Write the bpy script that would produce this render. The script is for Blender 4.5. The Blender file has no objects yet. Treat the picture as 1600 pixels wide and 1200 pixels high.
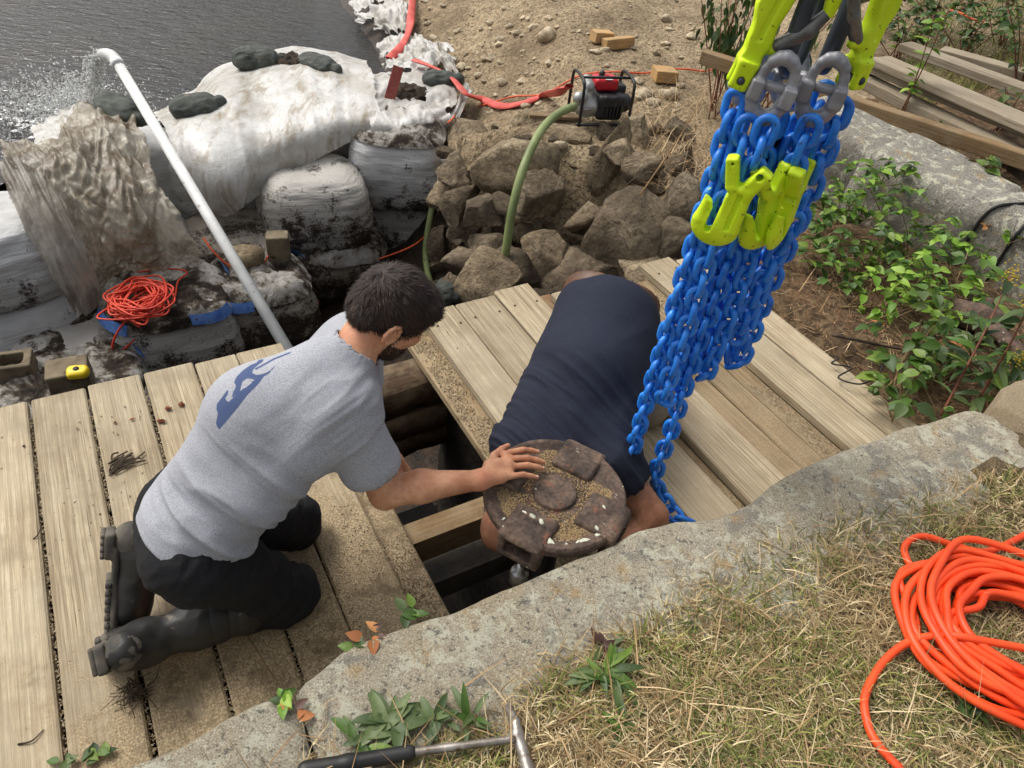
import bpy, bmesh, math, random
import numpy as np
from mathutils import Vector, Matrix
random.seed(7); RNG = np.random.default_rng(7)
scene = bpy.context.scene
COL = scene.collection
R_ = math.radians

# ---------------------------------------------------------------- camera
F_PX = 1130.0; CAM_H = 2.05
_d = np.array([-160., -1264., -1130.]); _d /= np.linalg.norm(_d)
_Z = -_d; _f = np.array([0, 0, -1.]); _Y = _f - _f.dot(_d) * _d; _Y /= np.linalg.norm(_Y); _X = np.cross(_Y, _Z)
ROT = np.array([_X, _Y, _Z])
cam_data = bpy.data.cameras.new("camera"); cam = bpy.data.objects.new("camera", cam_data); COL.objects.link(cam)
cam_data.sensor_width = 36.0; cam_data.lens = 36.0 * F_PX / 1600.0
cam_data.clip_start = 0.05; cam_data.clip_end = 400.0
m4 = Matrix([list(map(float, r)) + [0.0] for r in ROT] + [[0, 0, 0, 1]])
m4.translation = Vector((0, 0, CAM_H)); cam.matrix_world = m4
scene.camera = cam

# ---------------------------------------------------------------- world, sun, exposure (bright overcast)
SUN_EL, SUN_AZ = R_(55), R_(-62)          # azimuth from +Y, negative = towards -X (left)
world = bpy.data.worlds.new("World"); scene.world = world; world.use_nodes = True
wn = world.node_tree.nodes; wl = world.node_tree.links; wn.clear()
sky = wn.new("ShaderNodeTexSky"); sky.sky_type = 'NISHITA'; sky.sun_disc = False
sky.sun_elevation = SUN_EL; sky.sun_rotation = SUN_AZ; sky.air_density = 1.0; sky.dust_density = 6.0; sky.ozone_density = 1.0
hs = wn.new("ShaderNodeHueSaturation"); hs.inputs['Saturation'].default_value = 0.28
bg = wn.new("ShaderNodeBackground"); bg.inputs['Strength'].default_value = 0.15
wo = wn.new("ShaderNodeOutputWorld")
wl.new(sky.outputs[0], hs.inputs['Color']); wl.new(hs.outputs[0], bg.inputs[0]); wl.new(bg.outputs[0], wo.inputs[0])
sd = bpy.data.lights.new("sun", 'SUN'); sd.energy = 1.2; sd.angle = R_(20); sd.color = (1.0, 0.95, 0.88)
sun = bpy.data.objects.new("sun", sd); COL.objects.link(sun)
_sv = Vector((math.sin(SUN_AZ) * math.cos(SUN_EL), math.cos(SUN_AZ) * math.cos(SUN_EL), math.sin(SUN_EL)))
sun.rotation_euler = _sv.to_track_quat('Z', 'Y').to_euler()
vs = scene.view_settings; vs.view_transform = 'Standard'; vs.look = 'None'; vs.gamma = 1.0; vs.use_curve_mapping = False
vs.exposure = 0.36

# ---------------------------------------------------------------- geometry helpers
def A(*v): return np.array(v, float)
def P(px, py, z):
    """photo pixel -> the point where its ray meets height z"""
    r = ROT @ A((px - 800) / F_PX, -(py - 600) / F_PX, -1)
    return A(0, 0, CAM_H) + r * ((z - CAM_H) / r[2])
def PV_(px, py, z):
    r = np.stack([(px - 800) / F_PX, -(py - 600) / F_PX, np.full(len(px), -1.)], -1) @ ROT.T
    return A(0, 0, CAM_H) + r * ((z - CAM_H) / r[:, 2])[:, None]
def PROJ(p):
    c = (np.asarray(p, float) - A(0, 0, CAM_H)) @ ROT
    return np.stack([800 + F_PX * c[..., 0] / -c[..., 2], 600 - F_PX * c[..., 1] / -c[..., 2]], -1)
def UN(u, n, z=0.0):
    """deck coordinates: u away from the wall, n along the wall"""
    return A(.831 * n - .556 * u, .556 * n + .831 * u, z)
DECK_ANG = math.atan2(.556, .831)
def unit(v): v = np.asarray(v, float); return v / (np.linalg.norm(v) + 1e-12)

def _hash(ix, iy, iz, seed):
    h = (ix.astype(np.int64) * 374761393 + iy.astype(np.int64) * 668265263 + iz.astype(np.int64) * 2147483647 + seed * 1274126177) & 0xFFFFFFFF
    h = ((h ^ (h >> 13)) * 1274126177) & 0xFFFFFFFF
    h = ((h ^ (h >> 16)) * 2246822519) & 0xFFFFFFFF
    return ((h ^ (h >> 15)) & 0xFFFF) / 32767.5 - 1.0
def vnoise(p, scale=1.0, seed=0):
    p = np.asarray(p, float) * scale; i = np.floor(p); f = p - i; f = f * f * f * (f * (f * 6 - 15) + 10); i = i.astype(np.int64)
    r = 0
    for dx in (0, 1):
        wx = f[..., 0] if dx else 1 - f[..., 0]
        for dy in (0, 1):
            wy = f[..., 1] if dy else 1 - f[..., 1]
            for dz in (0, 1):
                wz = f[..., 2] if dz else 1 - f[..., 2]
                r = r + wx * wy * wz * _hash(i[..., 0] + dx, i[..., 1] + dy, i[..., 2] + dz, seed)
    return r
def fbm(p, scale=1.0, octv=4, seed=0, rough=.5):
    r = 0; a = 1.0; t = 0
    for o in range(octv):
        r = r + a * vnoise(p, scale, seed + o * 17); t += a; a *= rough; scale *= 2.03
    return r / t
def ridged(p, scale=1.0, octv=3, seed=0):
    r = 0; a = 1.0; t = 0
    for o in range(octv):
        r = r + a * (1 - 2 * np.abs(vnoise(p, scale, seed + o * 31))); t += a; a *= .5; scale *= 2.1
    return r / t
def sstep(a, b, x):
    t = np.clip((x - a) / (b - a), 0, 1); return t * t * (3 - 2 * t)

# ---------------------------------------------------------------- object helpers
def empty(name, loc=(0, 0, 0)):
    o = bpy.data.objects.new(name, None); COL.objects.link(o); o.location = tuple(float(c) for c in loc); o.empty_display_size = .05
    return o
def tag(o, label=None, cat=None, group=None, kind=None):
    if label: o["label"] = label
    if cat: o["category"] = cat
    if group: o["group"] = group
    if kind: o["kind"] = kind
    return o
def thing(name, label, cat, loc=(0, 0, 0), group=None):
    return tag(empty(name, loc), label, cat, group)
def mesh(name, verts, faces, mat=None, smooth=True):
    me = bpy.data.meshes.new(name)
    verts = np.asarray(verts, np.float32)
    if isinstance(faces, np.ndarray) and faces.ndim == 2:
        nf, k = faces.shape
        me.vertices.add(len(verts)); me.vertices.foreach_set('co', verts.ravel())
        me.loops.add(nf * k); me.loops.foreach_set('vertex_index', faces.astype(np.int32).ravel())
        me.polygons.add(nf); me.polygons.foreach_set('loop_start', np.arange(0, nf * k, k, dtype=np.int32))
        me.polygons.foreach_set('loop_total', np.full(nf, k, np.int32))
        me.update(calc_edges=True)
    else:
        me.from_pydata([tuple(map(float, v)) for v in verts], [], [tuple(map(int, f)) for f in faces]); me.update()
    me.polygons.foreach_set('use_smooth', np.full(len(me.polygons), bool(smooth)))
    if mat: me.materials.append(mat)
    return me
def obj(name, me, parent=None, loc=None, rot=None, scale=None):
    o = bpy.data.objects.new(name, me); COL.objects.link(o)
    if parent is not None:
        o.parent = parent
        # world-space meshes under a moved empty keep their place
        o.matrix_parent_inverse = Matrix.Translation(-Vector(parent.location)) if loc is None else Matrix()
    if loc is not None: o.location = tuple(float(c) for c in loc)
    if rot is not None: o.rotation_euler = rot
    if scale is not None: o.scale = scale if hasattr(scale, '__len__') else (scale,) * 3
    return o
def attr(me, name, vals):
    a = me.attributes.new(name, 'FLOAT', 'POINT'); a.data.foreach_set('value', np.asarray(vals, np.float32))
def mnormals(me):
    n = np.empty(len(me.vertices) * 3, np.float32); me.vertex_normals.foreach_get('vector', n) if hasattr(me, 'vertex_normals') else None
    return n.reshape(-1, 3)
def mverts(me):
    v = np.empty(len(me.vertices) * 3, np.float32); me.vertices.foreach_get('co', v); return v.reshape(-1, 3)
def setverts(me, v):
    me.vertices.foreach_set('co', np.asarray(v, np.float32).ravel()); me.update()

class MB:
    """collects simple shapes into one mesh"""
    def __init__(s): s.v = []; s.f = []; s.n = 0
    def add(s, v, f):
        v = np.asarray(v, float); s.v.append(v); s.f += [tuple(i + s.n for i in q) for q in f]; s.n += len(v)
    def box(s, c, h, rot=None, ch=0.004):
        c = np.asarray(c, float); h = np.asarray(h, float); ch = min(ch, h.min() * .45)
        vs = []; 
        for sx in (-1, 1):
            for sy in (-1, 1):
                for sz in (-1, 1):
                    k = A(sx, sy, sz)
                    for ax in range(3):
                        q = k * (h - ch); q[ax] = k[ax] * h[ax]; vs.append(q)
        vs = np.array(vs); idx = lambda sx, sy, sz, ax: ((sx > 0) * 4 + (sy > 0) * 2 + (sz > 0)) * 3 + ax
        fs = []
        for ax in range(3):
            o1, o2 = [a for a in range(3) if a != ax]
            for sg in (-1, 1):
                q = []
                for a, b in ((-1, -1), (1, -1), (1, 1), (-1, 1)):
                    k = [0, 0, 0]; k[ax] = sg; k[o1] = a; k[o2] = b; q.append(idx(*k, ax))
                if (sg > 0) == (ax == 1): q = q[::-1]
                fs.append(q)
        for ax in range(3):          # bevel strips along the edges of axis ax
            o1, o2 = [a for a in range(3) if a != ax]
            for a in (-1, 1):
                for b in (-1, 1):
                    k0 = [0, 0, 0]; k1 = [0, 0, 0]; k0[ax] = -1; k1[ax] = 1
                    for k in (k0, k1): k[o1] = a; k[o2] = b
                    q = [idx(*k0, o1), idx(*k1, o1), idx(*k1, o2), idx(*k0, o2)]
                    if a * b * (1 if ax != 1 else -1) < 0: q = q[::-1]
                    fs.append(q)
        for sx in (-1, 1):
            for sy in (-1, 1):
                for sz in (-1, 1):
                    q = [idx(sx, sy, sz, 0), idx(sx, sy, sz, 1), idx(sx, sy, sz, 2)]
                    if sx * sy * sz < 0: q = q[::-1]
                    fs.append(q)
        if rot is not None: vs = vs @ np.asarray(rot, float).T
        s.add(vs + c, fs); return s
    def tube(s, pts, r, seg=10, closed=False, cap=True):
        pts = np.asarray(pts, float); n = len(pts); r = np.broadcast_to(np.asarray(r, float), (n,))
        tg = np.gradient(pts, axis=0) if not closed else (np.roll(pts, -1, 0) - np.roll(pts, 1, 0))
        tg /= np.linalg.norm(tg, axis=1)[:, None] + 1e-12
        up = A(0, 0, 1) if abs(tg[0][2]) < .9 else A(1, 0, 0)
        nrm = unit(np.cross(tg[0], up)); N = []
        for i in range(n):
            nrm = unit(nrm - tg[i] * nrm.dot(tg[i])); N.append(nrm)
        N = np.array(N); B = np.cross(tg, N); a = np.arange(seg) * 2 * math.pi / seg
        v = pts[:, None] + r[:, None, None] * (np.cos(a)[None, :, None] * N[:, None] + np.sin(a)[None, :, None] * B[:, None])
        f = []
        for i in range(n if closed else n - 1):
            j = (i + 1) % n
            for k in range(seg):
                k2 = (k + 1) % seg; f.append((i * seg + k, i * seg + k2, j * seg + k2, j * seg + k))
        if cap and not closed: f.append(tuple(range(seg))[::-1]); f.append(tuple((n - 1) * seg + k for k in range(seg)))
        s.add(v.reshape(-1, 3), f); return s
    def lathe(s, prof, c=(0, 0, 0), seg=32, rot=None):
        prof = np.asarray(prof, float); a = np.arange(seg) * 2 * math.pi / seg
        v = np.stack([prof[:, None, 0] * np.cos(a), prof[:, None, 0] * np.sin(a), np.broadcast_to(prof[:, None, 1], (len(prof), seg))], -1).reshape(-1, 3)
        f = []
        for i in range(len(prof) - 1):
            for k in range(seg):
                k2 = (k + 1) % seg; f.append((i * seg + k, i * seg + k2, (i + 1) * seg + k2, (i + 1) * seg + k))
        f.append(tuple(range(seg))[::-1]); f.append(tuple((len(prof) - 1) * seg + k for k in range(seg)))
        if rot is not None: v = v @ np.asarray(rot, float).T
        s.add(v + np.asarray(c, float), f); return s
    def me(s, name, mat=None, smooth=True):
        me = mesh(name, np.concatenate(s.v), s.f, mat, smooth)
        bm = bmesh.new(); bm.from_mesh(me); bmesh.ops.recalc_face_normals(bm, faces=bm.faces); bm.to_mesh(me); bm.free()
        return me
    def obj(s, name, mat, parent=None, smooth=True, **k): return obj(name, s.me(name, mat, smooth), parent, **k)

def rz(a): c, s = math.cos(a), math.sin(a); return np.array([[c, -s, 0], [s, c, 0], [0, 0, 1]])
def rx(a): c, s = math.cos(a), math.sin(a); return np.array([[1, 0, 0], [0, c, -s], [0, s, c]])
def ry(a): c, s = math.cos(a), math.sin(a); return np.array([[c, 0, s], [0, 1, 0], [-s, 0, c]])
def spline(pts, n):
    """Catmull-Rom through points"""
    pts = np.asarray(pts, float); q = np.vstack([2 * pts[0] - pts[1], pts, 2 * pts[-1] - pts[-2]])
    t = np.linspace(0, len(pts) - 1 - 1e-9, n); i = t.astype(int); f = (t - i)[:, None]
    p0, p1, p2, p3 = q[i], q[i + 1], q[i + 2], q[i + 3]
    return .5 * (2 * p1 + (p2 - p0) * f + (2 * p0 - 5 * p1 + 4 * p2 - p3) * f ** 2 + (-p0 + 3 * p1 - 3 * p2 + p3) * f ** 3)
def gridfaces(nu, nv):
    i = np.arange((nu - 1))[:, None] * nv + np.arange(nv - 1)[None]
    return np.stack([i, i + nv, i + nv + 1, i + 1], -1).reshape(-1, 4)
def surfgrid(name, pts, mat, smooth=True):
    nu, nv = pts.shape[:2]; return mesh(name, pts.reshape(-1, 3), gridfaces(nu, nv), mat, smooth)

# ---- implicit surfaces: round cones, ellipsoids and boxes blended, meshed with surface nets
def rc(a, b, ra, rb, k=.02): return ('rc', np.asarray(a, float), np.asarray(b, float), float(ra), float(rb), k)
def el(c, r, rot=None, k=.02): return ('el', np.asarray(c, float), np.asarray(r, float), np.eye(3) if rot is None else np.asarray(rot, float), k)
def bx(c, h, rot=None, rd=.004, k=.005): return ('bx', np.asarray(c, float), np.asarray(h, float), np.eye(3) if rot is None else np.asarray(rot, float), rd, k)
def cut(p): return ('cut', p)
def chain_rc(pts, rad, k=.004): return [rc(pts[i], pts[i + 1], rad[i], rad[i + 1], k) for i in range(len(pts) - 1)]
def _dist(p, pr):
    t = pr[0]
    if t == 'rc':
        _, a, b, ra, rb, k = pr; ba = b - a; L = ba.dot(ba) + 1e-12
        h = np.clip(((p - a) @ ba) / L, 0, 1); q = p - a - h[..., None] * ba
        return np.sqrt((q * q).sum(-1)) - (ra + (rb - ra) * h)
    if t == 'el':
        _, c, r, R, k = pr; q = (p - c) @ R; k0 = np.sqrt(((q / r) ** 2).sum(-1)); k1 = np.sqrt(((q / r ** 2) ** 2).sum(-1)) + 1e-9
        return k0 * (k0 - 1) / k1
    if t == 'bx':
        _, c, h, R, rd, k = pr; q = np.abs((p - c) @ R) - (h - rd)
        return np.sqrt((np.maximum(q, 0) ** 2).sum(-1)) + np.minimum(q.max(-1), 0) - rd
def _bound(pr):
    if pr[0] == 'rc': r = max(pr[3], pr[4]); return np.minimum(pr[1], pr[2]) - r, np.maximum(pr[1], pr[2]) + r
    R = pr[3]; e = np.abs(R) @ pr[2]; return pr[1] - e, pr[1] + e
def sdf_mesh(name, prims, res, mat, smooth_it=1, disp=None):
    add = [p for p in prims if p[0] != 'cut']; cuts = [p[1] for p in prims if p[0] == 'cut']
    bs = [_bound(p) for p in add]; lo = np.min([b[0] for b in bs], 0) - 4 * res; hi = np.max([b[1] for b in bs], 0) + 4 * res
    n = np.ceil((hi - lo) / res).astype(int) + 1
    ax = [lo[i] + np.arange(n[i]) * res for i in range(3)]
    d = np.full(n, 1.0, np.float32)
    def region(b, m):
        s = [slice(max(0, int((b[0][i] - m - lo[i]) / res)), min(n[i], int((b[1][i] + m - lo[i]) / res) + 2)) for i in range(3)]
        g = np.stack(np.meshgrid(ax[0][s[0]], ax[1][s[1]], ax[2][s[2]], indexing='ij'), -1); return tuple(s), g
    for pr, b in zip(add, bs):
        k = pr[-1]; s, g = region(b, k * 1.5 + 3 * res); q = _dist(g, pr); o = d[s]
        h = np.maximum(k - np.abs(o - q), 0) / max(k, 1e-6); d[s] = np.minimum(o, q) - h * h * k * .25
    for pr in cuts:
        s, g = region(_bound(pr), 3 * res); d[s] = np.maximum(d[s], -_dist(g, pr))
    sg = d < 0
    cs = [(i, j, k) for i in (0, 1) for j in (0, 1) for k in (0, 1)]
    sl = lambda o: tuple(slice(o[i], n[i] - 1 + o[i]) for i in range(3))
    cnt = sum(sg[sl(c)].astype(np.int8) for c in cs); act = (cnt > 0) & (cnt < 8)
    ii = np.argwhere(act); idx = np.full(act.shape, -1, np.int64); idx[act] = np.arange(len(ii))
    acc = np.zeros((len(ii), 3)); w = np.zeros(len(ii))
    for c in cs:
        for a in range(3):
            if c[a]: continue
            c2 = list(c); c2[a] = 1
            d0 = d[ii[:, 0] + c[0], ii[:, 1] + c[1], ii[:, 2] + c[2]]; d1 = d[ii[:, 0] + c2[0], ii[:, 1] + c2[1], ii[:, 2] + c2[2]]
            m = (d0 < 0) != (d1 < 0); t = np.where(m, d0 / np.where(m, d0 - d1, 1), 0)
            pos = np.tile(np.array(c, float), (len(ii), 1)); pos[:, a] += t
            acc[m] += pos[m]; w[m] += 1
    v = lo + (ii + acc / w[:, None]) * res
    fs = []
    for a in range(3):
        o1, o2 = [(1, 2), (2, 0), (0, 1)][a]
        e0 = [slice(1, n[i] - 1) for i in range(3)]; e0[a] = slice(0, n[a] - 1); e1 = list(e0); e1[a] = slice(1, n[a])
        s0 = sg[tuple(e0)]; s1 = sg[tuple(e1)]; m = s0 != s1; q = np.argwhere(m); q = q + np.array([0 if i == a else 1 for i in range(3)])
        flip = s1[m]
        def cell(x, y):
            r = q.copy(); r[:, o1] -= x; r[:, o2] -= y; return idx[r[:, 0], r[:, 1], r[:, 2]]
        f = np.stack([cell(1, 1), cell(0, 1), cell(0, 0), cell(1, 0)], -1); f[flip] = f[flip][:, ::-1]; fs.append(f)
    f = np.concatenate(fs)
    for _ in range(smooth_it):
        s = np.zeros_like(v); c = np.zeros(len(v))
        for a, b in ((0, 1), (1, 2), (2, 3), (3, 0)):
            np.add.at(s, f[:, a], v[f[:, b]]); np.add.at(c, f[:, a], 1); np.add.at(s, f[:, b], v[f[:, a]]); np.add.at(c, f[:, b], 1)
        v = .5 * v + .5 * s / np.maximum(c, 1)[:, None]
    if disp is not None:
        fn = np.cross(v[f[:, 2]] - v[f[:, 0]], v[f[:, 3]] - v[f[:, 1]]); nn = np.zeros_like(v)
        for a in range(4): np.add.at(nn, f[:, a], fn)
        nn /= np.linalg.norm(nn, axis=1)[:, None] + 1e-12
        v = v + nn * np.asarray(disp(v, nn))[:, None]
    return mesh(name, v, f, mat, True)

# ---------------------------------------------------------------- materials
MATS = {}
def srgb(r, g, b):
    return tuple(((c / 255) / 12.92 if c <= 10 else ((c / 255 + .055) / 1.055) ** 2.4) for c in (r, g, b)) + (1,)
class NT:
    def __init__(s, name):
        s.m = bpy.data.materials.new(name); s.m.use_nodes = True; s.t = s.m.node_tree; s.t.nodes.clear()
        s.out = s.n('ShaderNodeOutputMaterial'); s.b = s.n('ShaderNodeBsdfPrincipled'); s.l(s.b.outputs[0], s.out.inputs[0])
    def n(s, t, **k):
        q = s.t.nodes.new(t)
        for a, v in k.items(): setattr(q, a, v)
        return q
    def l(s, a, b): s.t.links.new(a, b)
    def coords(s, kind='Object', scale=(1, 1, 1), rand=True, rot=(0, 0, 0)):
        if kind == 'Position': o = s.n('ShaderNodeNewGeometry').outputs['Position']
        else: o = s.n('ShaderNodeTexCoord').outputs[kind]
        if rand and kind != 'Position':
            oi = s.n('ShaderNodeObjectInfo'); ml = s.n('ShaderNodeMath', operation='MULTIPLY'); ml.inputs[1].default_value = 37.0
            s.l(oi.outputs['Random'], ml.inputs[0]); ad = s.n('ShaderNodeVectorMath', operation='ADD'); s.l(o, ad.inputs[0]); s.l(ml.outputs[0], ad.inputs[1]); o = ad.outputs[0]
        mp = s.n('ShaderNodeMapping'); mp.inputs['Scale'].default_value = scale; mp.inputs['Rotation'].default_value = rot; s.l(o, mp.inputs[0]); return mp.outputs[0]
    def noise(s, vec, scale, detail=5, rough=.55, dist=0.0):
        q = s.n('ShaderNodeTexNoise'); q.inputs['Scale'].default_value = scale; q.inputs['Detail'].default_value = detail
        q.inputs['Roughness'].default_value = rough; q.inputs['Distortion'].default_value = dist; s.l(vec, q.inputs['Vector']); return q.outputs[0]
    def vor(s, vec, scale, feature='F1', out='Distance'):
        q = s.n('ShaderNodeTexVoronoi', feature=feature); q.inputs['Scale'].default_value = scale; s.l(vec, q.inputs['Vector']); return q.outputs[out]
    def ramp(s, fac, stops, interp='LINEAR'):
        q = s.n('ShaderNodeValToRGB'); q.color_ramp.interpolation = interp; e = q.color_ramp.elements
        while len(e) > 1: e.remove(e[-1])
        e[0].position = stops[0][0]; c = stops[0][1]; e[0].color = c if hasattr(c, '__len__') else (c, c, c, 1)
        for p, c in stops[1:]:
            k = e.new(p); k.color = c if hasattr(c, '__len__') else (c, c, c, 1)
        s.l(fac, q.inputs[0]); return q.outputs[0]
    def mix(s, fac, a, b, mode='MIX'):
        q = s.n('ShaderNodeMix', data_type='RGBA', blend_type=mode)
        for v, i in ((fac, 0), (a, 6), (b, 7)):
            if hasattr(v, 'links'): s.l(v, q.inputs[i])
            else: q.inputs[i].default_value = v
        return q.outputs[2]
    def math(s, op, a, b=0.0):
        q = s.n('ShaderNodeMath', operation=op)
        for v, i in ((a, 0), (b, 1)):
            if hasattr(v, 'links'): s.l(v, q.inputs[i])
            else: q.inputs[i].default_value = v
        return q.outputs[0]
    def bump(s, h, strength=.3, dist=.01, prev=None):
        q = s.n('ShaderNodeBump'); q.inputs['Strength'].default_value = strength; q.inputs['Distance'].default_value = dist; s.l(h, q.inputs['Height'])
        if prev is not None: s.l(prev, q.inputs['Normal'])
        return q.outputs[0]
    def fin(s, col, rough=.6, normal=None, metal=0.0, spec=.5, **k):
        for v, i in ((col, 'Base Color'), (rough, 'Roughness'), (metal, 'Metallic')):
            if hasattr(v, 'links'): s.l(v, s.b.inputs[i])
            else: s.b.inputs[i].default_value = v
        s.b.inputs['Specular IOR Level'].default_value = spec
        if normal is not None: s.l(normal, s.b.inputs['Normal'])
        for a, v in k.items(): s.b.inputs[a].default_value = v
        return s.m
def mottled(name, c1, c2, scale=4, rough=.7, bump=.3, bscale=40, bdist=.005, coord='Object', stretch=(1, 1, 1), c3=None, lo=.35, hi=.65, metal=0, spec=.4, spots=None, spot_scale=8, spot_t=.6, rand=True, detail=6, objvar=0.0):
    """two-tone noise, optional third speckle tone and an optional worn/dirty patch tone"""
    t = NT(name); v = t.coords(coord, stretch, rand)
    c = t.ramp(t.noise(v, scale, detail), [(lo, c1), (hi, c2)])
    if c3 is not None:
        c = t.mix(t.ramp(t.noise(v, scale * 9, 3), [(.5, 0.0), (.68, 1.0)]), c, c3)
    if spots is not None:
        c = t.mix(t.ramp(t.noise(v, spot_scale, 6, .62), [(spot_t, 0.0), (spot_t + .06, 1.0)]), c, spots)
    if objvar:
        oi = t.n('ShaderNodeObjectInfo'); k = t.math('MULTIPLY_ADD', oi.outputs['Random'], objvar)
        t.t.nodes[-1].inputs[2].default_value = 1 - objvar * .5
        hsv = t.n('ShaderNodeHueSaturation'); t.l(k, hsv.inputs['Value']); t.l(c, hsv.inputs['Color']); c = hsv.outputs[0]
    nm = t.bump(t.noise(v, bscale, 6, .65), bump, bdist) if bump else None
    return t.fin(c, rough, nm, metal, spec)
# ================================================================ materials of the setting
def wood_mat(name, base, dark, pale, sand=0.0, sandcol=srgb(146, 129, 102), grain=1.0, rough=.8, stain=None, knots=True):
    t = NT(name); v = t.coords('Object', (1, 1, 1))
    g = t.coords('Object', (1.2, 26 * grain, 26 * grain)); g2 = t.coords('Object', (.6, 7, 7))
    n1 = t.noise(g, 3.0, 6, .6, .35); n2 = t.noise(g2, 2.2, 4, .5, .8)
    c = t.ramp(n1, [(.30, dark), (.45, base), (.58, base), (.74, pale)])
    c = t.mix(t.ramp(n2, [(.4, 0.0), (.75, .55)]), c, dark)
    fine = t.noise(t.coords('Object', (3, 150, 150)), 2.0, 3, .6)
    c = t.mix(t.ramp(fine, [(.38, .75), (.52, 0.0)]), c, dark)
    lines = t.noise(t.coords('Object', (.3, 90, 90)), 1.5, 2, .5, .15); c = t.mix(t.ramp(lines, [(.38, .55), (.47, 0.0)]), c, dark); c = t.mix(t.ramp(lines, [(.58, 0.0), (.66, .35)]), c, pale)
    crack = t.noise(t.coords('Object', (.9, 70, 70)), 1.6, 4, .65, .2); c = t.mix(t.ramp(crack, [(.30, .9), (.36, 0.0)]), c, srgb(74, 60, 42))
    c = t.mix(t.ramp(t.noise(v, 5.5, 7, .7), [(.44, 0.0), (.64, .6)]), c, srgb(142, 128, 104)); c = t.mix(t.ramp(t.noise(v, 2.2, 6, .65), [(.52, 0.0), (.66, .5)]), c, srgb(118, 104, 82))
    grey = t.noise(v, 2.4, 3); c = t.mix(t.ramp(grey, [(.42, 0.0), (.75, .35)]), c, pale)
    oi = t.n('ShaderNodeObjectInfo'); hv = t.n('ShaderNodeHueSaturation'); k = t.math('MULTIPLY_ADD', oi.outputs['Random'], .30); t.t.nodes[-1].inputs[2].default_value = .85
    t.l(k, hv.inputs['Value']); t.l(c, hv.inputs['Color']); c = hv.outputs[0]
    w = t.coords('Position')
    if stain is not None:
        c = t.mix(t.ramp(t.noise(w, 4.5, 5, .6), [(.52, 0.0), (.66, .8)]), c, stain)
    h = t.math('ADD', t.math('MULTIPLY', n1, .6), t.math('MULTIPLY', fine, .4))
    nm = t.bump(h, .7, .007)
    if sand > 0:
        # dirt lies thickest towards the granite edge (deck coordinate u small)
        sx = t.n('ShaderNodeSeparateXYZ'); t.l(w, sx.inputs[0])
        u = t.math('ADD', t.math('MULTIPLY', sx.outputs[0], -.556), t.math('MULTIPLY', sx.outputs[1], .831))
        nn = t.math('ADD', t.math('MULTIPLY', sx.outputs[0], .831), t.math('MULTIPLY', sx.outputs[1], .556))
        near = t.math('MULTIPLY', t.math('SUBTRACT', 1.92, u), .9)
        near = t.math('ADD', near, t.math('MULTIPLY', t.math('MINIMUM', nn, .6), .62))
        big = t.noise(w, 5.0, 6, .65); m = t.math('ADD', near, t.math('MULTIPLY', t.math('SUBTRACT', big, .5), 1.9))
        m = t.math('MULTIPLY', m, sand)
        gr = t.noise(w, 160, 3, .7)
        sc = t.ramp(gr, [(.3, srgb(104, 88, 62)), (.5, sandcol), (.68, srgb(192, 172, 136))])
        sc = t.mix(t.ramp(t.noise(w, 7, 6, .7), [(.50, 0.0), (.62, .75)]), sc, srgb(92, 78, 58))
        mm = t.ramp(m, [(.22, 0.0), (.5, .95)]); c = t.mix(mm, c, sc)
        nm = t.bump(gr, .35, .004, nm)
    # scattered dark specks of soil
    c = t.mix(t.ramp(t.noise(w, 38, 4, .7), [(.66, 0.0), (.72, .8)]), c, srgb(72, 60, 46))
    return t.fin(c, rough, nm, 0, .25)
M_DECK = wood_mat('deck_wood', srgb(186, 170, 140), srgb(136, 119, 94), srgb(208, 197, 172), .95)
M_DECK2 = wood_mat('deck_wood_right', srgb(174, 159, 131), srgb(122, 107, 84), srgb(198, 186, 162), .14)
M_DECKLOW = wood_mat('deck_wood_under', srgb(150, 130, 100), srgb(106, 88, 64), srgb(168, 150, 118), .32, stain=srgb(118, 84, 56))
M_EDGE = wood_mat('deck_edge_wood', srgb(152, 130, 98), srgb(112, 92, 66), srgb(168, 148, 116), 1.15)
M_OLDBEAM = wood_mat('old_beam_wood', srgb(78, 60, 42), srgb(38, 29, 21), srgb(104, 82, 58), 0)
M_BEAM = wood_mat('timber_beam_wood', srgb(120, 96, 64), srgb(78, 60, 40), srgb(140, 114, 80), 0)
M_GREYBEAM = wood_mat('grey_beam_wood', srgb(92, 90, 88), srgb(66, 62, 60), srgb(116, 114, 110), 0)
M_LUMBER = wood_mat('lumber_grey', srgb(158, 146, 126), srgb(112, 100, 82), srgb(186, 176, 156), 0)
M_LUMBERB = wood_mat('lumber_brown', srgb(140, 114, 80), srgb(98, 76, 50), srgb(160, 134, 98), 0)
M_NEWWOOD = wood_mat('offcut_wood', srgb(190, 152, 98), srgb(150, 112, 66), srgb(206, 172, 122), 0)

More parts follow.
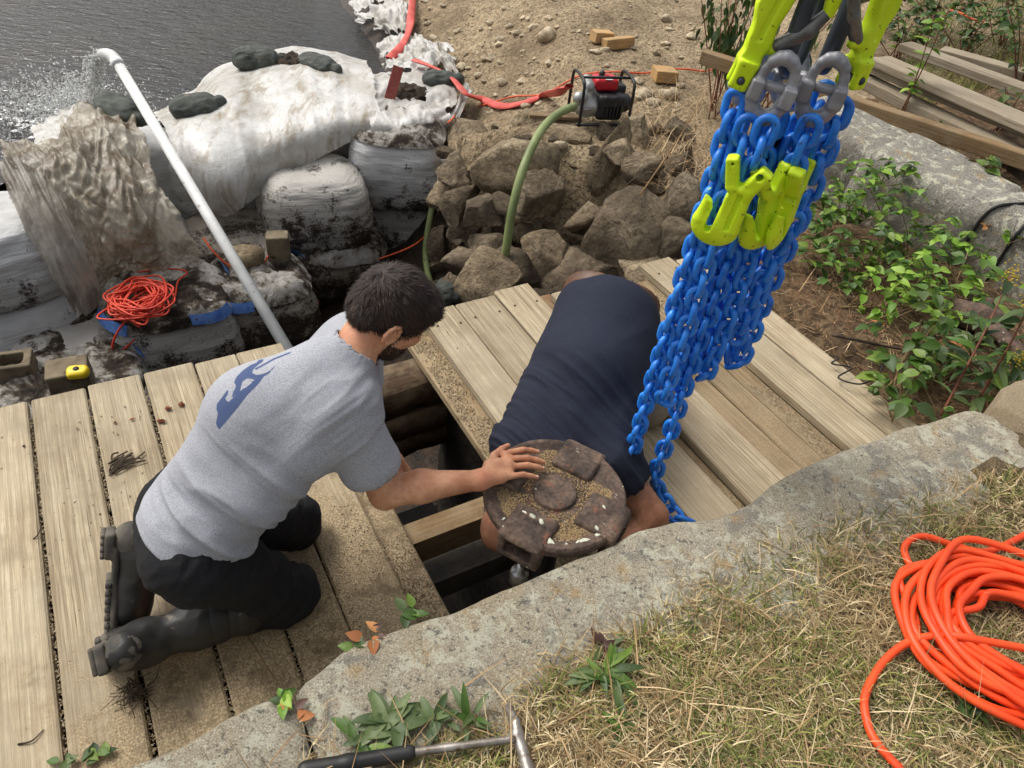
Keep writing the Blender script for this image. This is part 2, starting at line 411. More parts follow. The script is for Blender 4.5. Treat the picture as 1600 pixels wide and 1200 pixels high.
def granite_mat(name, a, b, c, lichen=True, scale=1.0, tint=None):
    t = NT(name); v = t.coords('Position')
    fine = t.noise(v, 130 * scale, 4, .85); big = t.noise(v, 3.2 * scale, 5, .6)
    col = t.ramp(fine, [(.34, a), (.46, b), (.56, b), (.64, c)])
    col = t.mix(t.ramp(big, [(.42, 0.0), (.66, .5)]), col, tint or srgb(168, 148, 112))
    if lichen:
        col = t.mix(t.ramp(t.noise(v, 8 * scale, 6, .62, .5), [(.54, 0.0), (.62, .8)]), col, srgb(134, 130, 120))
        col = t.mix(t.ramp(t.noise(v, 19 * scale, 6, .66, .4), [(.53, 0.0), (.60, .85)]), col, srgb(206, 203, 180))
        col = t.mix(t.ramp(t.noise(v, 48 * scale, 4, .6), [(.60, 0.0), (.66, .8)]), col, srgb(92, 90, 84))
        col = t.mix(t.ramp(t.noise(v, 13 * scale, 5, .6, .3), [(.60, 0.0), (.70, .7)]), col, srgb(176, 146, 98))
        sp = t.vor(v, 34 * scale); col = t.mix(t.ramp(sp, [(.08, .5), (.16, 0.0)]), col, srgb(84, 82, 78))
    spk = t.noise(v, 260 * scale, 2, .6); col = t.mix(t.ramp(spk, [(.36, .6), (.44, 0.0)]), col, a); col = t.mix(t.ramp(spk, [(.58, 0.0), (.66, .6)]), col, c)
    h = t.math('ADD', t.noise(v, 60 * scale, 7, .8), t.math('MULTIPLY', t.noise(v, 9 * scale, 5), 1.4))
    return t.fin(col, .88, t.bump(h, 1.0, .016), 0, .25)
M_GRANITE = granite_mat('coping_granite', srgb(104, 100, 92), srgb(178, 169, 148), srgb(218, 212, 194))
M_GRANITE2 = granite_mat('wall_granite', srgb(78, 76, 72), srgb(146, 142, 132), srgb(196, 192, 180), True, .8, srgb(140, 130, 112))
M_CONC = granite_mat('plain_granite', srgb(128, 114, 92), srgb(164, 148, 122), srgb(186, 172, 146), False)

def rock_mat(name, a, b, c, wet=None):
    t = NT(name); v = t.coords('Object'); w = t.coords('Position')
    col = t.ramp(t.noise(v, 2.2, 6, .6), [(.3, a), (.5, b), (.7, c)])
    col = t.mix(t.ramp(t.noise(v, 26, 5, .7), [(.42, .7), (.54, 0.0)]), col, a)
    col = t.mix(t.ramp(t.noise(v, 3.4, 6, .7), [(.52, 0.0), (.62, .6)]), col, tuple(x * .55 for x in a[:3]) + (1,))
    band = t.noise(t.coords('Object', (1, 1, 5), True, (.5, .3, 0)), 3, 5); col = t.mix(t.ramp(band, [(.5, 0.0), (.62, .4)]), col, a)
    if wet is not None:
        col = t.mix(t.ramp(t.noise(w, 2.0, 5, .65), [(.44, 0.0), (.56, .9)]), col, wet)
    oi = t.n('ShaderNodeObjectInfo'); hv = t.n('ShaderNodeHueSaturation'); k = t.math('MULTIPLY_ADD', oi.outputs['Random'], .55); t.t.nodes[-1].inputs[2].default_value = .85
    t.l(k, hv.inputs['Value']); t.l(col, hv.inputs['Color'])
    h = t.math('ADD', t.noise(v, 18, 7, .75), t.math('MULTIPLY', t.noise(v, 5, 6, .65), 1.8))
    return t.fin(hv.outputs[0], .88, t.bump(h, 1.0, .06), 0, .25)
M_ROCK = rock_mat('field_stone', srgb(112, 97, 76), srgb(160, 143, 116), srgb(192, 175, 146))
M_ROCKD = rock_mat('damp_field_stone', srgb(98, 86, 70), srgb(142, 127, 104), srgb(172, 156, 130), srgb(98, 85, 69))
M_PEBBLE = mottled('pebble_stone', srgb(150, 132, 104), srgb(204, 190, 162), 2.5, .9, .6, 14, .02, objvar=.35)

t = NT('dirt'); v = t.coords('Position')
c = t.ramp(t.noise(v, 1.6, 7, .65), [(.32, srgb(120, 103, 80)), (.5, srgb(154, 136, 108)), (.68, srgb(178, 160, 128))])
c = t.mix(t.ramp(t.noise(v, 30, 5, .75), [(.42, .7), (.56, 0.0)]), c, srgb(86, 72, 54))
c = t.mix(t.ramp(t.noise(v, 60, 3, .8), [(.64, 0.0), (.7, .8)]), c, srgb(190, 174, 144))
h = t.math('ADD', t.noise(v, 22, 8, .7), t.math('MULTIPLY', t.noise(v, 5, 5), 2.0))
# inside the pit the earth is wet, black mud
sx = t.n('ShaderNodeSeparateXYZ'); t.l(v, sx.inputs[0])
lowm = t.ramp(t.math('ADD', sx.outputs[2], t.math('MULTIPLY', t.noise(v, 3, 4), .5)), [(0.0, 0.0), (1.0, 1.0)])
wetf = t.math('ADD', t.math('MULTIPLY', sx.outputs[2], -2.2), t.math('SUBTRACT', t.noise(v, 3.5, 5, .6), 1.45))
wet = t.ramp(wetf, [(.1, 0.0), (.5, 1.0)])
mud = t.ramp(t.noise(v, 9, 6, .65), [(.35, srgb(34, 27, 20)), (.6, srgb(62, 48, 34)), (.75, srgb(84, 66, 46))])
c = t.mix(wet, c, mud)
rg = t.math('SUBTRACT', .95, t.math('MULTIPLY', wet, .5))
M_DIRT = t.fin(c, rg, t.bump(h, .8, .03), 0, .3)

t = NT('leaf_litter_soil'); v = t.coords('Position')
c = t.ramp(t.noise(v, 16, 7, .75), [(.3, srgb(52, 42, 32)), (.46, srgb(92, 76, 58)), (.58, srgb(124, 104, 78)), (.72, srgb(160, 138, 106))])
c = t.mix(t.ramp(t.noise(v, 5, 5, .65), [(.52, 0.0), (.7, .4)]), c, srgb(132, 92, 62))
M_SOIL = t.fin(c, .95, t.bump(t.noise(v, 34, 7, .75), .9, .03), 0, .2)
M_TURF = mottled('turf_soil', srgb(62, 52, 38), srgb(96, 82, 58), 18, .95, .8, 60, .02, 'Position', c3=srgb(128, 110, 78))

t = NT('pond_water'); v = t.coords('Position', (1, 1, 1), False, (0, 0, R_(25)))
h = t.math('ADD', t.noise(t.coords('Position', (1.0, 2.6, 1), False, (0, 0, R_(28))), 4.2, 4, .55, .4), t.math('MULTIPLY', t.noise(t.coords('Position', (1, 2.2, 1), False, (0, 0, R_(10))), 12, 3, .5), .45))
shore = t.noise(v, .6, 3)
c = t.ramp(shore, [(.35, srgb(24, 23, 20)), (.7, srgb(40, 34, 22))])
M_WATER = t.fin(c, .07, t.bump(h, .42, .075), 0, .42, IOR=1.33)

# ================================================================ ground with the pit, bank and terrace
PIT_EDGE = np.array([(-.95, 6.4), (-.86, 5.45), (-.45, 5.12), (.1, 4.92), (.6, 4.80), (1.0, 4.40), (1.2, 3.9), (1.12, 3.45)])
SHORE = np.array([(-.95, 6.2), (-1.35, 7.4), (-1.75, 8.6), (-2.5, 10.2), (-3.6, 13.), (-5, 18.), (-9, 30.)])
def polydist(x, y, pl):
    best = np.full(x.shape, 1e9); side = np.zeros(x.shape)
    for a, b in zip(pl[:-1], pl[1:]):
        d = b - a; L = d @ d; h = np.clip(((x - a[0]) * d[0] + (y - a[1]) * d[1]) / L, 0, 1)
        qx = x - a[0] - h * d[0]; qy = y - a[1] - h * d[1]; r = np.hypot(qx, qy); cr = d[0] * (y - a[1]) - d[1] * (x - a[0])
        m = r < best - 1e-9; best = np.where(m, r, best); side = np.where(m, np.sign(cr), side)
    return best * np.where(side == 0, 1, side)
WALL_A = P(1235, 262, .10)[:2]; WALL_B = P(1640, 470, .10)[:2]     # foot of the granite blocks
WDIR = unit(np.append(WALL_B - WALL_A, 0))[:2]; WNRM = A(-WDIR[1], WDIR[0]);
if WNRM @ A(1, 1) < 0: WNRM = -WNRM
def ground_h(x, y, nz=True):
    q = np.stack([x, y, np.zeros_like(x)], -1)
    sh = -polydist(x, y, SHORE)              # > 0 on the land side (right of the shore)
    land = -.75 + .55 * np.clip(sh, -1.5, 1.35) + .0
    z = land + .035 * np.clip(y - 5, 0, 10) + .06 * np.clip(x - 1.0, 0, 6) * sstep(5.0, 8.0, y)
    # terrace held by granite blocks
    wd = (x - WALL_A[0]) * WNRM[0] + (y - WALL_A[1]) * WNRM[1]
    wt = (x - WALL_A[0]) * WDIR[0] + (y - WALL_A[1]) * WDIR[1]
    ter = sstep(.22, .5, wd) * sstep(-.35, .25, wt)
    z = np.maximum(z, z * (1 - ter) + (.30 + .03 * np.clip(wd, 0, 6)) * ter)
    if nz: z = z + .05 * fbm(q, 1.6, 4, 3) + .018 * fbm(q, 9, 3, 5)
    # pit
    pd = polydist(x, y, PIT_EDGE)
    # pit lies on the camera side / left of the edge line
    inside = np.where(y > 6.3, 0, 1) * (polydist(x, y, PIT_EDGE) < 0)
    floor = -1.75 + .12 * fbm(q, 1.2, 3, 9) + .55 * sstep(4.4, 6.2, y) * sstep(-2.6, -.9, x)
    t = sstep(.06, -.36 - .42 * sstep(-.4, .3, x), pd) * np.where(y > 6.3, 0, 1)
    z = z * (1 - t) + floor * t
    # lake bed and everything under the dam
    lake = sstep(.2, -.6, -polydist(x, y, SHORE)) * 0
    # nothing may rise through the decks
    u = -.556 * x + .831 * y; n = .831 * x + .556 * y
    z = z - .15 * sstep(3.0, 2.80, n) * sstep(2.75, 2.6, u)
    dk = (u < 2.58) & (n < 2.70)
    z = np.where(dk, np.minimum(z, -.5), z)
    return z
def build_ground():
    for nm, x0, x1, y0, y1, st in (('ground', -4.2, 5.2, 1.0, 9.4, .04), ('ground', -12, 16, 9.4, 26, .2), ('ground', 5.2, 16, 1.0, 9.4, .2)):
        xs = np.arange(x0, x1 + st * .5, st); ys = np.arange(y0, y1 + st * .5, st); X, Y = np.meshgrid(xs, ys, indexing='ij')
        Z = ground_h(X, Y)
        me = surfgrid(nm, np.stack([X, Y, Z], -1), M_DIRT); o = obj(nm, me); tag(o, kind='structure')
build_ground()
# leaf-littered soil between the right deck, the vine and the granite blocks, and on the terrace
def soil_patch():
    xs = np.arange(.9, 6.0, .05); ys = np.arange(1.5, 9.0, .05); X, Y = np.meshgrid(xs, ys, indexing='ij')
    Z = ground_h(X, Y) + .02 + .02 * fbm(np.stack([X, Y, 0 * X], -1), 12, 3, 21)
    u = -.556 * X + .831 * Y; n = .831 * X + .556 * Y
    wd = (X - WALL_A[0]) * WNRM[0] + (Y - WALL_A[1]) * WNRM[1]; wt = (X - WALL_A[0]) * WDIR[0] + (Y - WALL_A[1]) * WDIR[1]
    ok = (n > 2.72) & (wt > -.25 + .25 * vnoise(np.stack([X, Y, 0 * X], -1), 3, 4)) & (u > .5) | ((wd > .1) & (wt > -.6))
    me = surfgrid('soil', np.stack([X, Y, Z], -1), M_SOIL)
    bm = bmesh.new(); bm.from_mesh(me); bm.verts.ensure_lookup_table(); okf = ok.ravel()
    bmesh.ops.delete(bm, geom=[v for v in bm.verts if not okf[v.index]], context='VERTS'); bm.to_mesh(me); bm.free()
    tag(obj('soil', me), kind='structure')
soil_patch()
# pond: a sheet held back by the dam
DAM = [P(-60, 330, -.75), P(60, 250, -.75), P(190, 190, -.75), P(330, 190, -.75), P(480, 150, -.75), P(620, 150, -.75), A(-.5, 6.6, -.75)]
wp = [d for d in DAM] + [A(-.3, 9, -.75), A(-1, 26, -.75), A(-30, 40, -.75), A(-40, 2, -.75), A(-8, 1.5, -.75)]
tag(obj('pond_water', mesh('pond_water', wp, [tuple(range(len(wp)))], M_WATER, False)), kind='structure')

# masonry under the decks and the lawn terrace behind the granite edge
def rough_block(name, u0, u1, n0, n1, z0, z1, mat, amp, st, seed, flat_top=False):
    """a stone block in deck coordinates with hewn, uneven faces"""
    nu = max(2, int((u1 - u0) / st) + 1); nn = max(2, int((n1 - n0) / st) + 1); nz = max(2, int((z1 - z0) / st) + 1)
    bm = bmesh.new(); 
    me = bpy.data.meshes.new(name)
    V = []; Fc = []
    def face(o, a, b, na, nb):
        base = len(V)
        for i in range(na):
            for j in range(nb): V.append(o + a * (i / (na - 1)) + b * (j / (nb - 1)))
        for i in range(na - 1):
            for j in range(nb - 1): Fc.append((base + i * nb + j, base + (i + 1) * nb + j, base + (i + 1) * nb + j + 1, base + i * nb + j + 1))
    o = A(u0, n0, z0); a = A(u1 - u0, 0, 0); b = A(0, n1 - n0, 0); c = A(0, 0, z1 - z0)
    face(o, b, a, nn, nu); face(o + c, a, b, nu, nn); face(o, a, c, nu, nz); face(o + b, c, a, nz, nu); face(o, c, b, nz, nn); face(o + a, b, c, nn, nz)
    v = np.array(V); ctr = A((u0 + u1) / 2, (n0 + n1) / 2, (z0 + z1) / 2); half = A((u1 - u0) / 2, (n1 - n0) / 2, (z1 - z0) / 2)
    # round the arrises
    rr = min(.05, half.min() * .5); q = v - ctr; core = np.clip(q, -(half - rr), half - rr); dv = q - core; L = np.linalg.norm(dv, axis=1)[:, None] + 1e-9
    out = dv / L; v = ctr + core + out * np.minimum(L, rr)
    disp = amp * fbm(v, 3.0, 4, seed) + amp * .5 * ridged(v, 7, 3, seed + 3) + amp * .25 * fbm(v, 22, 3, seed + 5)
    v = v + out * disp[:, None]
    w = np.stack([.831 * v[:, 1] - .556 * v[:, 0], .556 * v[:, 1] + .831 * v[:, 0], v[:, 2]], -1)
    me = mesh(name, w, Fc, mat, True)
    bm.from_mesh(me); bmesh.ops.remove_doubles(bm, verts=bm.verts, dist=1e-4); bmesh.ops.recalc_face_normals(bm, faces=bm.faces); bm.to_mesh(me); bm.free()
    return me
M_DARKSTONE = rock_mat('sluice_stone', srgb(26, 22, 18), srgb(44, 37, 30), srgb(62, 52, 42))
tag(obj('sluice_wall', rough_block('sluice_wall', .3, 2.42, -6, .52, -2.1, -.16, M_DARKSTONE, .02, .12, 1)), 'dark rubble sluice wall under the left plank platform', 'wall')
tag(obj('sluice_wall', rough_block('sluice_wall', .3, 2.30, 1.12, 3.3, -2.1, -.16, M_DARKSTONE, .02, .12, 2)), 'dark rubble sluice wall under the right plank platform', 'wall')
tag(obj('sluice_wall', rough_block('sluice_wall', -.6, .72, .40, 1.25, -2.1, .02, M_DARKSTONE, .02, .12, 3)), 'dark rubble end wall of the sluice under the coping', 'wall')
M_MUCK_SHADE = mottled('sluice_muck_shade', srgb(9, 8, 7), srgb(20, 16, 13), 5, .85, .6, 20, .02, 'Position', spec=.1)  # muck colour blackened to paint in the darkness of the opening
tag(obj('sluice_bed', mesh('sluice_bed', [UN(.5, .3, -1.68), UN(2.7, .3, -1.68), UN(2.7, 1.3, -1.68), UN(.5, 1.3, -1.68)], [(0, 1, 2, 3)], M_MUCK_SHADE, False)), kind='structure')

# coping stones along the wall (deck far below their lip)
COP_Z = .45
def coping(n0, n1, u0, u1, z1, mat, seed, edge, label):
    nu, nn = 40, max(12, int((n1 - n0) / .025))
    us = np.linspace(0, 1, nu); ns = np.linspace(n0, n1, nn)
    top = np.zeros((nu, nn, 3)); 
    for j, n in enumerate(ns):
        e = u1 + np.interp(n, edge[0], edge[1])
        top[:, j, 0] = u0 + (e - u0) * us; top[:, j, 1] = n
    top[..., 2] = z1
    # profile: top, rounded lip, front face down
    lip = []; 
    prof = [(0, 0), (.012, -.001), (.022, -.004), (.029, -.011), (.033, -.025), (.034, -.07), (.034, -.16), (.03, -.26), (.028, -.36), (.028, -.48)]
    front = np.zeros((len(prof), nn, 3))
    for i, (du, dz) in enumerate(prof): front[i, :, 0] = top[-1, :, 0] + du; front[i, :, 1] = ns; front[i, :, 2] = z1 + dz
    g = np.concatenate([top[:-1], front], 0)
    endd = np.minimum(ns - n0, n1 - ns); rnd = .018 * (1 - sstep(0, .03, endd)); g[..., 2] -= rnd[None] * 1.0
    q = g.copy()
    g[..., 2] += .010 * fbm(q, 4, 4, seed) + .006 * fbm(q, 22, 4, seed + 1) + .004 * ridged(q, 9, 3, seed + 6) - .018 * sstep(.25, .7, fbm(q, 2.6, 3, seed + 2))
    g[..., 0] += .008 * fbm(q, 14, 4, seed + 4) * (np.arange(g.shape[0])[:, None] > nu * .6)
    # end caps: collapse first/last columns down
    g2 = np.concatenate([g[:, :1] + A(0, 0, 0), g, g[:, -1:]], 1); g2[:, 0, 2] = z1 - .5; g2[:, -1, 2] = z1 - .5
    w = np.stack([.831 * g2[..., 1] - .556 * g2[..., 0], .556 * g2[..., 1] + .831 * g2[..., 0], g2[..., 2]], -1)
    me = surfgrid('coping_stone', w, mat); return tag(obj('coping_stone', me), label, 'stone', 'granite coping stones')
coping(.070, 2.50, .15, -.033, COP_Z, M_GRANITE, 11, ([.07, .09, .149, .207, .326, .464, .561, .692, .832, .913, 1.049, 1.175, 1.288, 1.396, 1.514, 1.662, 1.894, 2.104, 2.35, 2.44, 2.5], [.812, .822, .836, .851, .847, .833, .83, .829, .828, .824, .83, .813, .776, .77, .796, .806, .801, .788, .764, .755, .70]), 'long lichen-spotted granite coping stone in front of the opening')
coping(-1.6, .062, .1, -.033, COP_Z - .004, M_GRANITE, 12, ([-1.6, -.4, -.15, -.01, .03, .062], [.81, .81, .804, .823, .815, .80]), 'short granite coping stone at the bottom left corner')
coping(2.50, 3.6, .1, .80, COP_Z + .05, M_CONC, 13, ([2.5, 2.6, 3.6], [-.13, -.08, -.1]), 'smooth tan stone at the right end of the coping')
# lawn
def lawn_h(u, n):
    q = np.stack([u, n, 0 * u], -1)
    return COP_Z - .008 + .03 * sstep(.55, .2, u) + .018 * fbm(q, 3, 4, 31) + .008 * fbm(q, 18, 3, 33)
LAWN_EDGE = (A(-2, -.1, .05, .25, .40, .56, .66, .85, .97, 1.12, 1.26, 1.39, 1.56, 1.75, 1.9, 2.08, 2.34, 2.6, 3.2, 6), A(.45, .55, .62, .57, .54, .55, .57, .57, .575, .62, .625, .63, .60, .56, .56, .56, .58, .62, .66, .68))
def lawn_limit(n): return np.interp(n, *LAWN_EDGE)
def lawn():
    us = np.arange(-4, .72, .03); ns = np.arange(-5, 7, .04); U, N = np.meshgrid(us, ns, indexing='ij')
    lim = lawn_limit(N) + .04 * fbm(np.stack([U, N, 0 * U], -1), 6, 3, 41)
    Z = lawn_h(U, N); Z = np.where(U > lim, Z - .14 * sstep(0, .12, U - lim) - .0, Z)
    w = np.stack([.831 * N - .556 * U, .556 * N + .831 * U, Z], -1)
    tag(obj('lawn_ground', surfgrid('lawn_ground', w, M_TURF)), kind='structure')
lawn()

# ================================================================ plank platforms
def plank(parent, u0, u1, n0, n1, z1, th, mat, name='plank', tilt=0.0, skew=0.0):
    L = u1 - u0; W = n1 - n0; nseg = 9
    xs = np.linspace(-L / 2, L / 2, nseg); ch = .006; sd_ = RNG.integers(0, 9999)
    prof = [(-W / 2 + ch, 0), (W / 2 - ch, 0), (W / 2, -ch), (W / 2, -th + ch), (W / 2 - ch, -th), (-W / 2 + ch, -th), (-W / 2, -th + ch), (-W / 2, -ch)]
    V = []
    for x in xs:
        wob = .0025 * vnoise(A(x * 2.1, sd_ * 1.7, 0)[None], 1, 5)[0]; lift = .003 * vnoise(A(x * 1.3, sd_ * .37, 4)[None], 1, 6)[0]
        for k, (y, z) in enumerate(prof):
            V.append((x + (.004 * vnoise(A(y * 30, sd_, 0)[None], 1, 7)[0] if abs(x) > L / 2 - 1e-6 else 0) + skew * y, y + wob, z + lift + tilt * y))
    Fc = []
    for i in range(nseg - 1):
        for k in range(8): k2 = (k + 1) % 8; Fc.append((i * 8 + k, i * 8 + k2, (i + 1) * 8 + k2, (i + 1) * 8 + k))
    Fc.append(tuple(range(8))); Fc.append(tuple(range((nseg - 1) * 8, nseg * 8))[::-1])
    me = mesh(name, V, Fc, mat, False)
    bm = bmesh.new(); bm.from_mesh(me); bmesh.ops.recalc_face_normals(bm, faces=bm.faces); bm.to_mesh(me); bm.free()
    c = UN((u0 + u1) / 2, (n0 + n1) / 2, z1)
    return obj(name, me, parent, loc=c - np.array(parent.location), rot=(0, 0, math.atan2(.831, -.556)))
LD = thing('plank_platform', 'left platform of pale weathered planks under the kneeling man', 'platform', UN(1.5, -.4, 0), 'plank platforms over the sluice')
seams = [-2.24, -2.04, -1.84, -1.65, -1.46, -1.27, -1.07, -.87, -.675, -.476, -.279, -.079, .121, .29, .488]
for i in range(len(seams) - 1):
    g = .006 if seams[i + 1] < .2 else .002
    plank(LD, .55, 2.56 + random.uniform(-.012, .012), seams[i] + g, seams[i + 1] - g, random.uniform(-.003, .002), .045, M_DECK)
plank(LD, .55, 2.50, .40, .598, -.047, .045, M_EDGE)
for k, u in enumerate((.7, 1.55, 2.4)):
    j = MB().box((0, 0, 0), (1.35, .045, .045)).obj('joist', M_OLDBEAM, LD, False, loc=UN(u, -.87, -.095 if k else -.096) - np.array(LD.location), rot=(0, 0, DECK_ANG))
RD = thing('plank_platform', 'right platform of stepped planks under the hanging chains', 'platform', UN(1.5, 1.9, 0), 'plank platforms over the sluice')
for a, b, u1 in ((1.125, 1.305, 2.53), (1.31, 1.525, 2.53), (1.535, 1.735, 2.56), (1.80, 2.02, 2.44), (2.40, 2.612, 2.50), (2.622, 2.80, 2.46)):
    plank(RD, .5, u1, a, b, random.uniform(-.002, .002), .045, M_DECK2)
low = [1.01, 1.21, 1.41, 1.61, 1.84, 2.03, 2.17, 2.30, 2.50, 2.79]
for a, b in zip(low[:-1], low[1:]):
    plank(RD, .5, (2.50 if a < 1.8 else 2.42) + random.uniform(-.02, .02), a + .003, b - .003, -.050, .045, M_DECKLOW if a > 1.1 else M_EDGE)
for k, u in enumerate((.7, 1.5, 2.3)):
    MB().box((0, 0, 0), (.86, .045, .045)).obj('joist', M_OLDBEAM, RD, False, loc=UN(u, 1.93, -.142) - np.array(RD.location), rot=(0, 0, DECK_ANG))
# nail heads
nail = MB().lathe([(.0001, 0), (.0055, 0), (.0055, .003), (.0001, .0035)], seg=8).me('nail_head', mottled('rusty_nail', srgb(52, 40, 34), srgb(84, 60, 46), 60, .7, .2), False)
for a, b in ((1.125, 1.305), (1.31, 1.525), (1.535, 1.735), (1.80, 2.02), (2.40, 2.612)):
    for s in (.2, .8):
        obj('nail_head', nail, RD, loc=UN(2.40 + random.uniform(-.02, .02), a + (b - a) * s, .001) - np.array(RD.location))
# timbers spanning the opening: far old ones, light one and the grey one near the wall
def beam(u, z, w, h, mat, label, n0=.3, n1=1.4, rough=0.0):
    V = []; nseg = 14; xs = np.linspace(n0, n1, nseg)
    me_b = MB(); 
    ring = [(-w / 2, -h / 2), (-w / 2, 0), (-w / 2, h / 2), (0, h / 2), (w / 2, h / 2), (w / 2, 0), (w / 2, -h / 2), (0, -h / 2)]
    v = np.array([[(x - (n0 + n1) / 2, y, zz) for y, zz in ring] for x in xs]).reshape(-1, 3)
    if rough: v[:, 1:] += rough * np.stack([fbm(v + 9, 6, 3, 1), fbm(v + 5, 6, 3, int(u * 100))], -1)
    f = [(i * 8 + k, i * 8 + (k + 1) % 8, (i + 1) * 8 + (k + 1) % 8, (i + 1) * 8 + k) for i in range(nseg - 1) for k in range(8)] + [tuple(range(8)), tuple(range((nseg - 1) * 8, nseg * 8))]
    me_b.add(v, f); o = me_b.obj('timber_beam', mat, None, bool(rough), loc=UN(u, (n0 + n1) / 2, z), rot=(0, 0, DECK_ANG))
    return tag(o, label, 'beam', 'timber beams across the opening')
def u_of(px_, py_, z): p = P(px_, py_, z); return -.556 * p[0] + .831 * p[1]
beam(u_of(640, 590, -.15), -.20, .18, .14, M_OLDBEAM, 'gnarled brown timber highest at the far end of the opening', rough=.03)
beam(u_of(650, 630, -.30), -.36, .15, .14, M_OLDBEAM, 'dark old timber second from the far end of the opening', rough=.02)
beam(u_of(650, 668, -.45), -.50, .12, .12, M_OLDBEAM, 'dark old timber lowest at the far end of the opening', rough=.02)
beam(u_of(700, 805, -.14) - .05, -.16, .09, .13, M_BEAM, 'pale brown timber below the reaching forearm')
beam(u_of(720, 870, -.30), -.35, .14, .12, M_GREYBEAM, 'grey painted timber just below the iron capstan head')
# ================================================================ people
def skin_mat(name, a, b, c):
    t = NT(name); v = t.coords('Object', rand=False)
    col = t.ramp(t.noise(v, 9, 5, .6), [(.32, a), (.52, b), (.7, c)])
    col = t.mix(t.ramp(t.noise(v, 60, 4, .7), [(.38, .35), (.5, 0.0)]), col, a)
    col = t.mix(t.ramp(t.noise(v, 5, 3), [(.56, 0.0), (.72, .35)]), col, srgb(196, 110, 88))
    h = t.math('ADD', t.noise(v, 120, 4, .7), t.noise(v, 24, 4))
    return t.fin(col, .5, t.bump(h, .25, .004), 0, .4, **{'Subsurface Weight': .12, 'Subsurface Scale': .01, 'Subsurface Radius': (1, .35, .2)})
M_SKIN1 = skin_mat('skin_light', srgb(172, 116, 84), srgb(206, 152, 116), srgb(220, 172, 138))
M_SKIN2 = skin_mat('skin_tanned', srgb(126, 82, 62), srgb(170, 120, 94), srgb(196, 150, 124))
M_HAIR = mottled('dark_brown_hair', srgb(34, 24, 20), srgb(58, 43, 36), 30, .65, .3, 300, .002)
M_BEARD = mottled('dark_beard_hair', srgb(30, 22, 18), srgb(62, 46, 36), 30, .6, .3, 300, .002)
M_GREYHAIR = mottled('grey_hair', srgb(128, 112, 100), srgb(172, 158, 146), 30, .7, .3, 300, .002)
def cloth_mat(name, a, b, scale=160, rough=.9, print_col=None, stain=None, bump=.25, sheen=.0):
    t = NT(name); v = t.coords('Object', rand=False)
    c = t.ramp(t.noise(v, scale, 3, .8), [(.32, a), (.68, b)])
    c = t.mix(t.ramp(t.noise(v, 3, 3), [(.35, .25), (.6, 0.0)]), c, a)
    if print_col is not None:
        at = t.n('ShaderNodeAttribute', attribute_name='print'); edge = t.math('ADD', at.outputs['Fac'], t.math('MULTIPLY', t.math('SUBTRACT', t.noise(v, 40, 4, .7), .5), .01))
        c = t.mix(t.ramp(edge, [(.5, 0.0), (.52, .93)]), c, print_col)
    if stain is not None:
        c = t.mix(t.ramp(t.noise(v, 7, 5, .65), [(.6, 0.0), (.75, .6)]), c, stain)
    h = t.noise(v, 420, 2, .6)
    return t.fin(c, rough, t.bump(h, bump, .002), 0, .2, **{'Sheen Weight': sheen})
M_SHIRT = cloth_mat('grey_heather_jersey', srgb(128, 130, 136), srgb(184, 186, 191), 330, .95, srgb(62, 78, 116))
M_NAVY = cloth_mat('navy_jersey', srgb(29, 32, 44), srgb(43, 47, 62), 200, .85)
M_TROUSER = cloth_mat('black_work_cloth', srgb(22, 22, 24), srgb(40, 40, 43), 260, .85, stain=srgb(62, 58, 52))
M_KHAKI = cloth_mat('khaki_cloth', srgb(112, 104, 90), srgb(146, 138, 122), 260, .9, stain=srgb(94, 88, 78))
M_RUBBER = mottled('black_rubber', srgb(24, 24, 24), srgb(46, 45, 43), 7, .5, .15, 30, .003, rand=False, spots=srgb(98, 90, 76), spot_scale=14, spot_t=.66)
M_SOLE = mottled('muddy_sole_rubber', srgb(62, 60, 56), srgb(98, 92, 82), 18, .85, .4, 80, .003, rand=False)
M_BELT = mottled('brown_leather', srgb(76, 50, 34), srgb(106, 72, 50), 14, .5, .2, 70, .002, rand=False)
M_STEELBUCKLE = mottled('steel', srgb(150, 150, 150), srgb(190, 190, 190), 30, .3, .05, 60, .001, metal=1.0)

def strands(name, base, nrm, dirs, length, width, mat, curl=.3, seed=1):
    """short hair: each strand a narrow two-quad ribbon"""
    r = np.random.default_rng(seed); n = len(base)
    L = length * r.uniform(.6, 1.2, n)[:, None]
    d = dirs + r.normal(0, curl, (n, 3)); d -= nrm * (d * nrm).sum(1)[:, None] * .55; d = d + nrm * .30; d /= np.linalg.norm(d, axis=1)[:, None]
    side = np.cross(d, nrm); side /= np.linalg.norm(side, axis=1)[:, None] + 1e-9; w = width * .5
    p1 = base + d * L * .5 + nrm * L * .12; p2 = base + d * L
    V = np.stack([base - side * w, base + side * w, p1 - side * w * .8, p1 + side * w * .8, p2], 1).reshape(-1, 3)
    i = np.arange(n) * 5; f = np.concatenate([np.stack([i, i + 1, i + 3], -1), np.stack([i, i + 3, i + 2], -1), np.stack([i + 2, i + 3, i + 4], -1)])
    return mesh(name, V, f, mat, True)
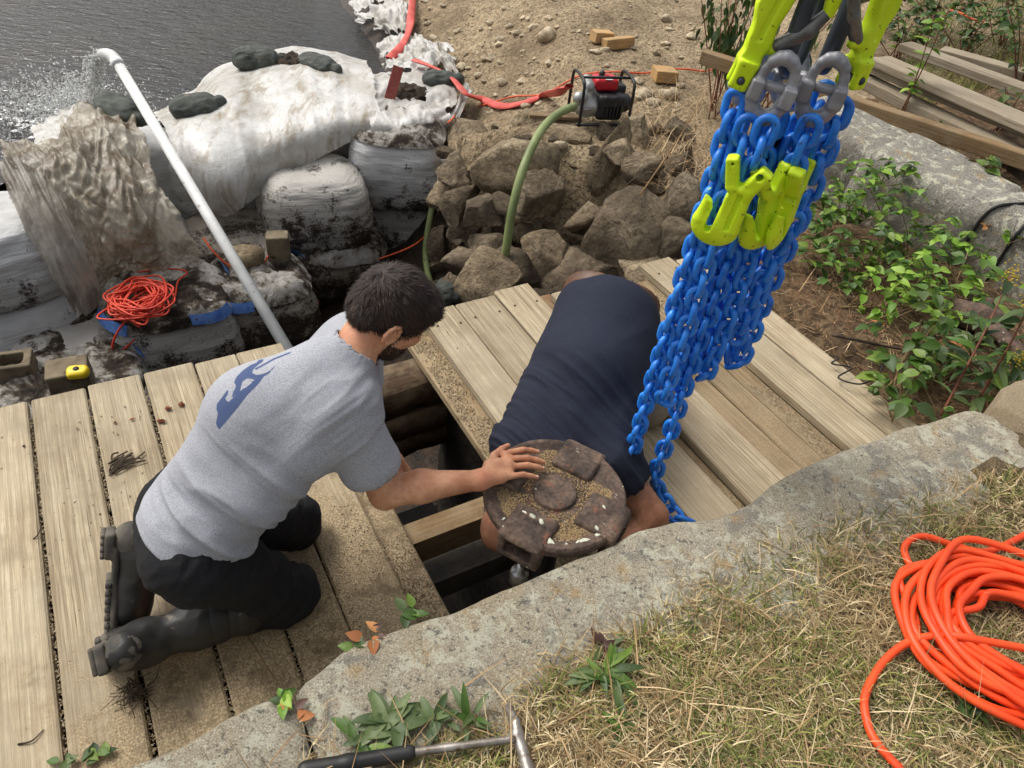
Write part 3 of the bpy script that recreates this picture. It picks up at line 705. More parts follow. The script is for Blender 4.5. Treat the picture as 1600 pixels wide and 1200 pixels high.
def sample_surface(me, n, keep, seed=1):
    r = np.random.default_rng(seed); v = mverts(me).astype(float); nf = len(me.polygons)
    fi = np.empty(nf * 4, np.int32); me.polygons.foreach_get('vertices', fi) if False else me.loops.foreach_get('vertex_index', fi)
    fi = fi.reshape(-1, 4); c = v[fi].mean(1); nn = np.cross(v[fi[:, 2]] - v[fi[:, 0]], v[fi[:, 3]] - v[fi[:, 1]]); nn /= np.linalg.norm(nn, axis=1)[:, None] + 1e-12
    k = np.nonzero(keep(c, nn))[0]; s = r.choice(k, n); a, b = r.random((2, n, 1)); q = v[fi[s]]
    return (q[:, 0] * (1 - a) + q[:, 1] * a) * (1 - b) + (q[:, 3] * (1 - a) + q[:, 2] * a) * b, nn[s]
def head_prims(c, fwd, up, s=1.0, k=.02):
    """head built in its own frame: fwd = where the face points, up = crown"""
    fwd = unit(fwd); up = unit(np.asarray(up) - fwd * np.dot(up, fwd)); lf = np.cross(up, fwd)
    W = lambda x, y, z: c + s * (x * fwd + y * lf + z * up)
    R = np.stack([fwd, lf, up], 1)
    pr = [el(W(-.012, 0, .02), s * A(.098, .077, .098), R, k), el(W(.02, 0, -.04), s * A(.072, .062, .078), R, k),
          el(W(.05, 0, -.092), s * A(.036, .036, .028), R, .03), el(W(.068, 0, -.002), s * A(.022, .05, .03), R, k),
          rc(W(.082, 0, .012), W(.105, 0, -.03), .009 * s, .013 * s, .012), el(W(.094, 0, -.036), s * A(.012, .018, .009), R, .008),
          rc(W(.085, -.02, -.064), W(.085, .02, -.064), .008 * s, .008 * s, .008), rc(W(.082, -.017, -.076), W(.082, .017, -.076), .009 * s, .009 * s, .01),
          el(W(.066, .032, -.018), s * A(.024, .022, .02), R, k), el(W(.066, -.032, -.018), s * A(.024, .022, .02), R, k),
          cut(el(W(.092, .032, .006), s * A(.014, .016, .010), R)), cut(el(W(.092, -.032, .006), s * A(.014, .016, .010), R))]
    for sd_ in (-1, 1):
        pr += [el(W(.078, sd_ * .031, .004), s * A(.013, .014, .012), R, .003)]
        ring = [W(-.012 + .018 * math.cos(a), sd_ * (.079 + .012 * (1 - math.cos(a)) * .6), -.012 + .031 * math.sin(a)) for a in np.linspace(-1.2, 4.0, 9)]
        pr += chain_rc(ring, [.0055 * s] * 9, .006) + [el(W(-.008, sd_ * .077, -.014), s * A(.014, .007, .024), R, .006), rc(W(-.004, sd_ * .08, -.04), W(-.002, sd_ * .078, -.044), .007 * s, .006 * s, .005)]
    return pr, W, R
def finger(pts, r0, r1): return chain_rc(pts, list(np.linspace(r0, r1, len(pts))), .004)

# ---------------------------------------------------------------- the kneeling man
HIPC = P(302, 828, .43); FACE = unit(A(.86, .51, 0)); RGT = A(.51, -.86, 0)
hipR = HIPC + RGT * .085; hipL = HIPC - RGT * .085
kneeR = P(446, 925, .085); kneeL = P(462, 815, .085); ankR = P(222, 1004, .085); ankL = P(222, 872, .14)
neck = P(548, 548, .84); shR = P(532, 640, .735); shL = P(545, 545, .70) + A(-.01, .12, -.06)
elbR = P(603, 768, .47); wriR = P(750, 750, .515)
HEADC = P(613, 492, .90)
hfwd = unit(A(.72, .28, -.62)); hup = unit(A(.50, .22, .84))
M1 = thing('person', 'dark haired man in grey t-shirt kneeling on the left platform in rubber boots', 'person', (HIPC[0], HIPC[1], 0))
mid = (hipR + hipL) * .5 * .5 + neck * .5 + A(-.03, .02, .07)
hp, HW, HR = head_prims(HEADC, hfwd, hup, .99)
shLd = shL
body = [rc(HIPC, mid, .085, .09, .05), rc(mid, neck - A(.02, .03, .07), .09, .09, .05), rc(shR, shLd, .055, .055, .05),
        rc(neck - A(.03, .04, .06), HEADC + HR @ A(-.03, 0, -.05), .062, .054, .03)] + hp
body += [rc(shR, elbR, .058, .046, .03), rc(elbR, elbR * .62 + wriR * .38 + A(0, 0, .004), .044, .045, .02), rc(elbR * .62 + wriR * .38 + A(0, 0, .004), wriR, .045, .027, .02),
         el(elbR + A(-.004, -.012, -.008), A(.03, .03, .03), None, .02)]
elbL = P(560, 660, .42) + A(.0, .05, 0); wriL = P(585, 735, .20) + A(.06, .05, 0)
body += [rc(shLd, elbL, .052, .042, .03), rc(elbL, wriL, .042, .028, .02)]
# left hand, reaching into the opening
pl = wriL + unit(wriL - elbL) * .06; body += [rc(wriL, pl, .028, .03, .01)]
for k in range(4):
    o = RGT * (.028 - .018 * k); q = pl + o + unit(wriL - elbL) * .02; e1 = q + unit(wriL - elbL) * .04; e2 = e1 + unit(unit(wriL - elbL) + A(.5, -.2, -.2)) * .035
    body += finger([q, e1, e2], .0095, .0075)
body += finger([wriL + RGT * .03, wriL + RGT * .05 + A(.02, -.01, -.03), wriL + RGT * .055 + A(.05, -.015, -.05)], .011, .008)
# right hand flat on the capstan head
HZ = .492
body += [rc(wriR, P(778, 728, .507), .026, .021, .015), rc(wriR, P(783, 745, .507), .024, .02, .015), rc(P(790, 712, .506), P(796, 742, .504), .0155, .014, .012), rc(P(765, 728, .510), P(793, 728, .507), .02, .018, .015)]
for kn, tp, r in (((797, 707), (840, 706), .0096), ((801, 717), (849, 722), .0098), ((803, 729), (848, 732), .0095), ((798, 744), (839, 746), .0086)):
    a = P(*kn, .508); b = P(*tp, HZ); m1 = a * .55 + b * .45 + A(0, 0, .010); m2 = a * .25 + b * .75 + A(0, 0, .006)
    body += finger([a, m1, m2, b], r + .001, r - .0018)
body += finger([P(764, 735, .508), P(772, 712, .508), P(784, 702, .503), P(794, 696, HZ)], .014, .0085)
# legs (mostly inside the clothes)
body += [rc(hipR, kneeR, .075, .055, .03), rc(hipL, kneeL, .075, .055, .03), rc(kneeR, ankR, .055, .04, .02), rc(kneeL, ankL, .055, .04, .02)]
bo = obj('body', sdf_mesh('body', body, .0052, M_SKIN1, 1), M1)
# nails on the visible hand
M_NAIL = mottled('fingernail', srgb(220, 170, 150), srgb(232, 186, 166), 20, .35, 0)
for tp, kn in (((840, 706), (797, 707)), ((849, 722), (801, 717)), ((848, 732), (803, 729)), ((839, 746), (798, 744))):
    t_ = P(*tp, HZ); d_ = unit(t_ - P(*kn, .508)); 
    nl = sdf_mesh('fingernail', [el(t_ - d_ * .001 + A(0, 0, .0055), A(.006, .0042, .0022), np.stack([d_, unit(np.cross(A(0, 0, 1), d_)), unit(np.cross(d_, np.cross(A(0, 0, 1), d_)))], 1))], .0009, M_NAIL)
    obj('fingernail', nl, M1)
# hair: cap plus strands
cap = [el(HEADC + HR @ A(-.020, 0, .036), A(.107, .088, .102) * .97, HR, .02), el(HEADC + HR @ A(.052, 0, .078), A(.044, .06, .032), HR, .04), el(HEADC + HR @ A(-.075, 0, -.02), A(.04, .066, .05), HR, .03)]
cap += [cut(el(HEADC + HR @ A(.105, 0, -.065), A(.085, .12, .115), HR)), cut(el(HEADC + HR @ A(.03, 0, -.13), A(.12, .13, .085), HR)),
        cut(el(HEADC + HR @ A(.0, .095, -.03), A(.032, .03, .042), HR)), cut(el(HEADC + HR @ A(.0, -.095, -.03), A(.032, .03, .042), HR))]
hairme = sdf_mesh('hair', cap, .004, M_HAIR, 1, lambda v, n: .004 * fbm(v, 60, 3, 3))
hair = obj('hair', hairme, M1)
b_, n_ = sample_surface(hairme, 9000, lambda c, n: np.ones(len(c), bool), 4)
whorl = HEADC + HR @ A(-.085, 0, .085)
dd = b_ - whorl; dd -= n_ * (dd * n_).sum(1)[:, None]; dd /= np.linalg.norm(dd, axis=1)[:, None] + 1e-6
tag(obj('hair_strands', strands('hair_strands', b_, n_, dd + HR @ A(.25, 0, -.1), .021, .0015, M_HAIR, .3, 5), hair), kind='stuff')
# stubble beard and eyebrow
bme = bo.data
def beardkeep(c, n):
    q = (c - HEADC) @ HR / 1.04
    return (np.linalg.norm(q, axis=1) < .16) & (q[:, 2] < -.048 + .03 * (q[:, 0] < .02)) & (q[:, 2] > -.112) & (q[:, 0] > .012) & (n @ HR[:, 2] > -.75) & ~((np.abs(q[:, 1]) < .024) & (q[:, 2] > -.08) & (q[:, 0] > .07))
b_, n_ = sample_surface(bme, 3200, beardkeep, 6)
tag(obj('beard', strands('beard', b_, n_, np.tile(HR @ A(.1, 0, -1), (len(b_), 1)), .009, .0012, M_BEARD, .5, 7), M1), kind='stuff')
def browkeep(c, n):
    q = (c - HEADC) @ HR / 1.04
    return (q[:, 0] > .06) & (np.abs(q[:, 2] - .026) < .007) & (np.abs(q[:, 1]) > .012) & (np.abs(q[:, 1]) < .05)
b_, n_ = sample_surface(bme, 500, browkeep, 8)
tag(obj('eyebrow', strands('eyebrow', b_, n_, np.tile(HR @ A(0, 0, .4), (len(b_), 1)), .009, .0014, M_HAIR, .5, 9), M1), kind='stuff')
# t-shirt
slv = elbR * .60 + shR * .40
spine = unit(neck - HIPC)
fold_dir = unit(A(.35, -.2, .9))
def shirt_disp(v, n):
    rel = (v - HIPC) @ spine; side = (v - HIPC) @ RGT
    q = np.stack([(v @ unit(A(.6, .5, .62))) * 15 , (v @ unit(A(.5, -.86, 0))) * 3.2, v[:, 2] * 3], -1)
    w = ridged(q, 1.0, 2, 3) * .030 * sstep(.5, .05, rel) * sstep(-.12, .10, side)
    arm = np.exp(-((v - shR) ** 2).sum(1) / .012)
    q2 = np.stack([(v @ unit(A(.55, -.2, -.6))) * 22, (v @ unit(A(.5, .86, 0))) * 5, v[:, 2] * 4], -1)
    w = w + ridged(q2, 1.0, 2, 8) * .020 * arm
    return w + .004 * fbm(v, 9, 3, 5)
shirt = [rc(HIPC + RGT * .05 + FACE * .02 + A(0, 0, .05), shR * .85 + neck * .15 - spine * .06, .106, .098, .05), rc(HIPC - RGT * .05 + FACE * .02 + A(0, 0, .05), shLd * .85 + neck * .15 - spine * .06, .106, .100, .05),
         rc(HIPC + FACE * .015 + A(0, 0, .05), mid, .118, .122, .05), rc(mid, neck - spine * .10, .122, .108, .05),
         rc(mid + FACE * .06 - A(0, 0, .08), HIPC + FACE * .07 + A(0, 0, .03), .09, .088, .06),
         rc(shR * .8 + neck * .2, shLd * .8 + neck * .2, .085, .085, .05), rc(neck - spine * .06, neck - spine * .015, .085, .070, .03),
         rc(shR, slv, .086, .079, .045), rc(slv, slv + unit(elbR - shR) * .012, .079, .081, .01), rc(shLd, elbL * .55 + shLd * .45, .08, .075, .045)]
shirt += [cut(rc(slv + unit(elbR - shR) * .02, elbR + unit(elbR - shR) * .12, .066, .10)), cut(rc(elbL * .6 + shLd * .4, elbL * 1.3 - shLd * .3, .062, .1)),
          cut(rc(neck + spine * .015 + (HEADC - neck) * .0, HEADC, .058, .10)),
          cut(bx(HIPC - spine * .332, A(.5, .5, .30), np.stack([unit(np.cross(spine, RGT)), unit(np.cross(spine, np.cross(spine, RGT))), spine], 1), .002))]
sme = sdf_mesh('t_shirt', shirt, .0056, M_SHIRT, 1, shirt_disp)
# the print on the back: signed distance (in millimetres of shirt) to an outline
def poly_sd(q, poly):
    poly = np.asarray(poly, float); d = np.full(len(q), 1e9); ins = np.zeros(len(q), bool); m = len(poly)
    for i in range(m):
        a, b = poly[i], poly[(i + 1) % m]; ab = b - a; h = np.clip(((q - a) @ ab) / (ab @ ab + 1e-9), 0, 1)
        d = np.minimum(d, np.linalg.norm(q - a - h[:, None] * ab, axis=1))
        c = ((a[1] > q[:, 1]) != (b[1] > q[:, 1])) & (q[:, 0] < (b[0] - a[0]) * (q[:, 1] - a[1]) / (b[1] - a[1] + 1e-12) + a[0]); ins ^= c
    return np.where(ins, d, -d)
sv = mverts(sme).astype(float); q2 = PROJ(sv)
_z = lambda l: [(320 + x / 5.95, 530 + y / 5.95) for x, y in l]
outl = [_z([(130, 850), (100, 785), (120, 690), (105, 650), (110, 600), (150, 550), (200, 480), (225, 455), (215, 520), (190, 550), (215, 585), (260, 545), (340, 470), (420, 400), (480, 370), (540, 320), (590, 300), (640, 250), (680, 230), (600, 320), (550, 350), (500, 420), (400, 520), (300, 650), (200, 770)]),
        _z([(265, 410), (290, 350), (350, 290), (420, 240), (480, 215), (500, 190), (550, 180), (545, 210), (500, 240), (460, 270), (440, 310), (480, 330), (540, 320), (520, 370), (470, 380), (400, 365), (360, 390), (340, 440), (330, 480), (290, 520), (245, 550), (265, 480), (280, 460), (285, 420)]),
        _z([(455, 275), (640, 174), (800, 112), (804, 130), (648, 194), (468, 294)])]
sd_p = np.max([poly_sd(q2, o) for o in outl], 0)
hole = poly_sd(q2, _z([(340, 465), (348, 398), (380, 385), (440, 398), (385, 445)]))
sd_p = np.minimum(sd_p, -hole)
facing = ((A(0, 0, CAM_H) - sv) * np.array([HIPC - FACE * 1.0 - HIPC])).sum(1)
attr(sme, 'print', np.clip(sd_p / 40 + .5, 0, 1))
so = obj('t_shirt', sme, M1); so['label'] = 'heather grey t-shirt with a dark blue figure printed on the back'
# trousers
def tr_disp(v, n):
    q = np.stack([(v @ unit(A(.6, .3, -.6))) * 14, (v @ RGT) * 4, v[:, 2] * 6], -1)
    kb = np.exp(-((v - kneeR) ** 2).sum(1) / .02) + np.exp(-((v - hipR) ** 2).sum(1) / .02)
    return (.010 + .010 * kb) * ridged(q, 1.3, 3, 5) + .004 * fbm(v, 14, 3, 2)
tro = [rc(hipR - A(0, 0, .01), kneeR, .104, .080, .04), rc(hipL - A(0, 0, .01), kneeL, .104, .080, .04), rc(hipR - FACE * .025, hipL - FACE * .025, .100, .100, .05),
       rc(HIPC, HIPC + spine * .02, .112, .10, .04), rc(kneeR, kneeR * .66 + ankR * .34, .080, .070, .02), rc(kneeL, kneeL * .62 + ankL * .38, .080, .070, .02), el(kneeR + A(.0, -.0, .0), A(.085, .085, .078), None, .02)]
tme = sdf_mesh('trousers', tro, .007, M_TROUSER, 1, tr_disp); tv = mverts(tme); tv[:, 2] = np.maximum(tv[:, 2], .004); setverts(tme, tv)
tr = obj('trousers', tme, M1)
# belt line / pocket seam on the trousers
pk = [P(px_, py_, z) for px_, py_, z in ((300, 882, .42), (306, 892, .40), (318, 908, .37), (322, 915, .36))]
# rubber boots
def boot(knee, ank, toe_dir, sole_dir, hgt_top=.62):
    """shaft from mid-calf to ankle, foot along toe_dir, sole facing sole_dir"""
    pr = []; top = knee * (1 - hgt_top) + ank * hgt_top * 1.0; td = unit(toe_dir); sdir = unit(np.asarray(sole_dir, float) - td * np.dot(sole_dir, td)); lat = np.cross(td, sdir)
    top = ank + (knee - ank) * .66
    pr += [rc(top, ank * .45 + top * .55, .074, .064, .02), rc(ank * .45 + top * .55, ank, .062, .050, .03)]
    heel = ank + sdir * .045 - td * .055; ball = ank + td * .15 + sdir * .04; toe = ank + td * .205 + sdir * .045
    pr += [rc(ank, heel, .055, .042, .03), rc(heel, ball, .040, .044, .03), rc(ank, ball, .05, .042, .04), rc(ball, toe, .044, .036, .03)]
    pr += [cut(rc(top + unit(top - ank) * .04, top + unit(top - ank) * .2, .055, .1))]
    band = [rc(top - unit(top - ank) * .0, top + unit(top - ank) * .008, .0775, .0775, .004), rc(top - unit(top - ank) * .075, top - unit(top - ank) * .07, .0742, .0742, .004)]
    band += [cut(rc(top + unit(top - ank) * .04, top + unit(top - ank) * .2, .055, .1))]
    R = np.stack([td, lat, sdir], 1); counter = [rc(ank + (heel - ank) * .35, heel, .0535, .0455, .02), rc(heel, heel * .7 + ball * .3, .044, .042, .02)]
    sole = [bx(ank + td * .085 + sdir * .082, A(.128, .040, .010), R, .008, .01), bx(ank - td * .045 + sdir * .098, A(.038, .038, .014), R, .006, .006), el(ank + td * .15 + sdir * .08, A(.075, .052, .016), R, .015)]
    lugs = []
    for i in range(7):
        for s in (-1, 1):
            lugs.append(bx(ank + td * (.07 + i * .024) + sdir * .098 + lat * s * .024, A(.008, .020, .008), R @ rz(.25 * s), .002, .001))
    for i in range(4): lugs.append(bx(ank + td * (-.075 + i * .02) + sdir * .116, A(.006, .034, .006), R, .002, .001))
    return pr, band, sole, lugs, counter
def put_boot(args, label):
    pr, band, sole, lugs, counter = args
    fl = lambda me: (lambda v: (v.__setitem__((slice(None), 2), np.maximum(v[:, 2], .003)), setverts(me, v)))(mverts(me))
    me = sdf_mesh('boot', pr, .006, M_RUBBER, 1, lambda v, n: .003 * ridged(v, 14, 2, 4)); fl(me); b = obj('boot', me, M1); b['label'] = label
    me = sdf_mesh('boot_band', band, .005, M_RUBBER, 1); fl(me); obj('boot_band', me, b)
    me = sdf_mesh('heel_counter', counter, .005, M_SOLE, 1); fl(me); obj('heel_counter', me, b)
    me = sdf_mesh('sole', sole, .005, M_SOLE, 1); fl(me); s = obj('sole', me, b)
    me = sdf_mesh('tread', lugs, .004, M_SOLE, 0); fl(me); tag(obj('tread', me, b), kind='stuff')
toeL = P(192, 985, .02) - P(170, 835, .24)
put_boot(boot(kneeL, P(232, 868, .20), P(200, 985, .02) - P(205, 850, .24), -FACE + A(0, 0, .05)), 'muddy black rubber boot standing on its toe, ribbed sole to the left')
put_boot(boot(kneeR, P(222, 1006, .155), unit(unit(P(205, 1012, 0) - A(0, 0, CAM_H)) + A(0, 0, .12)), -FACE), 'black rubber boot lying nearest the bottom left')

# ---------------------------------------------------------------- the man bending into the opening
hip2 = P(948, 492, .46); s2R = P(812, 700, .25); s2L = P(955, 720, .25); mid2 = (hip2 + (s2R + s2L) * .5) * .5 + A(0, 0, .05)
HEAD2 = P(793, 818, .17)
M2 = thing('person', 'man in navy t-shirt bent head down into the opening beneath the iron capstan', 'person', (hip2[0], hip2[1], 0))
f2 = unit((s2R + s2L) * .5 - hip2); nk2 = (s2R + s2L) * .5 + f2 * .05
hp2, HW2, HR2 = head_prims(HEAD2, unit(A(-.35, -.3, -.85)), unit(A(-.35, -.85, .35)), 1.0)
elb2 = P(1020, 806, .12); wri2 = P(950, 880, -.05)
kn2L = P(1012, 640, .06); kn2R = P(872, 600, .06); an2L = kn2L + A(.1, .40, .02); an2R = kn2R + A(.12, .40, .02)
b2 = [rc(hip2, mid2, .09, .10, .05), rc(mid2, nk2, .12, .09, .05), rc(s2R, s2L, .06, .06, .04), rc(nk2, HEAD2 + HR2 @ A(-.03, 0, -.04), .062, .056, .03)] + hp2
b2 += [rc(s2L, elb2, .062, .052, .03), rc(elb2, elb2 * .6 + wri2 * .4, .05, .05, .02), rc(elb2 * .6 + wri2 * .4, wri2, .05, .032, .02)]
elb2R = P(800, 790, .0) + A(-.02, .1, -.05); wri2R = elb2R + A(.12, -.14, -.16)
b2 += [rc(s2R, elb2R, .06, .05, .03), rc(elb2R, wri2R, .048, .03, .02)]
for wr_, el_ in ((wri2, elb2), (wri2R, elb2R)):
    dr = unit(wr_ - el_); sdv = unit(np.cross(dr, A(0, 0, 1))); pm = wr_ + dr * .07
    b2 += [rc(wr_, pm, .030, .036, .015)]
    for k in range(4):
        q = pm + sdv * (.03 - .02 * k) + dr * .015; e1 = q + dr * .04; e2 = e1 + unit(dr + A(0, 0, -.8)) * .035; b2 += finger([q, e1, e2], .0105, .0085)
    b2 += finger([wr_ + sdv * .03 + dr * .02, wr_ + sdv * .055 + dr * .05, wr_ + sdv * .06 + dr * .085], .012, .009)
b2 += [rc(hip2 + A(.06, .02, -.08), kn2L, .075, .06, .03), rc(hip2 - A(.06, .0, .08), kn2R, .075, .06, .03), rc(kn2L, an2L, .055, .04, .02), rc(kn2R, an2R, .055, .04, .02)]
b2m = sdf_mesh('body', b2, .006, M_SKIN2, 1); bo2 = obj('body', b2m, M2)
def hair2keep(c, n):
    q = (c - HEAD2) @ HR2; r = np.linalg.norm(q, axis=1)
    return (r < .17) & ((q[:, 2] < -.045) & (q[:, 0] > -.0) | (q[:, 0] < -.055) & (q[:, 2] < .05) | (np.abs(q[:, 1]) > .066) & (q[:, 2] < .04)) & (q[:, 2] > -.13)
b_, n_ = sample_surface(b2m, 5000, hair2keep, 11)
tag(obj('hair', strands('hair', b_, n_, np.tile(HR2 @ A(-.3, 0, -.6), (len(b_), 1)), .012, .0018, M_GREYHAIR, .6, 12), M2), kind='stuff')
lat2 = unit(s2L - s2R)
def nav_disp(v, n):
    a = (v - hip2) @ f2; s = (v - hip2) @ lat2
    q = np.stack([(a * 1.0 - s * .55 + .25 * s * s) * 17, s * 2.2, v[:, 2] * 2], -1)
    w = ridged(q, 1.0, 2, 4) * .015 * sstep(.22, .48, a)
    q = np.stack([(a * .75 + s * .9) * 9, (a * .6 - s) * 2.0, v[:, 2] * 2], -1)
    return w + ridged(q, 1.0, 1, 9) * .006 + .003 * fbm(v, 10, 3, 2)
s2Le = s2L * .70 + elb2 * .30
ns = [rc(hip2 + lat2 * .055 + f2 * .02, s2L * .78 + nk2 * .22, .145, .115, .06), rc(hip2 - lat2 * .055 + f2 * .02, s2R * .78 + nk2 * .22, .145, .115, .06), rc(hip2 + A(0, 0, .01), mid2, .15, .15, .06), rc(mid2, nk2, .15, .10, .06),
      rc(s2R * .85 + nk2 * .15, s2L * .85 + nk2 * .15, .085, .085, .05), rc(s2L, s2Le, .088, .083, .04), rc(s2R, s2R * .5 + elb2R * .5, .088, .08, .04)]
ns += [cut(rc(s2Le + unit(elb2 - s2L) * .035, elb2, .064, .1)), cut(el(hip2 - f2 * .20, A(.30, .135, .30), np.stack([lat2, f2, np.cross(lat2, f2)], 1))), cut(rc(nk2 + f2 * .06, HEAD2, .06, .1))]
nm_ = sdf_mesh('t_shirt', ns, .0065, M_NAVY, 1, nav_disp); nv = mverts(nm_); obj('t_shirt', nm_, M2)['label'] = 'navy blue t-shirt pulled into folds across the back'
# belt and shorts behind the hem
Rb = np.stack([lat2, f2, np.cross(lat2, f2)], 1)
blt = [rc(hip2 - f2 * .075 - lat2 * .055, hip2 - f2 * .075 + lat2 * .055, .135, .135, .03), cut(el(hip2 - f2 * .236, A(.4, .165, .4), Rb)), cut(el(hip2 + f2 * .14, A(.4, .195, .4), Rb))]
be = obj('belt', sdf_mesh('belt', blt, .005, M_BELT, 1), M2)
DN = A(0, 0, -.10)
sh = [rc(hip2 - f2 * .03 - lat2 * .05 + A(0, 0, -.035), hip2 - f2 * .03 + lat2 * .05 + A(0, 0, -.035), .135, .135, .03), rc(hip2 - f2 * .09 - lat2 * .06 + DN, hip2 - f2 * .09 + lat2 * .06 + DN, .135, .135, .04), rc(hip2 - f2 * .09 + lat2 * .075 + DN, kn2L + A(.02, .05, .03), .11, .09, .04), rc(hip2 - f2 * .09 - lat2 * .075 + DN, kn2R + A(.02, .05, .03), .11, .09, .04),
      rc(kn2L, an2L, .075, .065, .03), rc(kn2R, an2R, .075, .065, .03)]
me = sdf_mesh('trousers', sh, .008, M_KHAKI, 1, lambda v, n: .006 * ridged(v, 10, 2, 6)); v_ = mverts(me); v_[:, 2] = np.maximum(v_[:, 2], .006); setverts(me, v_); obj('trousers', me, M2)
for an in (an2L, an2R):
    me = sdf_mesh('shoe', [rc(an + A(0, -.02, .01), an + A(.02, .05, .02), .052, .05, .03), rc(an + A(.02, .05, .0), an + A(.05, .12, -.04), .045, .032, .03)], .007, M_RUBBER, 1); v_ = mverts(me); v_[:, 2] = np.maximum(v_[:, 2], .004); setverts(me, v_); obj('shoe', me, M2)
# ================================================================ cast-iron capstan head on its stem
t = NT('rusty_cast_iron'); v = t.coords('Object', rand=False)
c = t.ramp(t.noise(v, 12, 6, .65), [(.3, srgb(56, 47, 41)), (.5, srgb(96, 80, 69)), (.68, srgb(128, 106, 88))])
c = t.mix(t.ramp(t.noise(v, 90, 4, .7), [(.42, .5), (.55, 0.0)]), c, srgb(38, 32, 29))
c = t.mix(t.ramp(t.noise(v, 26, 5, .7), [(.58, 0.0), (.66, .7)]), c, srgb(132, 84, 62))
c = t.mix(t.ramp(t.noise(v, 15, 6, .75, .4), [(.655, 0.0), (.67, 1.0)]), c, srgb(206, 204, 182))
M_IRON = t.fin(c, .8, t.bump(t.math('ADD', t.noise(v, 60, 6, .75), t.noise(v, 14, 4)), .6, .006), .15, .4)
CC = P(868, 766, .47); CZ = .47
CAP = thing('capstan_head', 'rusty cast-iron capstan head with bar sockets under the man\'s hand', 'capstan', (CC[0], CC[1], -.5))
prof = [(.0005, -.075), (.12, -.075), (.17, -.06), (.195, -.045), (.205, -.03), (.206, -.008), (.200, .0), (.188, .0), (.178, -.006), (.165, -.013), (.10, -.016), (.064, -.016), (.061, -.006), (.054, -.003), (.0005, -.002)]
pf = []
for a, b in zip(prof[:-1], prof[1:]):
    for k in range(4): pf.append((a[0] + (b[0] - a[0]) * k / 4, a[1] + (b[1] - a[1]) * k / 4))
pf.append(prof[-1])
me = MB().lathe(pf, CC, 72).me('disc', M_IRON); v_ = mverts(me).astype(float); v_ += .0018 * np.stack([fbm(v_, 40, 3, 1), fbm(v_, 40, 3, 2), fbm(v_, 40, 3, 3)], -1); setverts(me, v_)
disc = obj('disc', me, CAP)
pad_dirs = []
for q in ((907, 712), (958, 800), (828, 812)):
    d_ = P(q[0], q[1], CZ) - CC; pad_dirs.append(math.atan2(d_[1], d_[0]))
base_a = np.mean([pad_dirs[0], pad_dirs[1] + math.pi / 2, pad_dirs[2] + math.pi]) if False else pad_dirs[0]
for k in range(4):
    a = base_a - k * math.pi / 2; R = rz(a); dr = A(math.cos(a), math.sin(a), 0)
    pr = [bx(CC + dr * .150 + A(0, 0, -.030), A(.060, .066, .034), R, .014, .01), bx(CC + dr * .195 + A(0, 0, -.05), A(.020, .064, .044), R, .008, .012),
          cut(bx(CC + dr * .190 + A(0, 0, -.046), A(.060, .042, .026), R, .004))]
    obj('bar_socket', sdf_mesh('bar_socket', pr, .004, M_IRON, 1, lambda v, n: .0016 * fbm(v, 60, 3, 7)), CAP)
M_BLACKPIPE = mottled('black_pipe', srgb(18, 18, 19), srgb(36, 35, 35), 9, .55, .2, 60, .003)
M_GALV = mottled('galvanised_steel', srgb(140, 142, 142), srgb(186, 188, 186), 22, .35, .1, 60, .002, metal=.9)
MB().tube([CC + A(-.01, -.05, -1.9), CC + A(-.01, -.05, -.07)], .05, 20).obj('stem', M_BLACKPIPE, CAP)
fit = P(812, 893, .22)
MB().lathe([(.0005, -.05), (.026, -.05), (.028, -.046), (.028, .0), (.024, .006), (.012, .01), (.011, .03), (.0005, .03)], fit, 18).obj('grease_fitting', M_GALV, CAP)
MB().tube([fit + A(0, 0, -.05), fit + A(0, 0, -1.4)], .014, 10).obj('grease_pipe', M_BLACKPIPE, CAP)
# lichen crusts on the rim
M_LICH = mottled('pale_lichen', srgb(178, 180, 158), srgb(218, 218, 200), 40, .95, .8, 160, .004)
for q, r in (((858, 848), .024), ((912, 848), .026), ((884, 852), .010), ((936, 836), .014), ((932, 824), .010), ((832, 806), .012), ((846, 815), .012), ((820, 800), .009), ((787, 810), .006), ((944, 792), .009), ((786, 822), .005), ((973, 760), .005)):
    zz = CZ + (.024 if q[1] < 830 else -.004); c_ = P(q[0], q[1], zz)
    obj('lichen', sdf_mesh('lichen', [el(c_, A(r, r * .6, .0028), rz(random.random() * 3), .002)], max(.0012, r * .07), M_LICH, 1, lambda v, n: .0035 * fbm(v, 160, 3, int(q[0])) - .0015), CAP)
# gravelly sand lying in the dish
def grains(name, pts, size, mat, seed, parent=None, flat=.7):
    r = np.random.default_rng(seed); n = len(pts); s = size * r.uniform(.5, 1.4, n)
    o = np.array([(1, 0, 0), (-1, 0, 0), (0, 1, 0), (0, -1, 0), (0, 0, 1), (0, 0, -1)], float)
    V = o[None] * s[:, None, None] * r.uniform(.6, 1.2, (n, 6, 1)); V[..., 2] *= flat
    a = r.random(n) * 6.28; ca, sa = np.cos(a)[:, None], np.sin(a)[:, None]
    V = np.stack([V[..., 0] * ca - V[..., 1] * sa, V[..., 0] * sa + V[..., 1] * ca, V[..., 2]], -1) + np.asarray(pts)[:, None]
    f0 = np.array([(0, 2, 4), (2, 1, 4), (1, 3, 4), (3, 0, 4), (2, 0, 5), (1, 2, 5), (3, 1, 5), (0, 3, 5)])
    f = (f0[None] + (np.arange(n) * 6)[:, None, None]).reshape(-1, 3)
    return tag(obj(name, mesh(name, V.reshape(-1, 3), f, mat, False), parent), kind='stuff')
t = NT('sand_grains'); v = t.coords('Position')
M_SAND = t.fin(t.ramp(t.noise(v, 260, 2, .8), [(.3, srgb(96, 78, 52)), (.5, srgb(146, 122, 84)), (.68, srgb(186, 164, 126))]), .95)
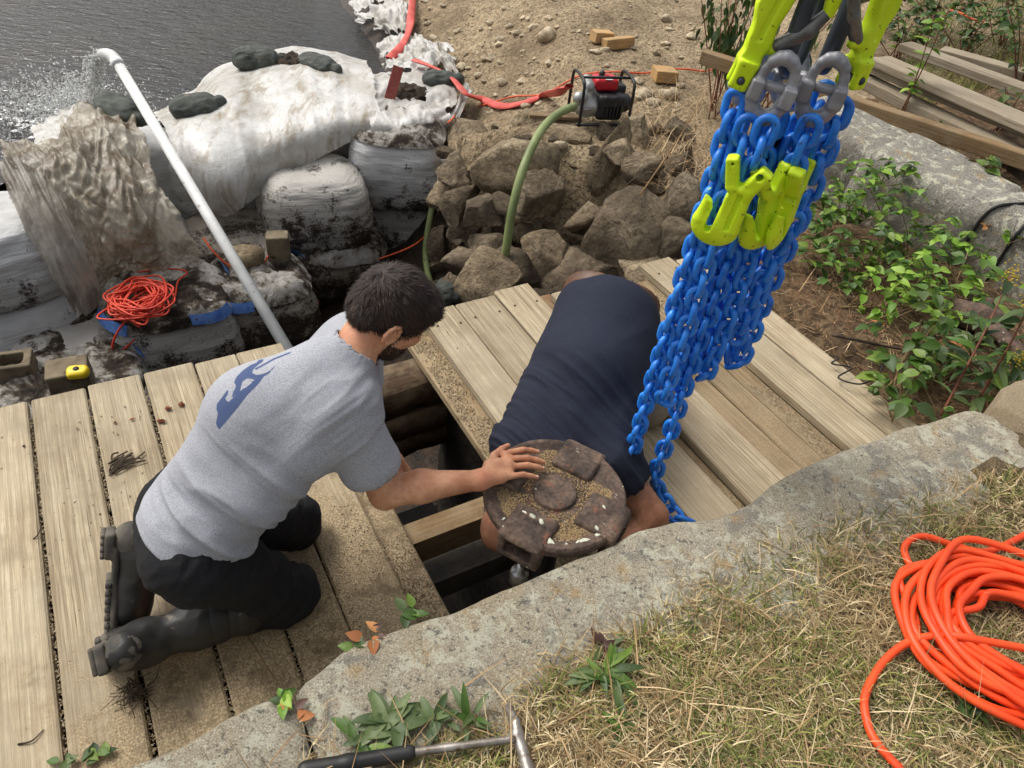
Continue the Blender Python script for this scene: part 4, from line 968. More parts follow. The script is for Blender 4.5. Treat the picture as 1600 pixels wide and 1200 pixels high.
t = NT('gravel_grains'); v = t.coords('Position')
M_GRAVEL = t.fin(t.ramp(t.noise(v, 120, 2, .8), [(.3, srgb(74, 62, 48)), (.5, srgb(136, 118, 90)), (.68, srgb(200, 188, 160))]), .95)
r_ = np.random.default_rng(3); ang = r_.random(9000) * 6.283; rad = .062 + .118 * np.sqrt(r_.random(9000))
ps = CC + np.stack([rad * np.cos(ang), rad * np.sin(ang), np.full(9000, -.0135)], -1); dens = fbm(ps, 14, 4, 77) + .35 * np.exp(-((rad - .11) / .05) ** 2)
sg = grains('sand', ps[dens > -.02], .0027, M_SAND, 5); sg['label'] = 'sandy grit lying in the dish of the iron capstan head'; sg['category'] = 'sand'

# ================================================================ lifting chains
t = NT('blue_paint'); v = t.coords('Object')
c = t.ramp(t.noise(v, 14, 5, .6), [(.35, srgb(24, 102, 196)), (.65, srgb(46, 138, 234))])
c = t.mix(t.ramp(t.noise(v, 70, 5, .75), [(.60, 0.0), (.65, .85)]), c, srgb(34, 44, 62))
c = t.mix(t.ramp(t.noise(v, 40, 5, .75), [(.61, 0.0), (.67, .55)]), c, srgb(112, 150, 190))
M_BLUE = t.fin(c, t.ramp(t.noise(v, 30, 4), [(.3, .28), (.7, .5)]), t.bump(t.noise(v, 60, 4, .6), .12, .003), 0, .5)
M_LIME = mottled('lime_paint', srgb(196, 226, 14), srgb(216, 244, 40), 9, .5, .2, 90, .002, spots=srgb(84, 90, 30), spot_scale=70, spot_t=.62, rand=False)
M_GREYPAINT = mottled('grey_forged_steel', srgb(136, 136, 140), srgb(170, 170, 174), 14, .45, .15, 60, .002, spots=srgb(78, 70, 66), spot_scale=45, spot_t=.68, metal=.3, rand=False)
M_DARKLINK = mottled('dark_grey_steel', srgb(52, 57, 64), srgb(76, 82, 90), 8, .42, .08, 50, .002, metal=.25, rand=False)
M_LATCH = mottled('worn_latch_steel', srgb(96, 96, 94), srgb(134, 132, 126), 20, .4, .1, 60, .002, metal=.4, spots=srgb(94, 70, 52), spot_scale=30, spot_t=.6, rand=False)
LPITCH, LD_, LR = .0465, .0192, .0205
a = np.linspace(-math.pi / 2, math.pi / 2, 9); e = LPITCH / 2 + LD_ / 2 - LR
cl = np.concatenate([np.stack([e + LR * np.cos(a), LR * np.sin(a), 0 * a], -1), np.stack([-e - LR * np.cos(a), -LR * np.sin(a), 0 * a], -1)])
LINK = MB().tube(cl, LD_ / 2, 10, closed=True).me('chain_link', M_BLUE)
SL0 = P(1240, 150, 1.5)
SL = thing('chain_sling', 'blue multi-leg lifting chain sling with lime hooks hanging from above', 'chain sling', (SL0[0], SL0[1], 1.9))
def leg(path, label=None, roll=0.0, jit=.12):
    path = spline(np.asarray(path, float), 400); seg = np.linalg.norm(np.diff(path, axis=0), axis=1); cum = np.concatenate([[0], np.cumsum(seg)])
    n = int(cum[-1] / LPITCH); g = empty('chain_leg', (0, 0, 0)); g.parent = SL; g.matrix_parent_inverse = Matrix.Translation(-Vector(SL.location))
    if label: g['label'] = label
    for i in range(n):
        s = (i + .5) * LPITCH; p = A(*[np.interp(s, cum, path[:, k]) for k in range(3)]); p2 = A(*[np.interp(s + .012, cum, path[:, k]) for k in range(3)]); p1 = A(*[np.interp(s - .012, cum, path[:, k]) for k in range(3)])
        tx = unit(p2 - p1); ref = A(1, .25, 0) if abs(tx[2]) > .5 else A(0, 0, 1)
        ty = unit(ref - tx * ref.dot(tx)); tz = np.cross(tx, ty); ang = roll + (math.pi / 2) * (i % 2) + random.uniform(-jit, jit)
        y2 = ty * math.cos(ang) + tz * math.sin(ang); z2 = np.cross(tx, y2)
        m = Matrix(((tx[0], y2[0], z2[0], p[0]), (tx[1], y2[1], z2[1], p[1]), (tx[2], y2[2], z2[2], p[2]), (0, 0, 0, 1)))
        o = bpy.data.objects.new('chain_link', LINK); COL.objects.link(o); o.parent = g; o.matrix_local = m
    return g
def V(px_, z=1.5, py=150, back=0.0):
    """vertical line through a photo pixel at height z; back = metres further from the camera"""
    p = P(px_, py, z); d = unit(A(p[0], p[1], 0)); return p[:2] + d[:2] * back
def vert(xy, z0, z1, n=4, wob=.006):
    return [A(xy[0] + random.uniform(-wob, wob), xy[1] + random.uniform(-wob, wob), z) for z in np.linspace(z0, z1, n)]
def loop2(xa, xb, ztop, zbot):
    """down one side, round, and up the other"""
    m = (xa + xb) / 2
    return vert(xa, ztop, zbot + .06) + [A(m[0], m[1], zbot)] + vert(xb, zbot + .06, ztop)
x1 = V(1152); leg(vert(x1, 1.50, .34, 5, .004) + [A(x1[0] - .01, x1[1] - .03, .24), A(x1[0] - .035, x1[1] - .08, .18), A(x1[0] - .08, x1[1] - .17, .10)], 'outermost left leg reaching down to the bent man\'s arm', .9)
leg(loop2(V(1186, back=-.05), V(1212, back=.03), 1.46, .57), None, .3)
leg(loop2(V(1166, back=.06), V(1236, back=.07), 1.44, .66), None, 1.2)
x4 = V(1226, back=.0); leg(vert(x4, 1.46, .40, 5, .004) + [A(x4[0], x4[1] - .01, .2), P(1040, 782, .07), P(1056, 806, .04), P(1084, 818, .03)], 'longest leg, its end lying on the planks', .6)
leg(loop2(V(1248, back=.05), V(1266, back=-.02), 1.46, .63), None, .2)
leg(loop2(V(1290, back=.06), V(1322, back=.0), 1.50, .665), 'right-hand leg hanging in a doubled loop', .8)
leg(vert(V(1214, back=-.09), 1.47, 1.325, 3, .002), None, .5); leg(vert(V(1284, back=-.09), 1.47, 1.31, 3, .002), None, .8)
leg(vert(V(1318, back=-.05), 1.50, 1.30, 3, .002), None, .2)
leg([A(*V(1320, back=-.04), 1.20), A(*V(1312, back=-.04), 1.10), A(*V(1300, back=-.02), .98), A(*V(1296, back=-.02), .75)], None, .2)
# camera-facing frame for the hooks, horizontal right and vertical up
HXR = unit(A(.95, -.30, 0)); HYR = unit(np.cross(A(0, 0, 1), HXR)); HZR = A(0, 0, 1)
def hookframe(o, tilt=0.0, yaw=0.0):
    x = HXR * math.cos(yaw) + HYR * math.sin(yaw); y = np.cross(HZR, x); z = HZR
    x, z = x * math.cos(tilt) + z * math.sin(tilt), -x * math.sin(tilt) + z * math.cos(tilt)
    R = np.stack([x, y, z], 1); return (lambda *p: o + R @ A(*p)), R
def grab_hook(o, tilt, yaw, label):
    W0, R = hookframe(o, tilt, yaw); S_ = 1.10; W = lambda x, y, z: W0(x * S_, y * S_, z * S_); 
    def rc(a, b, ra, rb, k=.02): return ('rc', a, b, ra * S_, rb * S_, k * S_)
    def bx(c, h, R, rd=.004, k=.005): return ('bx', c, h * S_, R, rd * S_, k * S_)
    ang = lambda a: R @ ry(a)
    pr = [bx(W(-.021, 0, -.010), A(.0135, .0170, .036), ang(-.36), .006, .006), bx(W(.031, 0, -.016), A(.0165, .0170, .036), ang(.42), .007, .006), bx(W(.012, 0, -.085), A(.027, .0165, .055), ang(-.05), .007, .008),
          el(W(-.010, 0, -.138), A(.054, .0185, .046) * S_, R, .006), rc(W(-.047, 0, -.130), W(-.045, 0, -.064), .0150, .0095, .006), cut(bx(W(-.0235, 0, -.105), A(.0075, .06, .044), R, .007)), cut(bx(W(-.034, 0, -.062), A(.016, .06, .022), ang(.5), .004)),
          cut(rc(W(.034, -.05, .004), W(.034, .05, .004), .0078, .0078)), cut(rc(W(-.028, -.05, .012), W(-.028, .05, .012), .0035, .0035)),
          cut(bx(W(.014, -.022, -.088), A(.0055, .0110, .044), R, .002)), cut(bx(W(.014, .022, -.088), A(.0055, .0110, .044), R, .002))]
    h = obj('grab_hook', sdf_mesh('grab_hook', pr, .0024, M_LIME, 1), SL); h['label'] = label
grab_hook(P(1163, 268, 1.36), -.10, .0, 'lime grab hook facing the camera, leftmost of three')
grab_hook(P(1204, 276, 1.335), .25, .75, 'lime grab hook in the middle, turned sideways')
grab_hook(P(1249, 272, 1.345), .10, 1.35, 'lime grab hook at the right, seen edge on')
def sling_hook(o, tilt, yaw, label, mirror=1):
    W, R = hookframe(o, tilt, yaw)
    Wm = lambda x, y, z: W(mirror * x, y, z)
    pr = [bx(Wm(0, -.020, -.002), A(.022, .009, .032), R, .008, .012), bx(Wm(0, .020, -.002), A(.022, .009, .032), R, .008, .012), rc(Wm(0, 0, .034), Wm(0, 0, .075), .026, .024, .02),
          rc(Wm(0, 0, .075), Wm(-.010, 0, .14), .026, .032, .015), rc(Wm(-.010, 0, .14), Wm(.004, 0, .205), .032, .033, .015), rc(Wm(.004, 0, .205), Wm(.045, 0, .245), .028, .028, .015), rc(Wm(.045, 0, .245), Wm(.09, 0, .225), .027, .022, .012), rc(Wm(.09, 0, .225), Wm(.104, 0, .165), .021, .013, .01),
          rc(Wm(.02, 0, .060), Wm(.048, 0, .062), .012, .011, .008), cut(rc(Wm(0, -.06, -.012), Wm(0, .06, -.012), .0085, .0085)),
          cut(bx(Wm(.05, -.038, .15), A(.2, .020, .12), R, .003)), cut(bx(Wm(.05, .038, .15), A(.2, .020, .12), R, .003)), cut(bx(Wm(-.004, -.022, .13), A(.007, .0075, .06), R, .003)), cut(bx(Wm(-.004, .022, .13), A(.007, .0075, .06), R, .003))]
    h = obj('sling_hook', sdf_mesh('sling_hook', pr, .0028, M_LIME, 1), SL); h['label'] = label
    la = [rc(Wm(.040, 0, .072), Wm(.085, 0, .120), .0145, .017, .006), rc(Wm(.085, 0, .120), Wm(.102, 0, .162), .017, .012, .006)]
    obj('latch', sdf_mesh('latch', la, .0026, M_LATCH, 1), h)
    MB().tube([Wm(0, -.031, -.012), Wm(0, .031, -.012)], .0075, 10).obj('pin', M_DARKLINK, h)
sling_hook(P(1160, 112, 1.55), -.22, .25, 'lime self-locking sling hook stowed upside down at the left')
sling_hook(P(1335, 112, 1.56) + A(0, .0, 0), -.02, .9, 'lime self-locking sling hook at the right edge of the sling', -1)
sling_hook(P(1268, 60, 1.62) + A(.03, .13, .0), -.3, .1, 'lime sling hook stowed behind the dark links')
def oblong(c, w, l, r, yaw, lean=0.0):
    a = np.linspace(0, 2 * math.pi, 48, endpoint=False); ca, sa = np.cos(a), np.sin(a)
    x = (w / 2) * np.sign(ca) * np.abs(ca) ** .85; z = (l / 2) * sa
    d = A(math.cos(yaw), math.sin(yaw), 0); return [c + d * xx + A(0, 0, zz) + np.cross(d, A(0, 0, 1)) * lean * zz for xx, zz in zip(x, z)]
b1 = P(1238, 108, 1.555); b2_ = P(1293, 104, 1.56)
for b, yw in ((b1, 1.0), (b2_, 1.25)):
    MB().tube(oblong(b + A(.0, .0, .13), .115, .26, .0, yw, .06), .0185, 14, closed=True).obj('sub_link', M_DARKLINK, SL)
MB().tube(oblong((b1 + b2_) / 2 + A(0, 0, .40), .19, .34, 0, .1), .018, 14, closed=True).obj('master_link', M_DARKLINK, SL)
def coupling(o, yaw, tilt, label):
    W0, R = hookframe(o, tilt, yaw); pr = []; K_ = 1.16; W = lambda x, y, z: W0(x * K_, y * K_, z * K_)
    up = [W(.030 * math.cos(a), 0, .012 + .042 * math.sin(a)) for a in np.linspace(.0, math.pi, 9)]
    dn = [W(.031 * math.cos(a), 0, -.012 - .048 * math.sin(a)) for a in np.linspace(.0, math.pi, 9)]
    pr += chain_rc(up, np.array([.012, .0105, .011, .0125, .0135, .0125, .011, .0105, .012]) * K_, .004) + chain_rc(dn, np.array([.014, .014, .0145, .0155, .0165, .0155, .0145, .014, .014]) * K_, .004)
    for s in (-1, 1): pr += [bx(W(s * .031, 0, -.010), A(.013, .021, .020) * K_, R, .006, .006), cut(bx(W(s * .031, 0, .020), A(.02, .0042, .022) * K_, R, .002)), bx(W(s * .029, 0, .010), A(.0065, .009, .018) * K_, R, .004, .003)]
    h = obj('coupling_link', sdf_mesh('coupling_link', pr, .0022, M_GREYPAINT, 1), SL); h['label'] = label
    MB().tube([W(-.044, 0, 0), W(.044, 0, 0)], .011, 12).obj('pin', M_GREYPAINT, h)
coupling(P(1209, 136, 1.535), .15, -.12, 'grey forged coupling link at the front left'); coupling(P(1287, 138, 1.535), .05, -.05, 'grey forged coupling link at the front right')
coupling(P(1186, 138, 1.50) + A(.0, .10, .0), .6, .15, 'grey coupling link behind the left one'); coupling(P(1250, 140, 1.50) + A(.0, .10, .0), -.3, .2, 'grey coupling link behind the right one')
tg = P(1206, 240, 1.36) + A(.0, .03, 0)
MB().box((0, 0, 0), (.016, .003, .06), None, .002).obj('identification_tag', M_BLACKPIPE, SL, False, loc=tg - np.array(SL.location), rot=(.1, .25, .3))
# ================================================================ rubble wall of the pit
def ico(sub):
    bm = bmesh.new(); bmesh.ops.create_icosphere(bm, subdivisions=sub, radius=1.0)
    v = np.array([x.co[:] for x in bm.verts]); f = np.array([[q.index for q in x.verts] for x in bm.faces]); bm.free(); return v, f
ICO = {k: ico(k) for k in (2, 3, 4)}
def rock_mesh(name, r, seed, mat, sub=3, cuts=15, rough=.075):
    v, f = ICO[sub]; v = v.copy(); g = np.random.default_rng(seed)
    for _ in range(cuts):
        n = unit(g.normal(size=3)); o = g.uniform(.38, .80); d = v @ n - o; v = v - np.maximum(d, 0)[:, None] * n * .96
    nn = v / np.linalg.norm(v, axis=1)[:, None]
    v = v + nn * (rough * fbm(v + seed * 3.1, 1.7, 4, seed) + rough * .6 * ridged(v + seed, 4.0, 3, seed) + rough * .25 * fbm(v + seed, 11, 2, seed + 3))[:, None]
    return mesh(name, v * np.asarray(r), f, mat, True)
def GP(px_, py_, off=0.0):
    z = 0.0
    for _ in range(12):
        p = P(px_, py_, z); z = .35 * z + .65 * float(ground_h(A(p[0]), A(p[1]))[0])
    p = P(px_, py_, z); p[2] += off; return p
RW = thing('rubble_wall', 'rough dry-laid fieldstone wall on the far side of the pit', 'wall', (0, 4.4, -1.7))
RWL = np.array(RW.location)
hero = [((735, 212), -.14, (.29, .24, .16), .5), ((787, 258), -.30, (.30, .27, .23), .2), ((712, 272), -.40, (.15, .15, .13), 0), ((716, 318), -.62, (.17, .15, .14), .4), ((733, 350), -.80, (.16, .15, .14), 1), ((703, 300), -.55, (.15, .15, .15), 1),
        ((760, 330), -.62, (.19, .17, .16), .4), ((770, 395), -.98, (.2, .18, .18), .2), ((730, 410), -1.15, (.17, .15, .16), .4), ((715, 440), -1.35, (.2, .16, .16), .7), ((765, 440), -1.25, (.2, .18, .18), .1), ((690, 385), -1.15, (.13, .13, .2), .2),
        ((870, 338), -.42, (.25, .22, .24), .3), ((838, 300), -.42, (.16, .15, .2), .8), ((820, 372), -.72, (.17, .16, .17), .2), ((850, 412), -.85, (.2, .18, .17), .4), ((902, 418), -.72, (.22, .2, .17), .2), ((808, 425), -.98, (.18, .17, .16), .5),
        ((962, 372), -.42, (.31, .28, .30), .6), ((925, 300), -.25, (.19, .16, .2), .2), ((1015, 420), -.45, (.2, .2, .16), .3), ((940, 430), -.62, (.22, .2, .15), .3), ((1045, 392), -.3, (.17, .16, .16), .1), ((1040, 345), -.16, (.13, .12, .1), .1),
        ((946, 258), -.02, (.15, .15, .30), .6), ((990, 214), .03, (.15, .13, .15), .1), ((842, 186), -.05, (.28, .11, .10), .3), ((892, 212), -.06, (.20, .1, .07), -.4), ((893, 252), -.15, (.16, .1, .06), -.6), ((846, 262), -.2, (.14, .06, .05), -.7),
        ((975, 245), -.05, (.14, .12, .1), .4), ((1010, 262), -.05, (.14, .12, .12), .5), ((1063, 318), -.02, (.18, .16, .18), .3), ((1080, 385), -.15, (.14, .12, .12), .2), ((1062, 262), .02, (.2, .12, .14), .8), ((915, 345), -.4, (.15, .14, .14), .3)]
for i, (q, z, r, yaw) in enumerate(hero):
    p = GP(q[0], q[1]); cd = unit(A(0, 0, CAM_H) - p); p = p + cd * min(r) * .5
    obj('stone', rock_mesh('stone', np.array(r) * 1.25, 100 + i, M_ROCK if (q[1] < 262 or i % 5 == 0) else M_ROCKD, 4, 16), RW, loc=p - RWL, rot=(random.uniform(-.2, .2), random.uniform(-.2, .2), yaw))
fill = [rock_mesh('stone', (1.2, 1.0, .95), 300 + k, M_ROCKD, 3, 15) for k in range(8)]
rs = random.Random(5); taken = [(q[0], q[1], 200 * max(r[0], r[1]) * .62) for q, z, r, yw in hero]
for k in range(900):
    x_ = rs.uniform(682, 1085); y_ = rs.uniform(205, 470); rp = rs.choice((9, 12, 16, 21, 26))
    if x_ > 1000 and y_ > 430: continue
    if any((x_ - a) ** 2 + (y_ - b) ** 2 < (c * .8 + rp * .72) ** 2 for a, b, c in taken): continue
    taken.append((x_, y_, rp)); p = GP(x_, y_); dep = np.linalg.norm(p - A(0, 0, CAM_H)) * .93; sc = rp * dep / F_PX * 1.25
    obj('stone', rs.choice(fill), RW, loc=p + unit(A(0, 0, CAM_H) - p) * sc * .12 - RWL, rot=(rs.random() * 6, rs.uniform(-.4, .4), rs.random() * 6), scale=(sc * 1.15, sc, sc * .9))
# loose stones and pebbles on the bank
pebs = [rock_mesh('stone', (1, .8, .6), 400 + k, M_PEBBLE, 3, 4, .06) for k in range(8)]
def loose(px_, py_, s, label, seed=0, sq=(1, 1, 1), group='loose stones on the dirt bank'):
    p = GP(px_, py_, s * .18); o = obj('stone', pebs[seed % 8], None, loc=p, rot=(random.uniform(-.3, .3), random.uniform(-.3, .3), random.random() * 6), scale=(s * sq[0], s * sq[1], s * sq[2])); tag(o, label, 'stone', group)
GEN = 'small rounded pale stone lying on the dirt bank beyond the pit'
named = [((853, 58), .13, 'large dusty half-buried stone in the middle of the dirt bank'), ((1004, 150), .09, 'whitish stone just right of the pump'), ((1018, 163), .06, 'smooth oval pebble right of the pump'), ((1040, 150), .10, 'flat tan stone below the square wood offcut'),
         ((1043, 33), .08, 'grey half-sunk stone near the top of the bank'), ((1082, 60), .07, 'pale stone left of the drooping bush'), ((780, 70), .06, 'pointed pale stone left of the dusty boulder'), ((668, 38), .05, 'orange-brown stone beside the red hose at the top'),
         ((875, 228), .06, 'small cream stone between the slabs by the green hose'), ((860, 272), .05, 'flat small stone in the dark soil of the wall'), ((720, 108), .07, 'flat stone edge at the white sheet')]
for i, (q, s, lb) in enumerate(named): loose(q[0], q[1], s, lb, i)
for k in range(260):
    x_ = random.uniform(655, 1090); y_ = random.uniform(-10, 185)
    if x_ < 655 + (y_ > 60) * (y_ - 60) * .9 or (870 < x_ < 990 and 110 < y_ < 210): continue
    if random.random() > (1.15 - (x_ - 655) / 420): continue
    sz_ = random.choice([.02, .024, .028, .035, .035, .045, .06]); zn = 'beside the white plastic and red hose' if x_ < 760 else 'left of the pump' if x_ < 872 else 'above the pump near the wood offcuts' if y_ < 100 else 'right of the pump'
    kd = 'tiny pale pebble' if sz_ < .026 else 'small rounded stone' if sz_ < .04 else 'fist-sized pale stone'
    loose(x_, y_, sz_, kd + ' on the dirt bank ' + zn, k, (1, random.uniform(.7, 1), random.uniform(.6, 1)), kd + 's on the bank ' + zn)
rr = np.random.default_rng(9); gx = rr.uniform(640, 1110, 9000); gy = rr.uniform(-20, 330, 9000)
gp = PV_(gx, gy, -.05); gp[:, 2] = ground_h(gp[:, 0], gp[:, 1]) + .003; gp = gp[gp[:, 2] > -.6]
g_ = grains('gravel', gp, .009, M_GRAVEL, 12); g_['label'] = 'fine gravel and grit strewn over the dirt bank'; g_['category'] = 'gravel'

from mathutils.bvhtree import BVHTree
# ================================================================ granite blocks of the terrace wall (right)
def rbox(name, h, amp, seed, mat, n=14):
    m = MB(); h = np.asarray(h, float); V_ = []; F_ = []
    for ax in range(3):
        o1, o2 = [(1, 2), (2, 0), (0, 1)][ax]
        for sg_ in (-1, 1):
            a, b = np.meshgrid(np.linspace(-1, 1, n), np.linspace(-1, 1, n), indexing='ij'); g = np.zeros((n, n, 3)); g[..., ax] = sg_; g[..., o1] = a; g[..., o2] = b * sg_
            base = len(V_) * n * n; V_.append(g.reshape(-1, 3) * h); F_.append(gridfaces(n, n) + base)
    v = np.concatenate(V_); f = np.concatenate(F_); rr_ = .08 * h.min() / .2; core = np.clip(v, -(h - rr_), h - rr_); d = v - core; L = np.linalg.norm(d, axis=1)[:, None] + 1e-9; out = d / L
    v = core + out * np.minimum(L, rr_); q = v + seed * 7.7
    v = v + out * (amp * fbm(q, 2.5, 4, seed) + amp * .6 * ridged(q, 5, 3, seed) + amp * .25 * fbm(q, 20, 3, seed))[:, None]
    me = mesh(name, v, f, mat, True); bm = bmesh.new(); bm.from_mesh(me); bmesh.ops.remove_doubles(bm, verts=bm.verts, dist=1e-4); bmesh.ops.recalc_face_normals(bm, faces=bm.faces); bm.to_mesh(me); bm.free(); return me
wyaw = math.atan2(WDIR[1], WDIR[0])
WLEN = float(np.linalg.norm(WALL_B - WALL_A))
for wt_, h, yw, lb, sd_ in ((.16, (.36, .26, .27), .18, 'pale granite block of the terrace wall behind the chains', 1), (.82, (.40, .27, .25), .03, 'long granite block in the middle of the terrace wall', 2), (1.46, (.31, .24, .25), -.12, 'grey granite block at the right with a black cord over it', 3), (2.1, (.3, .3, .25), 0, 'granite block cut off by the right edge', 4)):
    q = WALL_A + WDIR * wt_ + WNRM * .24; p = A(q[0], q[1], .18)
    tag(obj('granite_block', rbox('granite_block', h, .03, sd_, M_GRANITE2), None, loc=p, rot=(.05, .08, wyaw + yw)), lb, 'stone', 'granite terrace wall blocks')
BLOCKS = [o for o in COL.objects if o.name.startswith('granite_block')]
# rusty iron part with a square hole, half hidden under the vine
IR = thing('iron_casting', 'round rusty iron casting with a square hole beside the vine', 'casting', P(1530, 488, .05))
ip = P(1530, 488, .10)
MB().lathe([(.0005, -.1), (.15, -.1), (.155, .0), (.14, .03), (.09, .035), (.07, .05), (.0005, .05)], ip, 30, rx(-.5) @ ry(.2)).obj('disc', M_IRON, IR)
R_i = rx(-.5) @ ry(.2) @ rz(.78)
obj('hub', sdf_mesh('hub', [bx(ip + R_i @ A(0, 0, .055), A(.055, .055, .025), R_i, .008), cut(bx(ip + R_i @ A(0, 0, .075), A(.030, .030, .03), R_i, .003))], .005, M_IRON, 1), IR)
MB().tube([P(1545, 505, .12), P(1575, 535, .10), P(1640, 590, .10)], .035, 12).obj('rod', M_IRON, IR)

# ================================================================ bulk bags of the dam
def bag_mat(name, base, soil_amt, seed):
    t = NT(name); v = t.coords('Object'); g = t.coords('Generated', rand=False)
    c = t.ramp(t.noise(v, 5, 5), [(.3, tuple(x * .78 for x in base[:3]) + (1,)), (.7, base)])
    sx = t.n('ShaderNodeSeparateXYZ'); t.l(g, sx.inputs[0])
    f = t.math('ADD', t.math('MULTIPLY', t.math('SUBTRACT', .62, sx.outputs[2]), .9), t.math('MULTIPLY', t.math('SUBTRACT', t.noise(v, 5, 6, .7), .5), 3.6))
    f = t.math('ADD', f, soil_amt); f2 = t.math('ADD', f, t.math('MULTIPLY', t.math('SUBTRACT', t.noise(v, 60, 4, .85), .5), 3.4))
    c = t.mix(t.ramp(f, [(.3, 0.0), (.75, .75)]), c, srgb(92, 82, 68))
    c = t.mix(t.ramp(f2, [(.48, 0.0), (.66, .92)]), c, srgb(40, 33, 27))
    wv = t.noise(t.coords('Object', (1, 1, 9)), 7, 4, .6, .5)
    h = t.math('ADD', wv, t.math('MULTIPLY', t.noise(v, 12, 5), .8))
    return t.fin(c, .65, t.bump(h, .55, .02), 0, .3)
M_BAGW = bag_mat('white_woven_bag', srgb(196, 196, 194), .06, 1); M_BAGM = bag_mat('muddy_woven_bag', srgb(182, 178, 170), .42, 2); M_BAGD = bag_mat('soiled_woven_bag', srgb(150, 142, 130), .66, 3)
M_STRAP = mottled('blue_webbing', srgb(52, 88, 150), srgb(88, 124, 184), 20, .8, .3, 200, .002, spots=srgb(70, 66, 62), spot_scale=20, spot_t=.6)
t = NT('soil_and_fabric'); v = t.coords('Object')
c = t.ramp(t.noise(v, 5, 8, .72, .4), [(.40, srgb(40, 33, 27)), (.47, srgb(78, 68, 56)), (.52, srgb(150, 144, 134)), (.62, srgb(186, 183, 177))])
M_TOPSOIL = t.fin(c, .85, t.bump(t.noise(v, 18, 7, .75, .5), .9, .04), 0, .3)
def bag(px_, py_, ztop, h, w, dp, yaw, mat, label, top=None, straps=0, seed=0, tilt=(0, 0), push=0.0):
    """soft cuboid sack; px,py = middle of its top"""
    c = P(px_, py_, ztop); d = unit(A(c[0], c[1], 0)); c = c + d * push; n = 30
    V_ = []; F_ = []
    for ax in range(3):
        o1, o2 = [(1, 2), (2, 0), (0, 1)][ax]
        for sg_ in (-1, 1):
            a, b = np.meshgrid(np.linspace(-1, 1, n), np.linspace(-1, 1, n), indexing='ij'); g = np.zeros((n, n, 3)); g[..., ax] = sg_; g[..., o1] = a; g[..., o2] = b * sg_
            F_.append(gridfaces(n, n) + len(V_) * n * n); V_.append(g.reshape(-1, 3))
    v = np.concatenate(V_); f = np.concatenate(F_)
    # superellipsoid: barrel sides, flattish top and bottom
    e = 3.4; rxy = (np.abs(v[:, 0]) ** e + np.abs(v[:, 1]) ** e) ** (1 / e); r3 = (rxy ** 5 + np.abs(v[:, 2]) ** 5) ** .2; s = v / r3[:, None]
    bulge = 1 + .13 * np.cos(s[:, 2] * 1.5) - .06 * (s[:, 2] > 0) * s[:, 2]
    p = s * A(w / 2, dp / 2, h / 2); p[:, :2] *= bulge[:, None] * .92
    q = p + seed * 5.3
    wr = .010 * ridged(q * A(1.0, 1.0, 7.0), 4.2, 2, seed) + .014 * ridged(q * A(1.2, 1.2, 3.0), 2.6, 3, seed) + .02 * fbm(q, 3, 3, seed + 1)
    corner = (np.abs(s[:, 0] * s[:, 1])) ** 2; wr = wr + .03 * corner
    p = p + s / np.linalg.norm(s, axis=1)[:, None] * wr[:, None]
    root = thing('bulk_bag', label, 'bulk bag', (c[0], c[1], ztop - h), 'bulk bags of the cofferdam')
    me = mesh('sack', p, f, mat, True); bm = bmesh.new(); bm.from_mesh(me); bmesh.ops.remove_doubles(bm, verts=bm.verts, dist=1e-4); bmesh.ops.recalc_face_normals(bm, faces=bm.faces); bm.to_mesh(me); bm.free()
    o = obj('sack', me, root, loc=(0, 0, h / 2), rot=(tilt[0], tilt[1], yaw))
    if top:   # crumpled open mouth with soil
        m = 44; a, b = np.meshgrid(np.linspace(-1, 1, m), np.linspace(-1, 1, m), indexing='ij'); e = 3.0; r = (np.abs(a) ** e + np.abs(b) ** e) ** (1 / e); k = np.maximum(np.abs(a), np.abs(b)) / np.maximum(r, 1e-6)
        g = np.stack([a * k * w * .49, b * k * dp * .49, 0 * a], -1); rr_ = np.maximum(np.abs(a), np.abs(b))
        q = g + seed * 3.3
        g[..., 2] = .5 * h + .035 + (.055 * ridged(q, 6.5, 3, seed) + .05 * fbm(q, 3, 3, seed + 3)) * (1 - rr_ ** 6) - .10 * rr_ ** 8 - (.05 if top == 'soil' else 0) * (1 - rr_ ** 2)
        g[..., :2] += .02 * np.stack([fbm(q, 9, 3, seed + 5), fbm(q, 9, 3, seed + 6)], -1)
        obj('bag_mouth', surfgrid('bag_mouth', g, M_TOPSOIL), root, loc=(0, 0, h / 2), rot=(tilt[0], tilt[1], yaw))
    for k in range(straps):   # webbing stitched round the rim, with a lifting loop end
        a0 = k * math.pi / 2 + .35 + random.uniform(-.2, .2); sp_ = random.uniform(.45, .85); aa = np.linspace(a0, a0 + sp_, 18)
        def rim(a, o): cx, sy = np.cos(a), np.sin(a); e_ = 3.2; q_ = 1 / (np.abs(cx) ** e_ + np.abs(sy) ** e_) ** (1 / e_); return np.stack([cx * q_ * (w * .475 + o), sy * q_ * (dp * .475 + o), 0 * a], -1)
        z_ = h * .5 - .015 + .02 * np.sin(aa * 5 + k); b0 = rim(aa, .035); b1 = rim(aa, .000); b0[:, 2] = z_ - .035; b1[:, 2] = z_ + .03
        obj('strap', surfgrid('strap', np.stack([b0, (b0 + b1) / 2 + A(0, 0, .008), b1], 1), M_STRAP), root, loc=(0, 0, h / 2), rot=(tilt[0], tilt[1], yaw))
    return root
bag(258, 452, -.98, .78, .86, .80, .55, M_BAGM, 'bulk bag in the pit with the orange cord coiled on top', 'fabric', 4, 1)
bag(400, 428, -1.02, .66, .76, .7, .5, M_BAGD, 'muddy bulk bag under the white pipe with a brick on it', 'fabric', 3, 2)
bag(512, 352, -1.08, .62, .86, .74, .7, M_BAGD, 'blackened bulk bag slumped open behind the kneeling man', 'fabric', 1, 3, (.25, .15))
